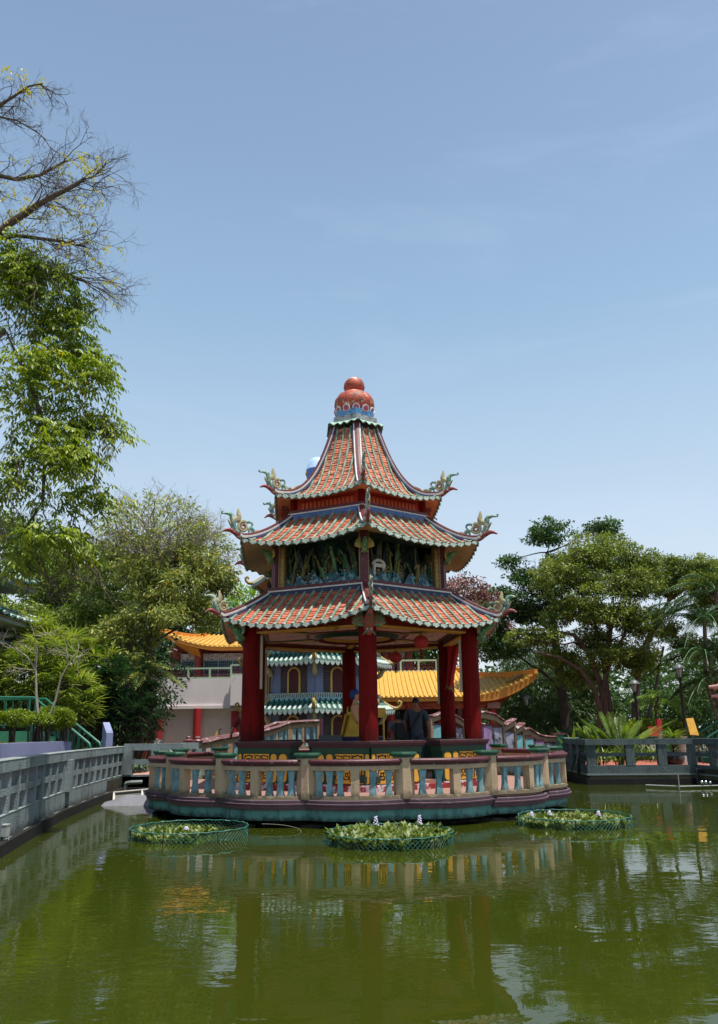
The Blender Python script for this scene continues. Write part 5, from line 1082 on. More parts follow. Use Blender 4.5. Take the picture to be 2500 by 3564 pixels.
# ================================================================ LANTERNS AND HANGING CLOTH
def lantern(c, r, label, topz):
    root = thing('lantern', label, 'lantern', (c[0], c[1], c[2]-r), 'red paper lanterns under the pavilion ceiling')
    b = MB(); n = 18; vs = []
    prof = [(r*.25, r*.86)]+[(r*math.sin(PI*(i+1.6)/14.2), r*.88*math.cos(PI*(i+1.6)/14.2)) for i in range(12)]+[(r*.25, -r*.86)]
    for (rr_, z) in prof:
        for i in range(n*2): a = PI*i/n; vs.append((c[0]+rr_*(1-.035*(i % 2))*math.cos(a), c[1]+rr_*(1-.035*(i % 2))*math.sin(a), c[2]+z))
    m_ = len(prof); N2 = n*2
    b.add(vs, [(j*N2+i, j*N2+(i+1) % N2, (j+1)*N2+(i+1) % N2, (j+1)*N2+i) for j in range(m_-1) for i in range(N2)]+[tuple(range(N2)), tuple(range((m_-1)*N2, m_*N2))])
    b.build('globe', mat('red_lantern_paper', '#b0332c', .6, .15, 6, .1), root)
    for s in (1, -1): MB().lathe([(r*.3, -.02), (r*.3, .03)], 12, (c[0], c[1], c[2]+s*r*.86)).build('collar', m_gold, root)
    b = MB(); b.tube([(c[0], c[1], c[2]+r*.86), (c[0], c[1], topz)], .005, 5); b.build('cord', m_dark, root)
    b = MB()
    for i in range(7): a = i*.9; b.tube([(c[0]+.012*math.cos(a), c[1]+.012*math.sin(a), c[2]-r*.88), (c[0]+.03*math.cos(a), c[1]+.03*math.sin(a), c[2]-r*.88-.24)], .008, 4)
    b.tube([(c[0], c[1], c[2]-r*.88), (c[0], c[1], c[2]-r*.88-.1)], .028, 7); b.build('tassel', mat('dark_red_tassel', '#6d1418', .8), root)
lantern((1.37, 17.4, 3.55), .172, 'larger red round paper lantern hanging nearer the front corner under the ceiling', 3.84)
lantern((.90, 19.7, 3.42), .162, 'smaller red round paper lantern hanging deeper inside the pavilion', 3.84)
b = MB()
def cloth(u, v): return Vector((2.36-.10*v+(.30-.12*v)*(u-.5)+.02*math.sin(u*14+v*4), 19.76-.05*math.sin(u*9+v*3), 3.70-1.02*v-.10*v*(u-.5)))
b.grid(cloth, 14, 16); b.grid(lambda u, v: cloth(u, v)+Vector((0, .015, 0)), 14, 16); cl = b.build('hanging_cloth', mat('red_cloth', '#a0201c', .8, .15, 5, .1), None, 60); tag(cl, 'red fringed cloth hanging from the ceiling beside the rear pillar', 'cloth')
b = MB()
for i in range(16): p = cloth(i/15, 1); b.tube([p, p+Vector((random.uniform(-.01, .01), 0, -random.uniform(.05, .11)))], .006, 4)
b.build('fringe', m_gold, cl)

# ================================================================ PEOPLE AND STATUE
def skin_body(name, V, Ed, mats, parent, rootv=0, sub=2):
    me = bpy.data.meshes.new(name); me.from_pydata([v[0] for v in V], Ed, []); o = put(name, me, parent); md = o.modifiers.new('Skin', 'SKIN'); md.use_smooth_shade = True
    sv = me.skin_vertices[0].data
    for i, v in enumerate(V): r = v[1]; sv[i].radius = (r, r) if not isinstance(r, tuple) else r; sv[i].use_root = (i == rootv)
    s2 = o.modifiers.new('Subdivision', 'SUBSURF'); s2.levels = sub; s2.render_levels = sub
    for m_ in mats: me.materials.append(m_)
    return o
m_skin = mat('skin_tan', '#84593f', .55, .06, 6, .03); m_hair = mat('dark_hair', '#1b1512', .6, .2, 30, .3, 80)
def person(name, label, base, h, face, top_mat, bottom_mat, pose, long_hair=False, strap=False, pack=False):
    root = thing(name, label, 'person', base); s = h/1.75; c, sn = math.cos(face), math.sin(face)
    def W(x, y, z): return (base[0]+(x*c-y*sn)*s, base[1]+(x*sn+y*c)*s, base[2]+z*s)
    # joints: y forward, x right
    J = [((0, 0, .95), (.15, .11)), ((0, 0, 1.12), (.145, .10)), ((0, .0, 1.30), (.165, .11)), ((0, -.01, 1.43), (.13, .085)), ((0, 0, 1.51), .058), ((0, .02, 1.58), .06), ((0, .025, 1.66), (.072, .088)), ((0, .01, 1.73), .055)]
    E_ = [(0, 1), (1, 2), (2, 3), (3, 4), (4, 5), (5, 6), (6, 7)]
    for sg, arm in ((-1, pose['l']), (1, pose['r'])):
        n0 = len(J); J += [((sg*.19, 0, 1.41), .062), ((sg*.225, .0, 1.37), .056)]; J += [(arm[0], .043), (arm[1], .033), (arm[2], .035)]
        E_ += [(3, n0), (n0, n0+1), (n0+1, n0+2), (n0+2, n0+3), (n0+3, n0+4)]
        # fingers
        wx, wy, wz = arm[2]; ex, ey, ez = arm[1]; d = Vector((wx-ex, wy-ey, wz-ez)).normalized(); lat = Vector((0, 1, 0)) if abs(d.y) < .8 else Vector((1, 0, 0))
        for q in range(4):
            b0 = Vector((wx, wy, wz))+d*.02+lat*(.027-.018*q); n1 = len(J); ln = (.07, .08, .075, .06)[q]
            J += [(tuple(b0), .011), (tuple(b0+d*ln*.6), .0095), (tuple(b0+d*ln+Vector((-sg*.02, 0, 0))), .008)]; E_ += [(n0+4, n1), (n1, n1+1), (n1+1, n1+2)]
        b0 = Vector((wx, wy, wz))+lat*.035; n1 = len(J); J += [(tuple(b0), .013), (tuple(b0+d*.04+lat*.02), .010)]; E_ += [(n0+4, n1), (n1, n1+1)]
    for sg in (-1, 1):
        n0 = len(J); J += [((sg*.09, 0, .90), .095), ((sg*.10, .01, .66), .08), ((sg*.10, .02, .48), .06), ((sg*.10, -.01, .28), .058), ((sg*.10, -.02, .10), .042), ((sg*.10, .0, .05), .045), ((sg*.11, .13, .04), .038)]
        E_ += [(0, n0)]+[(n0+i, n0+i+1) for i in range(6)]
    V = [(W(*p), (r[0]*s, r[1]*s) if isinstance(r, tuple) else r*s) for p, r in J]
    skin_body('body', V, E_, [m_skin], root)
    # shirt: torso and sleeves slightly larger than the body
    T_ = [((0, 0, .80), (.18, .135)), ((0, 0, .92), (.175, .13)), ((0, 0, 1.12), (.17, .12)), ((0, .0, 1.30), (.19, .13)), ((0, -.01, 1.42), (.15, .105)), ((0, 0, 1.475), (.09, .08))]; TE = [(0, 1), (1, 2), (2, 3), (3, 4), (4, 5)]
    for sg, arm in ((-1, pose['l']), (1, pose['r'])):
        n0 = len(T_); a0, a1 = Vector((sg*.225, 0, 1.37)), Vector(arm[0]); T_ += [((sg*.19, 0, 1.405), .075), (tuple(a0), .072), (tuple(a0.lerp(a1, .75)), .066)]; TE += [(4, n0), (n0, n0+1), (n0+1, n0+2)]
    skin_body('shirt', [(W(*p), (r[0]*s, r[1]*s) if isinstance(r, tuple) else r*s) for p, r in T_], TE, [top_mat], root)
    P_ = [((0, 0, 1.02), (.165, .12)), ((0, 0, .88), (.17, .13))]; PE = [(0, 1)]
    for sg in (-1, 1):
        n0 = len(P_); P_ += [((sg*.09, 0, .84), .105), ((sg*.10, .01, .62), .09), ((sg*.10, .02, .45), .075), ((sg*.10, -.01, .12), .062)]; PE += [(1, n0), (n0, n0+1), (n0+1, n0+2), (n0+2, n0+3)]
    skin_body('trousers', [(W(*p), (r[0]*s, r[1]*s) if isinstance(r, tuple) else r*s) for p, r in P_], PE, [bottom_mat], root)
    hb = MB()
    def hair(u, v):
        a = 2*PI*u; ph = v*(1.75 if not long_hair else 2.2); r_ = .098+.006*math.sin(u*40); fx = math.sin(ph)*math.cos(a); fy = math.sin(ph)*math.sin(a); fz = math.cos(ph)
        if fy > .35 and fz < .35: ph2 = 1.1; fz = max(fz, .35)
        return Vector(W(fx*r_*.86, .015+fy*r_*1.08, 1.655+fz*r_*1.05-(.10 if long_hair and v > .8 and fy < .2 else 0)))
    hb.grid(hair, 24, 10); hb.build('hair', m_hair, root, 60)
    for sg in (-1, 1):
        MB().ball(W(sg*.078, .015, 1.645), .026*s, 8, 6, (.5, .9, 1.3)).build('ear', m_skin, root, 60); MB().ball(W(sg*.03, .105, 1.665), .012*s, 7, 5).build('eye', mat('eye_dark', '#2a1d18', .3), root)
    MB().tube([W(0, .10, 1.66), W(0, .125, 1.63), W(0, .108, 1.62)], [.010*s, .016*s, .012*s], 6).build('nose', m_skin, root, 60); MB().tube([W(-.024, .10, 1.592), W(0, .11, 1.59), W(.024, .10, 1.592)], [.004*s, .009*s, .004*s], 6).build('mouth', mat('lips', '#8a4f45', .5), root)
    if strap:
        b = MB(); pts = [W(.14, -.06, 1.45), W(.10, -.135, 1.36), W(0, -.15, 1.20), (W(-.12, -.145, 1.02)), W(-.17, -.10, .92), W(-.2, .02, .88)]
        b.tube(pts, .02*s, 6, flat=1); b.box(W(-.22, 0, .80), (.09*s, .22*s, .26*s), face); tag(b.build('shoulder_bag', m_hair), 'black shoulder bag with strap across the back of the taller visitor', 'bag')
    if pack:
        b = MB(); q0 = [W(x, y, z) for (x, y, z) in ((-.14, -.10, .95), (.14, -.10, .95), (.13, -.26, .97), (-.13, -.26, .97))]; q1 = [W(x, y, z) for (x, y, z) in ((-.13, -.10, 1.38), (.13, -.10, 1.38), (.10, -.20, 1.40), (-.10, -.20, 1.40))]; q2 = [W(x, y, z) for (x, y, z) in ((-.15, -.10, 1.15), (.15, -.10, 1.15), (.14, -.27, 1.15), (-.14, -.27, 1.15))]
        b.hexa(q0, q2); b.hexa(q2, q1)
        for sg in (-1, 1): b.tube([W(sg*.10, -.12, 1.38), W(sg*.12, 0, 1.47), W(sg*.12, .12, 1.36), W(sg*.12, .12, 1.1)], .022*s, 6)
        tag(b.build('backpack', mat('dark_backpack', '#1d1c20', .7), None), 'dark backpack on the shorter visitor in the pavilion', 'backpack')
    return root
person('person', 'taller visitor in blue-grey shirt and jeans seen from behind inside the pavilion', (1.35, 19.4, FLOOR), 1.76, -.1, mat('blue_grey_shirt', '#3a434e', .85, .1, 8, .15), mat('blue_jeans', '#2c3648', .85, .15, 12, .2),
       {'l': ((-.30, .02, 1.13), (-.27, .10, .92), (-.22, .16, .86)), 'r': ((.29, .0, 1.10), (.31, .06, .84), (.31, .08, .77))}, strap=True)
person('person', 'shorter dark-haired visitor in pale shirt with backpack standing close beside the taller one', (.90, 19.5, FLOOR), 1.45, .35, mat('pale_grey_shirt', '#5f6268', .85, .1, 8, .15), mat('dark_trousers', '#1f2026', .85, .15, 12, .2),
       {'l': ((-.27, .06, 1.15), (-.18, .20, 1.0), (-.10, .26, 1.0)), 'r': ((.27, .06, 1.15), (.20, .2, 1.02), (.12, .27, 1.0))}, long_hair=True, pack=True)
person('person', 'visitor in dark red top almost hidden behind the front pillar nearest the railing', (-2.58, 17.75, FLOOR), 1.56, .2, mat('dark_red_top', '#5c1220', .85, .1, 8, .15), mat('dark_trousers', '#1f2026'), {'l': ((-.32, .04, 1.16), (-.36, .16, .98), (-.34, .26, .98)), 'r': ((.27, .0, 1.12), (.28, .06, .86), (.28, .08, .79))})
# seated robed statue on a plinth
st = thing('statue', 'seated painted statue in yellow robe with blue hair behind the front pillar', 'statue', (-.10, 18.2, FLOOR))
m_robe = mat('yellow_robe', '#b8922f', .7, .2, 6, .15, 12); m_sskin = mat('statue_skin', '#c58f6f', .6, .08, 5, .05)
sx, sy = -.14, 18.25
def SW(x, y, z): return (sx+x, sy+y, z)      # statue faces +x
Vs = [((0, 0, 1.62), (.17, .15)), ((.0, 0, 1.80), (.14, .15)), ((.01, 0, 2.0), (.13, .16)), ((0, 0, 2.17), (.10, .13)), ((.01, 0, 2.26), .055), ((.03, 0, 2.33), .07), ((.045, 0, 2.42), (.10, .085)), ((.03, 0, 2.50), .075)]
Es = [(0, 1), (1, 2), (2, 3), (3, 4), (4, 5), (5, 6), (6, 7)]
for sg in (-1, 1):
    n0 = len(Vs); Vs += [((.0, sg*.17, 2.15), .075), ((.02, sg*.23, 1.98), .062), ((.07, sg*.24, 1.83), .05), ((.20, sg*.16, 1.76), .042), ((.30, sg*.06, 1.76), .04)]; Es += [(3, n0)]+[(n0+i, n0+i+1) for i in range(4)]
    for q in range(4): n1 = len(Vs); b0 = Vector((.33, sg*.05+.012*q*sg, 1.775-.012*q)); Vs += [(tuple(b0), .012), (tuple(b0+Vector((.05, -sg*.03, -.005))), .010)]; Es += [(n0+4, n1), (n1, n1+1)]
    n0 = len(Vs); Vs += [((.08, sg*.10, 1.60), .12), ((.30, sg*.24, 1.60), .105), ((.42, sg*.26, 1.57), .09), ((.34, sg*.08, 1.54), .07), ((.24, -sg*.10, 1.54), .055)]; Es += [(0, n0)]+[(n0+i, n0+i+1) for i in range(4)]
skin_body('body', [(SW(*p), r) for p, r in Vs], Es, [m_sskin], st)
b = MB()
def robe(u, v):
    a = 2*PI*u; z = 2.17-.95*v; sq = .16+.10*v+.10*v*v+.012*math.sin(a*9+v*5); cut = .16 if (math.cos(a) > .2 and v < .4) else 0
    return Vector(SW(-.03*v+math.cos(a)*sq*(1.0+.15*v)-cut*.3, math.sin(a)*sq*1.25*(.85+.15*min(1, v*3)), z if not (a > PI*1.1 and a < PI*1.75 and v < .22) else 2.05-.95*v))
b.grid(robe, 40, 18); b.build('robe', m_robe, st, 60)
b = MB(); b.grid(lambda u, v: Vector(SW(-.20-.16*v+.03*math.sin(u*12), -.30+.6*u, 2.0-.72*v)), 14, 10); b.build('robe_drape', m_robe, st, 60)
b = MB(); b.ball(SW(.0, 0, 2.475), .108, 16, 10, (1.05, .98, .88)); b.ball(SW(-.02, 0, 2.42), .10, 14, 8, (.95, .95, 1.0)); b.build('hair', mat('blue_hair', '#1f3f7a', .6, .25, 40, .5, 60), st, 60)
for sg in (-1, 1): MB().ball(SW(.03, sg*.088, 2.39), .04, 8, 6, (.6, .4, 1.5)).build('ear', m_sskin, st, 60); MB().ball(SW(.135, sg*.035, 2.425), .012, 7, 5, (.6, 1.4, .7)).build('eye', m_dark, st)
MB().tube([SW(.135, 0, 2.43), SW(.165, 0, 2.385), SW(.145, 0, 2.38)], [.011, .018, .012], 6).build('nose', m_sskin, st, 60); MB().tube([SW(.132, -.025, 2.345), SW(.145, 0, 2.345), SW(.132, .025, 2.345)], [.005, .010, .005], 6).build('mouth', mat('statue_lips', '#9a4a40', .5), st)
b = MB().lathe([(.52, FLOOR), (.52, .80), (.46, .86), (.46, 1.30), (.54, 1.36), (.56, 1.48), (.48, 1.50)], 24, SW(.12, 0, 0)); b.build('plinth', mat('navy_plinth', '#1d2448', .6, .2, 4, .1), st, 40)
tag(MB().box((-.66, 17.2, 1.09), (.50, .30, .9)).box((-.66, 17.03, 1.3), (.1, .02, .06)).build('metal_box', mat('dark_grey_box', '#3b4042', .5, .1, 4, .05)), 'dark grey metal donation box standing behind the front bench', 'box')
b = MB(); b.mi(0)
for x in (-.0, .145): b.tube([(.37+x, 18.0, FLOOR), (.37+x, 18.0, 1.98)], .02, 7)
b.box((.44, 18.0, 2.02), (.24, .05, .22)); b.box((.44, 18.0, .67), (.34, .25, .05)); tag(b.build('notice_stand', m_ochre), 'yellow two-legged notice stand behind the front pillar', 'stand')
# ================================================================ TREES AND PLANTS
ELL, PTH = {}, {}
ELL['T1'] = [(-6.3, 13.0, 9.47, 0.59, 0.5, 0.9), (-5.65, 13.2, 8.99, 0.69, 0.59, 0.77), (-5.01, 13.0, 7.84, 0.62, 0.53, 0.84), (-5.8, 12.8, 7.64, 0.78, 0.66, 1.1), (-4.64, 13.0, 6.89, 0.57, 0.48, 0.6), (-4.4, 13.2, 6.97, 0.36, 0.31, 0.34), (-5.22, 12.8, 6.02, 0.75, 0.64, 0.9), (-5.8, 12.6, 5.71, 0.44, 0.37, 1.02), (-4.75, 13.1, 5.64, 0.46, 0.39, 0.58), (-5.23, 12.8, 4.84, 0.69, 0.59, 0.46), (-5.13, 13.3, 8.74, 0.49, 0.42, 0.41), (-6.43, 13.0, 10.37, 0.49, 0.42, 0.55), (-5.85, 13.1, 10.0, 0.59, 0.5, 0.43), (-5.31, 13.2, 9.52, 0.54, 0.46, 0.36), (-5.78, 12.8, 4.5, 0.49, 0.42, 0.45), (-4.84, 13.0, 4.53, 0.44, 0.37, 0.36)]
ELL['T2'] = [(-6.46, 28.0, 7.2, 1.8, 1.53, 1.4), (-5.48, 28.5, 6.74, 0.96, 0.82, 1.3), (-7.57, 27.5, 6.69, 1.56, 1.33, 1.57), (-6.81, 27.5, 5.9, 1.75, 1.49, 0.94), (-5.88, 28.0, 5.81, 1.14, 0.97, 0.73), (-8.15, 27.0, 4.88, 1.1, 0.94, 1.2), (-7.79, 27.0, 3.78, 0.9, 0.76, 0.78), (-9.12, 29.0, 7.76, 0.99, 0.84, 1.01)]
ELL['T2top'] = [(-7.59, 28.0, 8.74, 2.25, 1.91, 1.65), (-5.96, 28.5, 8.28, 1.3, 1.1, 1.11), (-8.88, 28.5, 8.21, 1.3, 1.1, 1.0)]
ELL['T3'] = [(-12.36, 31.0, 8.57, 2.36, 2.01, 1.57), (-13.23, 30.0, 7.21, 1.47, 1.25, 2.05), (-11.06, 30.0, 6.84, 2.03, 1.73, 1.82), (-9.93, 29.0, 5.02, 1.51, 1.28, 1.28), (-11.89, 29.0, 5.37, 1.73, 1.47, 1.62), (-14.53, 32.0, 9.69, 1.35, 1.15, 1.39)]
ELL['dark'] = [(-7.85, 26.0, 3.04, 1.05, 0.89, 1.03), (-7.27, 25.5, 2.1, 0.84, 0.71, 0.81), (-8.28, 26.0, 2.3, 0.76, 0.65, 0.84)]
ELL['far'] = [(-7.82, 52.0, 9.55, 1.95, 1.66, 1.96), (-6.4, 55.0, 8.96, 1.84, 1.56, 2.06)]
ELL['pinkt'] = [(6.35, 46.0, 9.36, 1.55, 1.32, 1.39), (7.5, 46.0, 8.13, 1.71, 1.45, 1.89), (6.07, 47.0, 7.76, 1.4, 1.19, 1.58)]
ELL['T8a'] = [(8.55, 34.0, 9.79, 1.23, 1.05, 1.14), (7.79, 34.5, 8.18, 1.3, 1.1, 1.19), (9.11, 34.0, 8.46, 1.15, 0.98, 1.57), (6.97, 34.0, 6.93, 0.89, 0.76, 0.77), (6.69, 34.0, 8.95, 0.58, 0.49, 0.26), (6.3, 34.0, 7.64, 0.44, 0.37, 0.23), (8.21, 34.5, 6.73, 1.42, 1.21, 1.17), (11.11, 35.0, 10.55, 0.8, 0.68, 0.62), (11.63, 35.0, 10.41, 0.66, 0.56, 0.69), (5.81, 35.0, 5.92, 1.17, 0.99, 1.17), (6.55, 35.0, 5.13, 1.42, 1.21, 1.16)]
ELL['T8b'] = [(8.93, 31.0, 8.45, 1.29, 1.1, 0.84), (10.29, 31.5, 8.79, 1.32, 1.12, 0.98), (11.01, 31.0, 7.94, 1.29, 1.1, 1.07), (8.27, 31.0, 7.38, 1.16, 0.99, 1.06), (9.39, 30.5, 7.16, 1.25, 1.06, 0.93), (10.61, 30.5, 6.68, 1.25, 1.06, 1.04), (8.64, 31.0, 6.08, 1.15, 0.98, 0.94), (9.74, 30.5, 5.77, 1.24, 1.05, 0.8), (10.9, 31.0, 5.48, 1.15, 0.98, 0.93), (6.96, 31.0, 5.06, 1.04, 0.88, 0.69), (9.27, 31.5, 4.86, 1.28, 1.09, 0.7), (10.23, 31.0, 4.34, 1.25, 1.06, 0.68)]
ELL['T8c'] = [(13.22, 33.0, 8.4, 1.0, 0.85, 0.64), (14.32, 33.0, 8.26, 1.12, 0.95, 0.64), (15.28, 33.0, 7.93, 1.0, 0.85, 0.88), (13.96, 33.5, 7.66, 1.13, 0.96, 0.64), (15.03, 33.5, 7.01, 0.88, 0.75, 0.51), (12.74, 33.0, 7.33, 0.74, 0.63, 0.63)]
ELL['bamboo'] = [(8.44, 37.0, 3.43, 1.48, 1.26, 1.73), (10.06, 37.0, 3.41, 1.48, 1.26, 1.88), (9.04, 36.0, 2.08, 1.83, 1.56, 1.14), (7.26, 38.0, 3.08, 1.1, 0.94, 1.5), (10.77, 36.0, 2.45, 0.91, 0.77, 1.41)]
ELL['und'] = [(12.07, 36.0, 2.43, 1.05, 0.89, 1.02), (14.03, 37.0, 2.57, 1.34, 1.14, 0.92), (15.25, 36.0, 2.78, 1.31, 1.11, 1.16), (13.82, 38.0, 3.69, 0.97, 0.82, 0.82)]
ELL['hedgeR'] = [(10.66, 30.0, 1.65, 0.76, 0.65, 0.27), (11.52, 30.0, 1.64, 0.65, 0.55, 0.25)]
PTH['t2'] = [(-7.77, 27.5, 1.75), (-7.72, 27.6, 3.12), (-7.55, 27.8, 4.65), (-7.42, 28.0, 6.25), (-7.37, 28.0, 7.53)]
PTH['ficus'] = [(9.53, 31.0, 1.34), (9.57, 31.0, 2.55), (9.46, 31.0, 3.33), (9.2, 31.0, 4.35), (8.59, 31.0, 5.27), (7.45, 31.0, 5.51), (6.64, 31.0, 5.47)]
PTH['ficus2'] = [(9.57, 31.0, 2.55), (9.72, 31.0, 3.66), (9.94, 31.0, 4.91), (10.28, 31.0, 6.3)]
PTH['f3'] = [(9.07, 30.5, 3.09), (8.57, 30.5, 3.86), (7.82, 30.5, 4.32), (6.94, 30.5, 4.55)]
PTH['c'] = [(11.39, 33.0, 1.31), (11.47, 33.0, 2.59), (11.79, 33.0, 4.38), (12.46, 33.0, 5.71), (13.32, 33.0, 6.95), (14.79, 33.0, 7.94)]
PTH['c2'] = [(11.79, 33.0, 4.38), (12.88, 33.0, 6.2), (14.04, 33.0, 6.69), (14.79, 33.0, 6.8)]
PTH['c3'] = [(12.38, 34.0, 2.25), (12.8, 34.0, 3.47), (13.27, 34.0, 5.08)]
PTH['b1'] = [(-6.66, 13.0, 11.05), (-6.3, 13.0, 11.35), (-5.88, 13.0, 11.66), (-5.41, 13.0, 11.94), (-5.2, 13.0, 12.1)]
PTH['b2'] = [(-7.06, 13.0, 10.74), (-6.42, 13.0, 10.86), (-5.59, 13.0, 10.73), (-5.09, 13.0, 10.6)]
PTH['b3'] = [(-7.32, 13.2, 12.42), (-6.63, 13.2, 12.25), (-6.18, 13.2, 12.34), (-5.7, 13.2, 12.66)]
PTH['b4'] = [(-7.23, 13.0, 13.63), (-6.8, 13.0, 13.96), (-6.48, 13.0, 14.23), (-6.2, 13.0, 14.29)]
PTH['b5'] = [(-7.28, 13.1, 13.66), (-6.69, 13.1, 13.52), (-6.27, 13.1, 13.24)]
PTH['b6'] = [(-7.03, 13.0, 10.38), (-5.92, 13.0, 10.12), (-5.32, 13.0, 9.99), (-5.0, 13.0, 9.85)]
PTH['b7'] = [(-6.46, 13.0, 8.88), (-5.89, 13.0, 7.74), (-5.52, 12.9, 6.86), (-5.43, 12.8, 5.51), (-5.73, 12.8, 5.0)]
m_bark = mat('grey_brown_bark', '#5c5044', .9, .3, 4, .5, 20, dirt='#3a322b', dpos=(.5, .7), dscale=4)
m_barkdk = mat('dark_bark', '#3b3129', .9, .3, 4, .5, 20)
m_barkred = mat('reddish_bark', '#4f3a2e', .9, .3, 4, .5, 20, dirt='#3f332b', dpos=(.5, .66), dscale=3)
m_twig = mat('pale_grey_twig', '#8a8177', .85, .2, 4, .2)
lm_T1 = leafmat('leaf_bright', '#425a18', '#9aaa46', '#c2a63c', trans=.38, rough=.4)
lm_T2 = leafmat('leaf_olive', '#56632a', '#a5ad5c', '#b7a14a', trans=.32)
lm_T3 = leafmat('leaf_yellowgreen', '#465d22', '#98a956', trans=.32)
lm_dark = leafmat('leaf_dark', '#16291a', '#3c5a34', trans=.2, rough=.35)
lm_fic = leafmat('leaf_ficus', '#40541f', '#8c9846', trans=.3)
lm_ficdk = leafmat('leaf_deep', '#263f1f', '#577539', trans=.26)
lm_far = leafmat('leaf_pale', '#5a7a2c', '#9ab84e', trans=.3)
lm_pink = leafmat('leaf_pinkish', '#54442f', '#9a6a68', trans=.25)
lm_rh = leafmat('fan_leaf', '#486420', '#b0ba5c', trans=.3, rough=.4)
lm_palm = leafmat('palm_leaf', '#1a2c14', '#3a4f26', trans=.2, rough=.7, spec=.1)
lm_hedge = leafmat('hedge_leaf', '#47601a', '#93a53a', trans=.28)
lm_bam = leafmat('bamboo_leaf', '#243a1c', '#566f36', trans=.22)
lm_grass = leafmat('grass_blade', '#51601f', '#8f9a45', trans=.25)
def crown_pts(ells, n, shell=.5):
    vol = np.array([e[3]*e[4]*e[5] for e in ells])**.72; k = RNG.choice(len(ells), n, p=vol/vol.sum()); E_ = np.array(ells)[k]
    u = rvec(n)*((shell+(1-shell)*RNG.random(n)**.6)[:, None]); return E_[:, :3]+u*E_[:, 3:6], u
def sub_ells(ells, m, f, fz=.6):
    out = []
    for e in ells:
        for u in rvec(m):
            if u[2] < -.55: u[2] *= -.5
            k = RNG.uniform(.45, .85); s = f*RNG.uniform(.7, 1.35); out.append((e[0]+u[0]*e[3]*k, e[1]+u[1]*e[4]*k, e[2]+u[2]*e[5]*k, e[3]*s, e[4]*s, e[5]*s*fz))
    return out
def foliage(name, ells, n_cl, per, rc, ln, wd, mt, parent, droop=.35, shell=.45, upn=.6, tone_sd=.22):
    C, U = crown_pts(ells, n_cl, shell); per_ = RNG.integers(int(per*.6), int(per*1.4)+1, n_cl); idx = np.repeat(np.arange(n_cl), per_); n = len(idx)
    P = C[idx]+rvec(n)*(rc*RNG.random(n)**.5)[:, None]*np.array([1, 1, .6]); D = (P-C[idx])/rc*.8+rvec(n)*.7+U[idx]*.35; D[:, 2] -= droop
    Nn = rvec(n)*.8; Nn[:, 2] += upn
    tone = np.clip(RNG.random(n_cl)[idx]*.6+RNG.normal(.18, tone_sd, n), 0, 1)
    return stuff(put(name, leaves_mesh(name, P, D, Nn, ln*RNG.uniform(.65, 1.3, n), wd*RNG.uniform(.7, 1.25, n), tone, mt), parent))
def wiggle(a, c, n=6, amp=.08):
    a, c = Vector(a), Vector(c); L_ = (c-a).length; out = []
    o = Vector((random.uniform(-1, 1), random.uniform(-1, 1), random.uniform(-.3, .6)))*L_*amp*1.6
    for i in range(n+1): f = i/n; out.append(a.lerp(c, f)+o*math.sin(PI*f)+Vector((random.uniform(-1, 1), random.uniform(-1, 1), random.uniform(-1, 1)))*L_*amp*.35*math.sin(PI*f))
    return out
def taper(n, a, c): return [a+(c-a)*i/n for i in range(n+1)]
def limbs(name, path, r0, r1, ells, per, mt, parent, rl=.4, twig_r=.012):
    """trunk path plus limbs from it into every crown lobe"""
    b = MB(); k = len(path)-1; b.tube(path, taper(k, r0, r1), 9)
    for e in ells:
        c = Vector(e[:3]); j = min(range(1, k+1), key=lambda i: abs(path[i][2]-(c.z-e[5]*1.2))+.2*(Vector(path[i])-c).length) if k > 1 else k
        s = Vector(path[j]); rr = max(.03, (r0+(r1-r0)*j/k)*rl); w1 = wiggle(s, c, 6); b.tube(w1, taper(6, rr, rr*.4), 6)
        for q in range(per):
            u = rvec(1)[0]; t = c+Vector((u[0]*e[3], u[1]*e[4], abs(u[2])*e[5]*.9 if random.random() < .7 else u[2]*e[5]*.8)); s2 = w1[random.randint(3, 6)]; w2 = wiggle(s2, t, 5, .12); b.tube(w2, taper(5, rr*.38, twig_r*.6), 5)
            for z_ in range(2):
                s3 = w2[random.randint(2, 4)]; t3 = s3+(t-s2)*random.uniform(.1, .25)+Vector((random.uniform(-.3, .3), random.uniform(-.3, .3), random.uniform(-.3, .2)))*e[3]; b.tube(wiggle(s3, t3, 3, .15), taper(3, twig_r, twig_r*.4), 4, False)
    return b.build(name, mt, parent, 60)
def twigs(b, p, d, ln, r, depth, spread=.65, grav=.0):
    n = 3; pts = [Vector(p)]; d = Vector(d).normalized()
    for i in range(n):
        d = (d+Vector((random.uniform(-1, 1), random.uniform(-.7, .7), random.uniform(-1, 1)))*.45+Vector((0, 0, grav))).normalized(); pts.append(pts[-1]+d*ln/n)
    b.tube(pts, taper(n, r, r*.6), 5 if r > .02 else 4, False)
    if depth <= 0: return
    for q in range(random.choice((2, 3, 3))):
        j = random.randint(1, n); nd = (d+Vector((random.uniform(-1, 1), random.uniform(-.8, .8), random.uniform(-1, 1)))*spread).normalized(); twigs(b, pts[j], nd, ln*random.uniform(.55, .8), r*.58, depth-1, spread, grav)

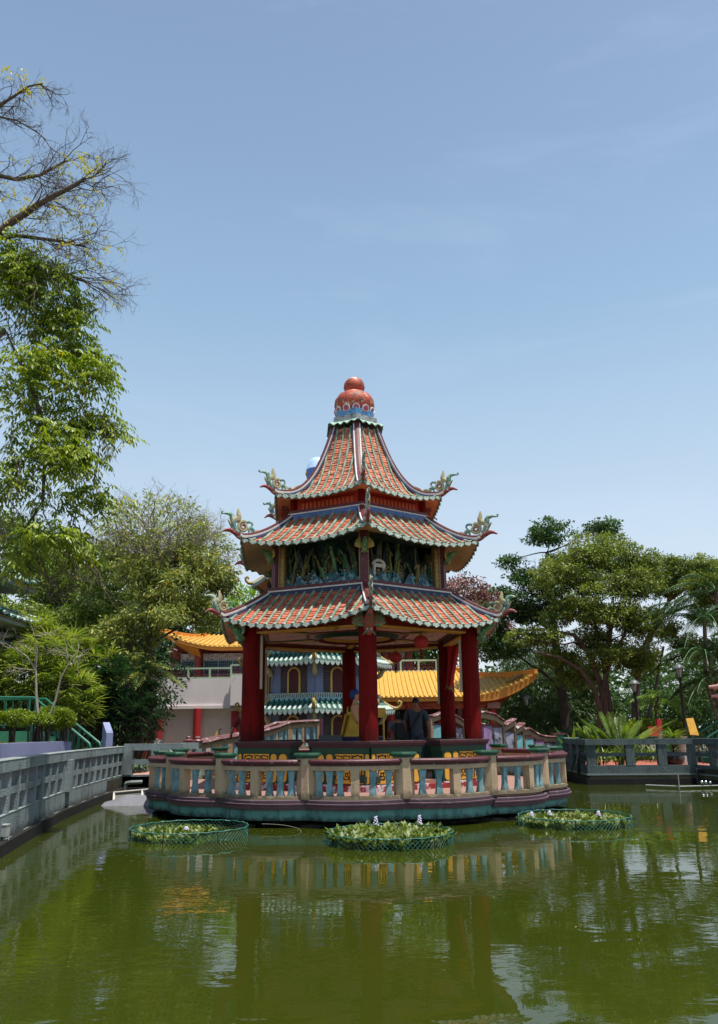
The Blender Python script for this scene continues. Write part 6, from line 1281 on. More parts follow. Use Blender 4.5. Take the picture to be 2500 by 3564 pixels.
# ---- overhanging tree, near left
t1 = thing('overhanging_tree', 'tall tree with bright green drooping leaves and bare upper branches overhanging the pond', 'tree', (-8.9, 13.3, 1.3))
b = MB(); tr = [(-8.9, 13.3, 1.3), (-8.8, 13.2, 4), (-8.5, 13.1, 7), (-8.1, 13.0, 9.5), (-7.6, 13.0, 11.6), (-7.4, 13.1, 13.4)]; b.tube(tr, taper(5, .34, .14), 10)
heads = {'b1': 3, 'b2': 3, 'b3': 4, 'b4': 5, 'b5': 5, 'b6': 3, 'b7': 2}
for q, pth in PTH.items():
    if not q.startswith('b'): continue
    s = tr[heads[q]]; full = [Vector(s)]+[Vector(p) for p in pth]; r0 = {'b1': .085, 'b4': .04, 'b5': .03, 'b3': .06, 'b2': .055, 'b6': .06, 'b7': .06}[q]; k = len(full)-1
    b.tube(full, taper(k, r0, r0*.35), 7)
    for i in range(1, len(full)):
        for z_ in range(5 if q in ('b1', 'b2', 'b6', 'b3') else 3):
            p = full[i-1].lerp(full[i], random.random()); d = (full[i]-full[i-1]).normalized()+Vector((random.uniform(.0, .7), random.uniform(-.5, .5), random.uniform(-.9, .9) if q != 'b7' else -.6))
            twigs(b, p+Vector((0, 0, 0)), d, {'b1': .62, 'b2': .6, 'b3': .52, 'b4': .42, 'b5': .4, 'b6': .6, 'b7': .5}[q], .012, 4, 1.0, -.04)
for i in range(70):
    u, _ = crown_pts(ELL['T1'], 1); p = Vector(u[0]); twigs(b, p, (random.uniform(-.4, .6), random.uniform(-.4, .4), -.9), .55, .010, 2, .6, -.1)
b.build('trunk', m_bark, t1, 60)
def pinnate(ells, n, mt, name, parent, ll=.13, nl=6, down=.6):
    C, U = crown_pts(ells, n, .35); Ps, Ds, Ns, Ts = [], [], [], []
    for i in range(n):
        a = RNG.uniform(0, 2*PI); d = np.array([math.cos(a)+.25, math.sin(a), RNG.uniform(-down, .25)]); d /= np.linalg.norm(d); side = np.cross(d, [0, 0, 1.0]); side /= np.linalg.norm(side)+1e-9; tn = RNG.random()
        for j in range(nl):
            f = j/(nl-1); p = C[i]+d*f*ll*2.3; p[2] -= .09*f*f
            for sg in ((-1, 1) if j < nl-1 else (0,)):
                Ps.append(p); Ds.append(d*.7+side*sg*.9+np.array([0, 0, -.55-.3*f])+RNG.normal(0, .12, 3)); Ns.append(np.array([0, 0, 1.0])+RNG.normal(0, .35, 3)); Ts.append(tn*.75+RNG.normal(.1, .1))
    n_ = len(Ps); return stuff(put(name, leaves_mesh(name, np.array(Ps), np.array(Ds), np.array(Ns), ll*RNG.uniform(.75, 1.25, n_), ll*.36*RNG.uniform(.8, 1.2, n_), np.array(Ts), mt), parent))
pinnate(sub_ells(ELL['T1']+[(-6.5, 13, 10.6, .5, .4, .5), (-6.9, 13, 9.8, .5, .4, .7), (-6.1, 13, 10.2, .5, .4, .3)], 5, .5, .8), 1650, lm_T1, 'crown', t1, .12, 5)
pinnate(ELL['T1'], 650, lm_T1, 'crown_fill', t1, .115, 5)
lm_yel = leafmat('leaf_new_yellow', '#8f9a2c', '#b8a83c', trans=.4)
pinnate([(-6.45, 13, 14.35, .35, .2, .3), (-6.8, 13, 14.6, .3, .2, .25), (-5.6, 13, 12.5, .6, .3, .25), (-5.0, 13, 12.3, .5, .3, .3), (-5.3, 13, 11.5, .6, .3, .5), (-4.5, 13, 9.7, .3, .2, .3), (-6.4, 13, 12.4, .5, .3, .2), (-5.2, 13, 10.6, .8, .3, .5), (-6.0, 13, 11.2, .8, .3, .4), (-6.6, 13, 11.6, .5, .3, .5)], 150, lm_yel, 'young_leaf', t1, .085, 4)
sg_ = thing('eave_sprig', 'thin leafy sprig growing out of the lower eave near the front corner', 'plant', (-.55, 15.9, 3.85))
b = MB(); b.tube([(-.75, 16.05, 3.92), (-.6, 15.85, 3.88), (-.42, 15.75, 3.93)], .005, 4); b.tube([(-.6, 15.85, 3.88), (-.5, 15.8, 3.75), (-.44, 15.8, 3.62)], .005, 4); b.build('stem', m_barkdk, sg_)
P = np.array([[-.7+.3*RNG.random(), 15.8+.1*RNG.random(), 3.66+.28*RNG.random()] for _ in range(34)]); stuff(put('leaves', leaves_mesh('leaves', P, rvec(34)+np.array([0, 0, -.5]), rvec(34), np.full(34, .08), np.full(34, .02), RNG.random(34), lm_T1), sg_))
# ---- tree with a bare crown top, mid left
t2 = thing('bare_topped_tree', 'olive green tree with a bare twiggy dome on top beside the yellow-roofed building', 'tree', (-7.77, 27.5, .455))
p2 = [(-7.9, 27.5, .45)]+PTH['t2']; limbs('trunk', p2, .22, .08, ELL['T2'], 7, m_bark, t2)
b = MB()
for e in ELL['T2top']:
    for q in range(34):
        u = rvec(1)[0]; u[2] = abs(u[2]); c = Vector(e[:3]); t = c+Vector((u[0]*e[3]*.7, u[1]*e[4]*.7, u[2]*e[5]*.7)); s = Vector((-7.37, 28, 7.4)) if random.random() < .6 else c-Vector((0, 0, e[5]))
        w1 = wiggle(s, t, 5, .12); b.tube(w1, taper(5, .05, .02), 5)
        for z_ in range(3): twigs(b, w1[random.randint(3, 5)], Vector((u[0], u[1]*.5, u[2]*.3)), .6, .012, 3, .9)
b.build('bare_branches', m_twig, t2)
foliage('crown', sub_ells(ELL['T2'], 9, .42, .7), 1700, 15, .24, .17, .06, lm_T2, t2, .5, .4)
foliage('sparse_leaves', ELL['T2top'], 900, 10, .26, .15, .055, lm_T2, t2, .4, .5)
# ---- trees at the left back
t3 = thing('frangipani_tree', 'broad yellow-green tree behind the green-roofed gate pavilion', 'tree', (-11.5, 30, .455))
limbs('trunk', [(-11.6, 30, .45), (-11.5, 30, 2.5), (-11.3, 30, 4.5), (-11.4, 30.2, 6.5)], .24, .1, ELL['T3'], 6, m_bark, t3)
foliage('crown', sub_ells(ELL['T3'], 9, .42, .7), 1900, 14, .26, .20, .07, lm_T3, t3, .4, .4)
t3b = thing('dark_backing_tree', 'dark leafy tree filling the gap behind the bare-topped tree', 'tree', (-8.5, 33, .455))
eb = [(-9.2, 33, 4.0, 2.0, 1.4, 2.4), (-11.5, 33.5, 3.5, 2.0, 1.4, 2.4), (-12.9, 33, 2.5, 1.8, 1.2, 2.0), (-9.9, 32, 2.0, 1.5, 1.0, 1.5), (-14.5, 33, 4, 2, 1.4, 3)]
limbs('trunk', [(-9.6, 33, .45), (-9.7, 33, 2.2), (-9.8, 33, 3.6)], .2, .1, eb, 3, m_barkdk, t3b); foliage('crown', eb, 1000, 14, .36, .22, .09, lm_dark, t3b, .4, .35)
# ---- rhapis palms: fans of blades
def fans(name, spots, mt, parent, blade=.30, nb=8, wd=.055):
    Ps, Ds, Ns, Ts = [], [], [], []
    for (p, d, tn) in spots:
        d = np.array(d, float); d /= np.linalg.norm(d); up = np.array([0, 0, 1.0]); s = np.cross(d, up); s /= np.linalg.norm(s)+1e-9; nn = np.cross(s, d)
        for j in range(nb):
            a = (j/(nb-1)-.5)*2.5; v = d*math.cos(a)+s*math.sin(a)+np.array([0, 0, -.10-.25*abs(a)])+RNG.normal(0, .05, 3); Ps.append(p); Ds.append(v); Ns.append(nn+RNG.normal(0, .2, 3)); Ts.append(tn+RNG.normal(0, .1))
    n = len(Ps); return stuff(put(name, leaves_mesh(name, np.array(Ps), np.array(Ds), np.array(Ns), blade*RNG.uniform(.75, 1.2, n), wd*RNG.uniform(.8, 1.2, n), np.array(Ts), mt, .22), parent))
def rhapis(name, label, ells, n, mt, blade, base):
    root = thing(name, label, 'palm', base); C, U = crown_pts(ells, n, .55); sp_ = []
    b = MB()
    for i in range(n):
        sp_.append((C[i], (U[i][0]+RNG.normal(0, .3), U[i][1]-.35+RNG.normal(0, .3), .55+U[i][2]*.4), RNG.random()*.8))
        if i % 4 == 0: c = Vector(C[i]); b.tube([(c.x*.6+base[0]*.4, c.y*.6+base[1]*.4, base[2]), (c.x*.9+base[0]*.1, c.y*.9+base[1]*.1, (base[2]+c.z)/2), c], .012, 4, False)
    b.build('stems', m_barkdk, root); fans('fan_leaves', sp_, mt, root, blade); return root
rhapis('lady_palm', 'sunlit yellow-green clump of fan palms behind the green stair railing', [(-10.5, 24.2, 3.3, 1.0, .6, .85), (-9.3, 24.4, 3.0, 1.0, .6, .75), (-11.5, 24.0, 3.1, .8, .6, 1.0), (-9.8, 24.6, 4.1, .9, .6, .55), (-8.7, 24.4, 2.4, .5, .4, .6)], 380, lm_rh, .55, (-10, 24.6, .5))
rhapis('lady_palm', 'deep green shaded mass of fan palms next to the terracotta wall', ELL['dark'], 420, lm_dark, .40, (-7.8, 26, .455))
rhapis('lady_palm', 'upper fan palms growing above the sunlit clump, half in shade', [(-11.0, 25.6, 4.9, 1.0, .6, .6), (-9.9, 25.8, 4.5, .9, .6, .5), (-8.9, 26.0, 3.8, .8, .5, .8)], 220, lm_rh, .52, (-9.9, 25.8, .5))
# ---- right side trees
t8 = thing('dark_crowned_tree', 'tall dark green tree with a ragged layered crown behind the yellow hall corner', 'tree', (8.6, 34.3, .455))
limbs('trunk', [(8.9, 34.3, .45), (8.8, 34.3, 3), (8.6, 34.2, 5.5), (8.5, 34.2, 7.5), (8.5, 34.2, 9.4)], .26, .08, ELL['T8a'], 5, m_barkdk, t8)
foliage('crown', sub_ells(ELL['T8a'], 8, .5, .65), 1800, 16, .22, .15, .07, lm_ficdk, t8, .25, .3)
t9 = thing('spreading_fig_tree', 'spreading fig tree with olive rounded crown and leaning reddish limbs behind the terrace', 'tree', (9.5, 31, .455))
b = MB(); f0 = [(9.5, 31, .45)]+PTH['ficus']; b.tube(f0, taper(len(f0)-1, .17, .04), 9); b.tube(PTH['ficus2'], taper(3, .10, .05), 8); b.tube([(9.5, 30.9, 1.6)]+PTH['f3'], taper(4, .10, .04), 8); b.tube([(9.3, 30.8, .45), (9.2, 30.7, 2.0), (9.6, 30.8, 3.6), (10.6, 30.8, 5.4), (11.0, 31, 7.0)], taper(4, .09, .04), 8)
b.tube([(9.9, 31, .45), (9.8, 31.1, 2.4), (9.75, 31.3, 4.2), (9.4, 31.2, 6.6)], taper(3, .13, .05), 8); b.build('trunk', m_barkred, t9, 60)
limbs('limbs', [(9.72, 31, 3.6), (9.9, 31, 4.9), (10.1, 31, 5.9)], .10, .06, ELL['T8b'], 7, m_barkred, t9, .5)
foliage('crown', sub_ells(ELL['T8b']+[(8.2, 31.5, 4.2, 1.2, .9, .8), (10.9, 31.5, 3.9, 1.0, .8, .8), (9.2, 31.8, 3.6, 1.3, .8, .6)], 9, .5, .75), 3500, 17, .19, .125, .057, lm_fic, t9, .2, .55, .9)
t10 = thing('flat_topped_tree', 'light flat-topped tree with slanting pale limbs at the edge above the palms', 'tree', (11.4, 33, .455))
b = MB(); b.tube([(11.35, 33, .45)]+PTH['c'], taper(6, .19, .05), 9); b.tube(PTH['c2'], taper(3, .10, .04), 7); b.tube([(12.1, 34, .45)]+PTH['c3'], taper(3, .10, .05), 7)
for q in range(16): s = Vector(PTH['c'][random.choice((3, 4, 5))]); e = random.choice(ELL['T8c']); b.tube(wiggle(s, Vector(e[:3])+Vector((random.uniform(-1, 1)*e[3], 0, random.uniform(-.2, .6)*e[5])), 5, .1), taper(5, .045, .012), 5)
b.build('trunk', m_bark, t10, 60); foliage('crown', sub_ells(ELL['T8c']+[(16.2, 33, 8.2, 1.0, .8, .7), (15.8, 33, 7.2, .9, .8, .6), (12.1, 32.5, 8.0, .9, .7, .6), (12.4, 33, 6.4, .7, .6, .5), (15.2, 33.5, 6.2, .9, .7, .5), (13.6, 34, 5.6, .9, .7, .6), (14.6, 32, 7.6, 1.2, .8, .6), (16, 32, 7.0, 1.1, .8, .8), (14.9, 34, 5.0, 1.2, .8, .8), (12.2, 34, 4.6, .9, .7, .8)], 8, .52, .65), 2900, 16, .19, .12, .055, lm_fic, t10, .2, .35, .8)
tp = thing('pink_leaved_tree', 'tree with pinkish young leaves rising behind the pavilion roof', 'tree', (6.6, 46, .455))
limbs('trunk', [(6.8, 46, .45), (6.7, 46, 4), (6.6, 46, 7)], .25, .12, ELL['pinkt'], 3, m_barkdk, tp); foliage('crown', ELL['pinkt'], 520, 16, .4, .24, .12, lm_pink, tp, .3, .4)
tf = thing('pale_green_tree', 'pale yellow-green tree seen between the pavilion and the bare-topped tree', 'tree', (-7.2, 53, .455))
limbs('trunk', [(-7.3, 53, .45), (-7.3, 53, 4), (-7.2, 53, 8)], .3, .15, ELL['far'], 3, m_barkdk, tf); foliage('crown', ELL['far']+[(-9, 53, 7.5, 2, 1.5, 2), (-5.5, 54, 7, 2, 1.5, 2)], 620, 16, .45, .28, .13, lm_far, tf, .3, .4)
tb = thing('tall_backing_tree', 'dense dark tree rising behind the yellow hall, glimpsed under the pavilion roof', 'tree', (3.2, 48, .455))
eb2 = [(-1.5, 49, 7.5, 2.6, 1.8, 4.4), (1.8, 48, 7.8, 2.6, 1.8, 4.6), (4.2, 48.5, 7.4, 2.0, 1.6, 4.2), (-4.5, 50, 6, 2.4, 1.6, 3)]
limbs('trunk', [(1.5, 48.5, .45), (1.5, 48.5, 3.0), (1.4, 48.5, 5.0)], .35, .2, eb2, 3, m_barkdk, tb); foliage('crown', eb2, 1100, 15, .55, .34, .16, lm_T3, tb, .3, .4)
tc_ = thing('tall_backing_tree', 'dense tree behind the pink building, closing the gap beneath the bare-topped tree', 'tree', (-10.5, 47, .455))
eb3 = [(-10.8, 47, 8.2, 2.3, 1.5, 3.2), (-13.5, 46, 8.0, 2.4, 1.5, 3.2), (-8.3, 46, 6.2, 1.6, 1.2, 2.5), (-16.5, 46, 8, 2.4, 1.5, 3.4), (-10, 46, 5, 2.5, 1.2, 2.5)]
limbs('trunk', [(-10.8, 47, .45), (-10.8, 47, 3.0), (-10.7, 47, 5.5)], .35, .2, eb3, 3, m_barkdk, tc_); foliage('crown', eb3, 1200, 15, .55, .32, .15, lm_ficdk, tc_, .3, .4)
# bamboo grove and undergrowth: uncountable
bb_ = put('bamboo_grove', bpy.data.meshes.new('bamboo_grove')); bpy.data.objects.remove(bb_)
o = foliage('bamboo_grove', ELL['bamboo']+[(6.3, 40, 2.5, 1.4, 1, 2), (8.5, 39, 5.0, 1.6, 1, 1.2)], 2300, 15, .3, .24, .035, lm_bam, None, .8, .3); tag(o, 'dark feathery bamboo grove behind the terrace', 'bamboo')
o = foliage('undergrowth', ELL['und']+[(16.5, 34, 2.2, 1.5, 1, 1.2), (12.5, 31.5, 1.3, .9, .6, .6), (13.8, 30.5, 1.5, 1.2, .6, .7), (9.3, 33, 1.2, 1.2, .5, .5)], 1100, 14, .3, .18, .07, lm_ficdk, None, .3, .3); tag(o, 'mixed green undergrowth below the trees behind the terrace', 'undergrowth')
far_e = [(x, 62+random.uniform(-4, 4), random.uniform(2.0, 4.0), 3.4, 2, random.uniform(2.5, 4.6)) for x in np.arange(-48, 50, 3.0)]+[(x, 50, 3.0, 2.6, 2, 3.4) for x in (4, 6.5, 9)]+[(-22, 40, 5, 4, 2, 6), (-18, 42, 6, 4, 2, 6), (3.9, 47, 6.2, 1.6, 1, 1.6), (12, 40, 3.2, 2.2, 1, 2.2), (15.5, 40, 3.2, 2.2, 1, 2.2), (18.5, 38, 4, 2, 1, 3)]
o = foliage('far_wood', far_e, 3600, 14, .8, .5, .26, lm_ficdk, None, .3, .4); tag(o, 'far-off belt of dark green trees closing the horizon', 'woodland')
# ---- palms
def palm(name, label, base, top, nf, fl, trunk_r, mt, ll=.42, tilt=.35, cat='palm'):
    root = thing(name, label, cat, base); top = Vector(top); w_ = [Vector(base).lerp(top, i/6)+Vector((.12*math.sin(i*.9), 0, 0)) for i in range(7)]; w_[-1] = top
    MB().tube(w_, taper(6, trunk_r, trunk_r*.7), 9).build('trunk', m_bark, root, 60)
    for f in range(nf):
        a = 2*PI*f/nf+random.uniform(-.25, .25); el = random.uniform(.1, 1.1)-tilt*.3; d = Vector((math.cos(a), math.sin(a), 0)); L_ = fl*random.uniform(.8, 1.1)
        pts = [top+d*L_*(i/8)*math.cos(el*(1-i/14))+Vector((0, 0, L_*(math.sin(el)*(i/8)-.62*(i/8)**2.1))) for i in range(9)]
        rb_ = MB().tube(pts, taper(8, .022, .006), 5, False).mesh('frond', m_scaleg)
        fr = put('frond', rb_, root); Ps, Ds, Ns, Ls = [], [], [], []
        for i in range(44):
            u = .10+.9*i/43; x = u*8; j = min(7, int(x)); p = pts[j].lerp(pts[j+1], x-j); t = (pts[j+1]-pts[j]).normalized(); s = t.cross(Vector((0, 0, 1))).normalized()
            for sg in (-1, 1): Ps.append(p); v = t*.55+s*sg*.85+Vector((0, 0, .12-.5*u))+Vector(RNG.normal(0, .06, 3)); Ds.append(v); Ns.append(Vector((0, 0, 1))+s*sg*.3); Ls.append(ll*(.35+math.sin(PI*min(1, u*.9+.1))*.8))
        n = len(Ps); stuff(put('leaflets', leaves_mesh('leaflets', np.array(Ps), np.array(Ds), np.array(Ns), np.array(Ls), np.full(n, .032), np.full(n, random.random()*.6)+RNG.normal(.15, .1, n), mt, .18), fr))
    return root
palm('feather_palm', 'tall feather palm with arching fronds at the right edge above the lamp post', (13.3, 29, .455), (12.95, 29, 5.6), 20, 2.4, .10, lm_palm)
palm('feather_palm', 'shaded feather palm leaning over the terrace steps at the edge', (13.0, 28.2, .455), (12.5, 28.3, 4.2), 20, 2.1, .08, lm_palm)
palm('feather_palm', 'highest feather palm partly cut by the picture edge', (14.5, 30.5, .455), (14.2, 30.5, 6.9), 18, 2.4, .10, lm_palm)
palm('feather_palm', 'small sunlit palm between the two lamp posts', (11.15, 30.2, .455), (11.4, 30.2, 2.75), 10, 1.5, .06, lm_far, .34)
palm('feather_palm', 'low drooping palm under the tall ones by the terrace fence', (12.4, 27.4, .455), (12.2, 27.4, 3.2), 15, 1.7, .06, lm_palm, .36)
palm('feather_palm', 'palm with hanging fronds growing beneath the bare-topped tree', (-7.2, 26.9, .455), (-7.3, 26.9, 3.7), 9, 1.4, .07, lm_T2, .36)
palm('feather_palm', 'palm whose dark frond tips poke in at the left edge', (-13.2, 22, .455), (-12.4, 22.0, 8.6), 12, 2.4, .12, lm_palm)
def clump(name, label, c, n, h, spread, mt, ll, wd=.03):
    root = thing(name, label, 'plant', c)
    for f in range(n):
        a = random.uniform(0, 2*PI); lean = random.uniform(.1, 1.0)*spread; d = Vector((math.cos(a), math.sin(a)*.8, 0)); L_ = h*random.uniform(.75, 1.15); base = Vector(c)+d*random.uniform(0, .22)
        pts = [base+d*lean*(i/7)**1.5*L_*.8+Vector((0, 0, L_*(i/7)*(1-.22*lean*(i/7)))) for i in range(8)]
        fr = put('frond', MB().tube(pts, taper(7, .014, .004), 4, False).mesh('frond', m_scaleg), root); Ps, Ds, Ns, Ls = [], [], [], []
        for i in range(26):
            u = .35+.65*i/25; x = u*7; j = min(6, int(x)); p = pts[j].lerp(pts[j+1], x-j); t = (pts[j+1]-pts[j]).normalized(); s = t.cross(Vector((.01, .02, 1))).normalized()
            for sg in (-1, 1): Ps.append(p); Ds.append(t*.9+s*sg*.7+Vector((0, 0, .1-.2*u))); Ns.append(Vector((0, -.3, 1))+s*sg*.3); Ls.append(ll*(.5+.6*math.sin(PI*min(1, (u-.3)*1.3+.1))))
        n_ = len(Ps); stuff(put('leaflets', leaves_mesh('leaflets', np.array(Ps), np.array(Ds), np.array(Ns), np.array(Ls), np.full(n_, wd), np.full(n_, .25+random.random()*.6)+RNG.normal(0, .08, n_), mt, .15), fr))
    return root
lm_areca = leafmat('areca_leaf', '#3d5a1c', '#7f923c', trans=.3, rough=.35)
clump('areca_palm', 'bright sunlit areca palm clump with arching fronds behind the terrace railing', (8.1, 25.0, .5), 24, 1.5, 1.15, lm_areca, .32)
clump('areca_palm', 'smaller areca clump filling the planter nearer the bridge end', (7.45, 25.1, .5), 16, 1.2, 1.0, lm_areca, .28)
# strap leaves in the same bed
Ps, Ds, Ns, Ls = [], [], [], []
for q in range(330):
    x = RNG.uniform(7.0, 9.2); y = RNG.uniform(24.25, 25.3); a = RNG.uniform(0, 2*PI); Ps.append((x, y, .5+RNG.uniform(0, .25))); Ds.append((math.cos(a)*.6, math.sin(a)*.5-.1, RNG.uniform(.5, 1.3))); Ns.append((-math.cos(a), -math.sin(a)-.4, .8)); Ls.append(RNG.uniform(.3, .62))
o = stuff(put('bed_plants', leaves_mesh('bed_plants', np.array(Ps), np.array(Ds), np.array(Ns), np.array(Ls), np.full(330, .05), RNG.random(330), lm_areca, .3))); tag(o, 'strap-leaved ground plants filling the bed behind the terrace railing', 'plants')
# a few big upright leaves beside the bridge end
def sword(name, label, c, n, h, mt, wd):
    root = thing(name, label, 'plant', c); P = np.tile(np.array(c, float), (n, 1)); a = RNG.uniform(0, 2*PI, n)
    D = np.stack([np.cos(a)*.45, np.sin(a)*.3, np.full(n, 1.0)], 1); Nn = np.stack([-np.cos(a), -np.sin(a)-.5, np.full(n, .3)], 1)
    stuff(put('leaves', leaves_mesh('leaves', P, D, Nn, h*RNG.uniform(.6, 1.1, n), np.full(n, wd), RNG.random(n), mt, .25), root)); return root
sword('spider_lily', 'upright strappy plant poking above the bridge end post', (7.15, 27.0, .6), 9, 1.35, lm_areca, .11)
sword('spider_lily', 'small arching fern-like plant behind the wavy parapet', (5.95, 28.2, .8), 14, 1.0, lm_areca, .06)
pot = thing('potted_plant', 'dark round pot with a leafy plant standing on the red terrace', 'potted plant', (9.6, 24.6, .462))
MB().lathe([(.16, .465), (.27, .58), (.30, .70), (.25, .82), (.22, .86), (.25, .90), (.19, .89)], 20, (9.6, 24.6, 0)).build('pot', mat('dark_glazed_pot', '#2f2420', .3, .2, 4, .05, spec=.6), pot, 40)
n = 150; a = RNG.uniform(0, 2*PI, n); P = np.stack([9.6+.06*np.cos(a), 24.6+.06*np.sin(a), .9+RNG.uniform(0, .5, n)], 1); D = np.stack([np.cos(a), np.sin(a), RNG.uniform(.1, 1.3, n)], 1); Nn = np.stack([-np.cos(a)*.4, -np.sin(a)*.4, np.full(n, 1.)], 1)
stuff(put('leaves', leaves_mesh('leaves', P, D, Nn, RNG.uniform(.3, .6, n), np.full(n, .05), RNG.random(n), lm_areca, .3), pot)); MB().tube([(9.6, 24.6, .85), (9.6, 24.6, 1.4)], .03, 6).build('stem', m_barkdk, pot)
# ---- hedges
def hedge(label, ells, n, base, ln=.05, wdt=.03, stems=6):
    root = thing('clipped_hedge', label, 'hedge', base, None); foliage('leaf_mass', ells, n, 16, .07, ln, wdt, lm_hedge, root, -.3, .75, 1.0)
    b = MB()
    for q in range(stems): e = random.choice(ells); x = e[0]+random.uniform(-.6, .6)*e[3]; y = e[1]+random.uniform(-.5, .5)*e[4]; b.tube([(x+random.uniform(-.08, .08), y, base[2]), (x, y, e[2]-.2*e[5]), (x+random.uniform(-.1, .1), y, e[2]+.3*e[5])], [.025, .02, .012], 5)
    b.build('stems', m_barkdk, root); return root
hedge('long clipped hedge with bare stems on the lavender planter', [(-8.6, 17.0, 1.98, .35, .3, .17), (-8.1, 17.2, 1.98, .35, .3, .17), (-7.6, 17.5, 1.98, .35, .3, .17), (-7.25, 18.0, 1.95, .22, .25, .12), (-9.1, 16.8, 1.98, .35, .3, .17)], 900, (-8.0, 17.3, 1.42), stems=30)
hedge('rounded clipped shrub at the head of the planter by the stair railing', [(-7.5, 19.1, 2.0, .36, .34, .26), (-7.15, 19.0, 1.98, .28, .3, .24)], 620, (-7.35, 19.05, 1.45), stems=10)
hedge('low bright hedge beyond the terrace fence between the lamp posts', ELL['hedgeR']+[(11.0, 30.1, 1.35, .9, .6, .3), (12.2, 30, 1.3, .6, .5, .35)], 700, (11, 30, .455), .09, .045)
# ---- small bare tree on the planter
bt = thing('bare_sapling', 'small forked sapling with bare pale branches standing on the planter lawn', 'tree', (-7.45, 18.3, 1.42))
b = MB(); b.tube([(-7.45, 18.3, 1.4), (-7.42, 18.3, 1.62), (-7.38, 18.3, 1.72)], [.085, .055, .05], 8)
s1 = [(-7.38, 18.3, 1.7), (-7.48, 18.3, 2.1), (-7.55, 18.3, 2.6), (-7.62, 18.35, 3.1), (-7.85, 18.4, 3.4), (-8.2, 18.4, 3.65)]; s2 = [(-7.38, 18.3, 1.7), (-7.22, 18.3, 1.95), (-7.08, 18.3, 2.4), (-7.0, 18.3, 2.9), (-6.86, 18.3, 3.2), (-6.75, 18.3, 3.4)]
b.tube(s1, taper(5, .04, .012), 7); b.tube(s2, taper(5, .035, .012), 7); b.tube([s1[3], (-7.6, 18.3, 3.5), (-7.7, 18.3, 3.9)], [.02, .014, .008], 6)
for p in (s1[3], s1[4], s1[5], s2[4], s2[5], (-7.7, 18.3, 3.9)):
    for q in range(3): twigs(b, p, (random.uniform(-1, 1), random.uniform(-.5, .5), random.uniform(-.1, .8)), .42, .008, 2, .8)
b.build('trunk', m_twig, bt, 60); foliage('sparse_leaves', [(-6.75, 18.3, 3.35, .45, .3, .25), (-7.6, 18.3, 3.8, .4, .3, .3), (-8.0, 18.3, 3.5, .4, .3, .3)], 26, 5, .12, .05, .025, lm_hedge, bt, 0, .2)

# ================================================================ LEFT GARDEN: planter, stairs, walls
m_lav = mat('lavender_wall_paint', '#7f87a8', .8, .1, 2, .1, 20, dirt='#5c6077', dpos=(.56, .74), dscale=1.6, stretch=(1, 1, .25))
pl = thing('planter', 'raised planter with lavender-blue wall and lawn on top beside the path', 'planter', (-8, 16, .455))
wl = [(-6.25, 9.0), (-6.5, 12.0), (-6.8, 15.0), (-7.02, 19.0)]
MB().sweep([(x, y, 0) for x, y in wl], [(-.2, .455), (.0, .455), (.0, 1.46), (-.2, 1.46)]).build('wall', m_lav, pl)
MB().beam((-7.02, 19.1, .95), (-8.6, 20.0, .95), .2, 1.0).build('wall', m_lav, pl)
b = MB(); pp = [(x-.1, y) for x, y in wl]+[(-8.5, 19.9), (-12, 19.5), (-12, 9)]; b.add([(x, y, 1.41) for x, y in pp], [tuple(range(len(pp)))]); b.build('soil', m_earth, pl)
n = 9000; P = np.stack([RNG.uniform(-10.5, -6.7, n), RNG.uniform(13.5, 19.3, n), np.full(n, 1.41)], 1)
xl = np.interp(P[:, 1], [9, 12, 15, 19], [-6.25, -6.5, -6.8, -7.02]); P = P[P[:, 0] < xl-.2]; n = len(P); D = rvec(n)*.6; D[:, 2] = 1
stuff(put('grass', leaves_mesh('grass', P, D, rvec(n), RNG.uniform(.03, .08, n), np.full(n, .008), RNG.random(n), lm_grass, .2), pl))
m_grail = mat('green_rail_paint', '#1f5f4a', .4, .1, 4, .05); m_gstep = mat('green_step_paint', '#2a6b50', .6, .15, 3, .1)
stn = thing('stair', 'green painted stair with tube handrails climbing beside the lavender planter', 'stair', (-7.3, 20.5, .455))
B0 = Vector((-6.95, 20.4, .46)); T0 = Vector((-9.2, 22.2, 1.72)); NSt = 8; dirn = (T0-B0); side = Vector((-dirn.y, dirn.x, 0)).normalized()*-1.15
side = Vector((-.05, .95, 0))
for i in range(NSt):
    p = B0.lerp(T0, i/NSt); q = B0.lerp(T0, (i+1)/NSt); p2_, q2_ = p+side, q+side; z = B0.z+(T0.z-B0.z)*(i+1)/NSt
    MB().hexa([(p.x, p.y, .46), (q.x, q.y, .46), (q2_.x, q2_.y, .46), (p2_.x, p2_.y, .46)], [(p.x, p.y, z), (q.x, q.y, z), (q2_.x, q2_.y, z), (p2_.x, p2_.y, z)]).build('step', m_gstep, stn)
MB().hexa([T0+Vector((0, 0, -1.26)), T0+Vector((-3.5, -1.6, -1.26)), T0+Vector((-3.5, .2, -1.26)), T0+side+Vector((0, 0, -1.26))], [T0, T0+Vector((-3.5, -1.6, 0)), T0+Vector((-3.5, .2, 0)), T0+side]).build('landing', m_gstep, stn)
MB().beam(B0+Vector((0, 0, .08)), T0+Vector((0, 0, .08)), .08, .22).build('stringer', m_gstep, stn)
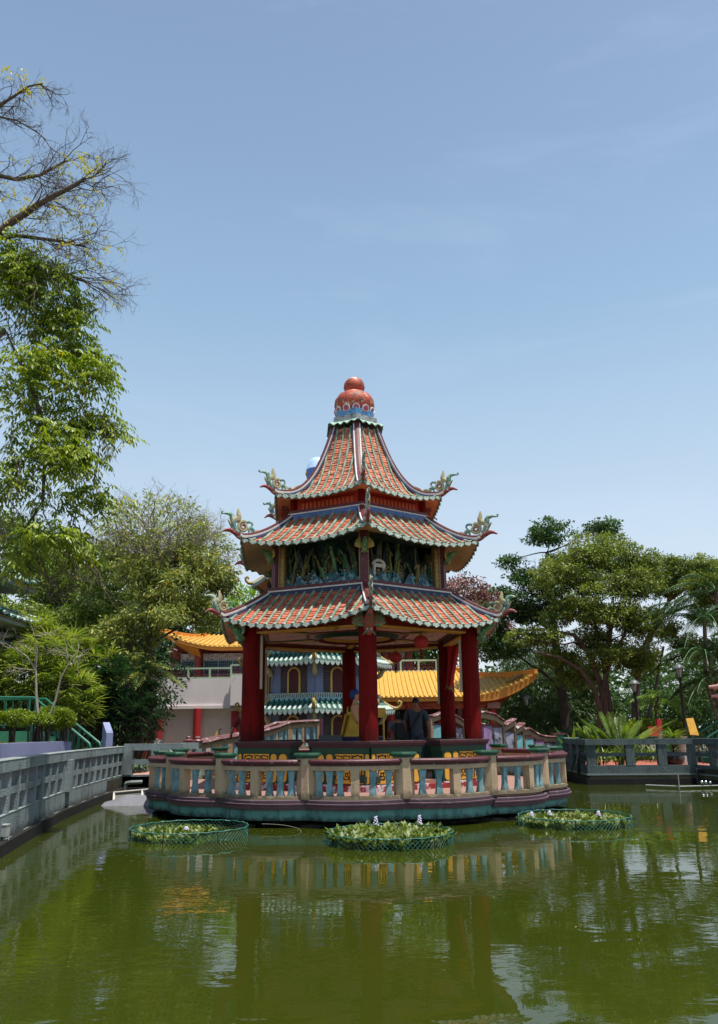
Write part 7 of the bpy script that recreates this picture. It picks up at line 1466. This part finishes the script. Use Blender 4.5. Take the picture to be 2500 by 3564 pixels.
def rail_run(off, land):
    up = Vector((0, 0, .92)); a, c = B0+off, T0+off; r = MB()
    r.tube([a+Vector((.03, 0, 0)), a+up*.9+Vector((.03, 0, 0)), a+up, c+up, c+up+land], .035, 8); r.build('handrail', m_grail, stn, 60)
    MB().tube([a+up*.18, c+up*.18, c+up*.18+land], .022, 6).build('lower_rail', m_grail, stn)
    for i in range(13):
        p = a.lerp(c, (i+.5)/13); MB().tube([p+up*.18, p+up], .028 if i in (4, 9) else .009, 6).build('rail_bar', m_grail, stn)
    for i in range(16):
        p = c+land*((i+.5)/16); MB().tube([p+up*.1, p+up], .028 if i % 5 == 0 else .009, 6).build('rail_bar', m_grail, stn)
rail_run(Vector((0, 0, 0)), Vector((-3.2, -1.3, 0))); rail_run(side, Vector((-3.4, .1, 0)))
bw_ = MB().beam((-7.45, 23.2, 1.2), (-6.95, 22.0, .9), .18, 1.5).build('retaining_wall', m_lav); tag(bw_, 'short lavender retaining wall beside the foot of the green stair', 'wall')
MB().beam((-7.0, 21.9, .8), (-8.4, 22.9, .8), .16, .75).build('low_wall', m_lav); tag(bpy.data.objects['low_wall'], 'low lavender wall running under the far stair handrail', 'wall')
# plants along the path end
n = 260; P = np.stack([RNG.uniform(-8.3, -6.6, n), RNG.uniform(24.0, 25.2, n), np.full(n, .5)], 1); a = RNG.uniform(0, 2*PI, n); D = np.stack([np.cos(a), np.sin(a), RNG.uniform(.6, 1.6, n)], 1); Nn = np.stack([-np.cos(a), -np.sin(a), np.full(n, .8)], 1)
lm_blue = leafmat('agave_leaf', '#3a5448', '#6f8a66', trans=.15)
o = stuff(put('agave_bed', leaves_mesh('agave_bed', P, D, Nn, RNG.uniform(.35, .7, n), np.full(n, .10), RNG.random(n), lm_blue, .35))); tag(o, 'bed of bluish strap-leaved plants at the end of the path', 'plants')
# ---- small things on the path end
b = MB(); b.box((-5.55, 26.0, 1.05), (.62, .5, .05)); b.box((-5.55, 26.0, 1.12), (.62, .5, .05))
for x in (-.26, .26):
    for y in (-.2, .2): b.beam((-5.55+x, 26+y, .47), (-5.55+x*.9, 26+y*.9, 1.05), .05, .05); b.tube([(-5.55+x*1.1, 26+y*1.1, .47), (-5.55+x, 26+y, 1.04)], .03, 6)
tag(b.build('plastic_stool', mat('green_plastic', '#2f9a63', .35, .05, 3, .02)), 'green plastic stool or small table near the landing railing', 'stool')
b = MB(); b.mi(0).grid(lambda u, v: Vector((-4.78-.12*math.sin(PI*v)*u, 26.5, .95+.78*v)), 4, 8); b.grid(lambda u, v: Vector((-4.78-.12*math.sin(PI*v)*u, 26.53, .95+.78*v)), 4, 8); b.mi(1).tube([(-4.74, 26.5, .46), (-4.72, 26.5, 1.74)], .015, 6); b.tube([(-4.74, 26.5, 1.73), (-4.64, 26.5, 1.73)], .015, 6)
tag(b.build('folded_sign', [m_ochre, m_dark], None, 60), 'narrow yellow curved banner on a dark pole by the landing', 'banner')
tag(MB().box((-4.7, 26.7, .95), (.28, .2, .62)).box((-4.7, 26.58, 1.05), (.2, .02, .3)).build('orange_bin', mat('orange_plastic', '#d2691e', .5, .08, 3, .03)), 'orange upright board beside the yellow banner', 'board')
tag(MB().lathe([(.15, .465), (.17, .9), (.2, 1.16), (.21, 1.18), (.18, 1.17)], 16, (-4.25, 26.6, 0)).build('white_bin', mat('white_plastic', '#c9cbc8', .4), None, 40), 'white plastic tub beside the orange board', 'tub')
rk = thing('garden_rock', 'pale sculpted garden rock at the end of the path below the dark palms', 'rock', (-6.9, 27.6, .455)); b = MB()
for (x, z, r) in ((-6.9, .9, .42), (-6.6, .75, .35), (-7.05, 1.25, .22), (-6.4, .6, .25)): b.ball((x, 27.6, z), r, 10, 7, (1, .8, .9))
b.build('boulder', mat('pale_rock', '#9a978f', .9, .25, 4, .8, 9, dirt='#55534d', dpos=(.52, .62), dscale=4, bdist=.1), rk, 60)

# ================================================================ RIGHT TERRACE FURNITURE
m_iron = mat('black_iron', '#15171a', .45, .15, 4, .05)
def lamp(base, h, label):
    root = thing('lamp_post', label, 'lamp post', base, 'black garden lamp posts'); x, y, z = base
    MB().lathe([(.12, 0), (.12, .15), (.07, .25), (.05, .5), (.045, h-.55), (.07, h-.5), (.03, h-.46)], 12, base).build('post', m_iron, root, 40)
    b = MB()
    for q in range(6): a = q*PI/3; b.tube([(x+.07*math.cos(a), y+.07*math.sin(a), z+h-.46), (x+.14*math.cos(a), y+.14*math.sin(a), z+h-.16)], .010, 5)
    b.build('cage', m_iron, root); MB().lathe([(.055, h-.44), (.12, h-.17)], 6, base).build('glass', mat('lamp_glass', '#8d9690', .15, .05, 3, 0, spec=.6), root)
    MB().lathe([(.21, h-.16), (.19, h-.11), (.10, h-.02), (.03, h+.0), (.02, h+.07)], 12, base).build('hood', mat('grey_lamp_hood', '#5a605d', .4, .1, 3, .05), root, 40)
lamp((10.1, 29, .455), 2.9, 'black lamp post with pale hood rising behind the areca palms'); lamp((11.0, 27, .455), 3.3, 'black lamp post standing by the green fence under the tall palms'); lamp((7.15, 34, .455), 2.6, 'dim black lamp post in front of the dark bamboo grove')
fn = thing('green_fence', 'green metal fence with rounded panels along the back of the terrace', 'fence', (10, 28.4, .455))
for i in range(7):
    x0 = 6.9+i*.95; b = MB(); b.tube([(x0, 28.4, .46), (x0, 28.4, 1.2), (x0+.06, 28.4, 1.3), (x0+.84, 28.4, 1.3), (x0+.9, 28.4, 1.2), (x0+.9, 28.4, .46)], .022, 6); b.tube([(x0, 28.4, .62), (x0+.9, 28.4, .62)], .016, 6)
    for q in range(1, 10): b.tube([(x0+.09*q, 28.4, .62), (x0+.09*q, 28.4, 1.3)], .008, 4, False)
    b.build('fence_panel', m_grail, fn)
tag(MB().box((10.35, 27.2, .75), (.3, .3, .6)).build('green_cabinet', m_gstep), 'small green cabinet below the yellow board on the terrace', 'cabinet')
gs = thing('terrace_stair', 'green stair with slanting handrail leaving the terrace at the edge', 'stair', (12, 26.5, .455))
for i in range(6): MB().box((11.55+.28*i, 26.6, .46+.09*(i+1)), (.28, 1.2, .18*(i+1))).build('step', m_gstep, gs)
for y in (26.0, 27.2):
    MB().tube([(11.3, y, .46), (11.3, y, 1.3), (12.9, y, 2.2), (14, y, 2.2)], .035, 7).build('handrail', m_grail, gs, 60)
    for i in range(12): MB().tube([(11.35+.13*i, y, .46+.075*i), (11.35+.13*i, y, 1.32+.073*i)], .01, 5).build('rail_bar', m_grail, gs)
rp_ = thing('red_post_sign', 'short post with red top and red board on the terrace', 'sign', (10.1, 27, .455)); MB().box((10.12, 27, 1.0), (.13, .13, 1.1)).build('post', m_grey, rp_); MB().box((10.12, 26.99, 1.72), (.15, .15, .36)).build('red_top', m_colred, rp_); MB().box((9.9, 26.95, 1.5), (.34, .05, .32)).build('board', m_ored, rp_)
ea = thing('yellow_board', 'yellow board leaning on an easel at the terrace edge', 'board', (10.85, 26, .455)); b = MB(); b.hexa([(10.70, 25.9, 1.38), (10.98, 25.9, 1.36), (10.98, 25.94, 1.36), (10.70, 25.94, 1.38)], [(10.66, 26.02, 1.90), (10.90, 26.02, 1.92), (10.90, 26.06, 1.92), (10.66, 26.06, 1.90)]); b.build('panel', m_ochre, ea)
b = MB(); b.tube([(10.62, 25.9, .46), (10.76, 26.05, 1.9)], .015, 5); b.tube([(11.02, 25.9, .46), (10.84, 26.05, 1.9)], .015, 5); b.tube([(10.85, 26.5, .46), (10.8, 26.07, 1.9)], .015, 5); b.build('easel', m_barkred, ea)
tag(MB().lathe([(.12, .9), (.16, 1.30), (.18, 1.34), (.15, 1.33)], 16, (10.45, 26, 0)).lathe([(.10, .465), (.10, .9)], 10, (10.45, 26, 0)).build('white_tub', mat('white_plastic', '#c9cbc8', .4), None, 40), 'white tub standing on a short stand behind the terrace railing', 'tub')
sp2 = thing('horn_speaker', 'pair of pink horn loudspeakers on a pole at the right edge', 'loudspeaker', (12.0, 26.2, .455)); m_horn = mat('pink_horn', '#b58a80', .5, .1, 3, .05)
MB().tube([(12.0, 26.2, .46), (12.0, 26.2, 3.2)], .035, 7).build('pole', m_iron, sp2)
for z, s in ((2.92, 1), (2.62, .8)):
    h_ = MB().lathe([(.05, -.22), (.06, -.1), (.075, 0), (.13, .12), (.19, .17), (.185, .18), (.12, .12), (.03, .02)], 18); put('horn', h_.mesh('horn', m_horn, 40), sp2, T((11.8, 26.1, z)) @ Matrix.Rotation(PI/2, 4, 'Y') @ Matrix.Rotation(.5, 4, 'X') @ Matrix.Diagonal((s, s, s, 1)))
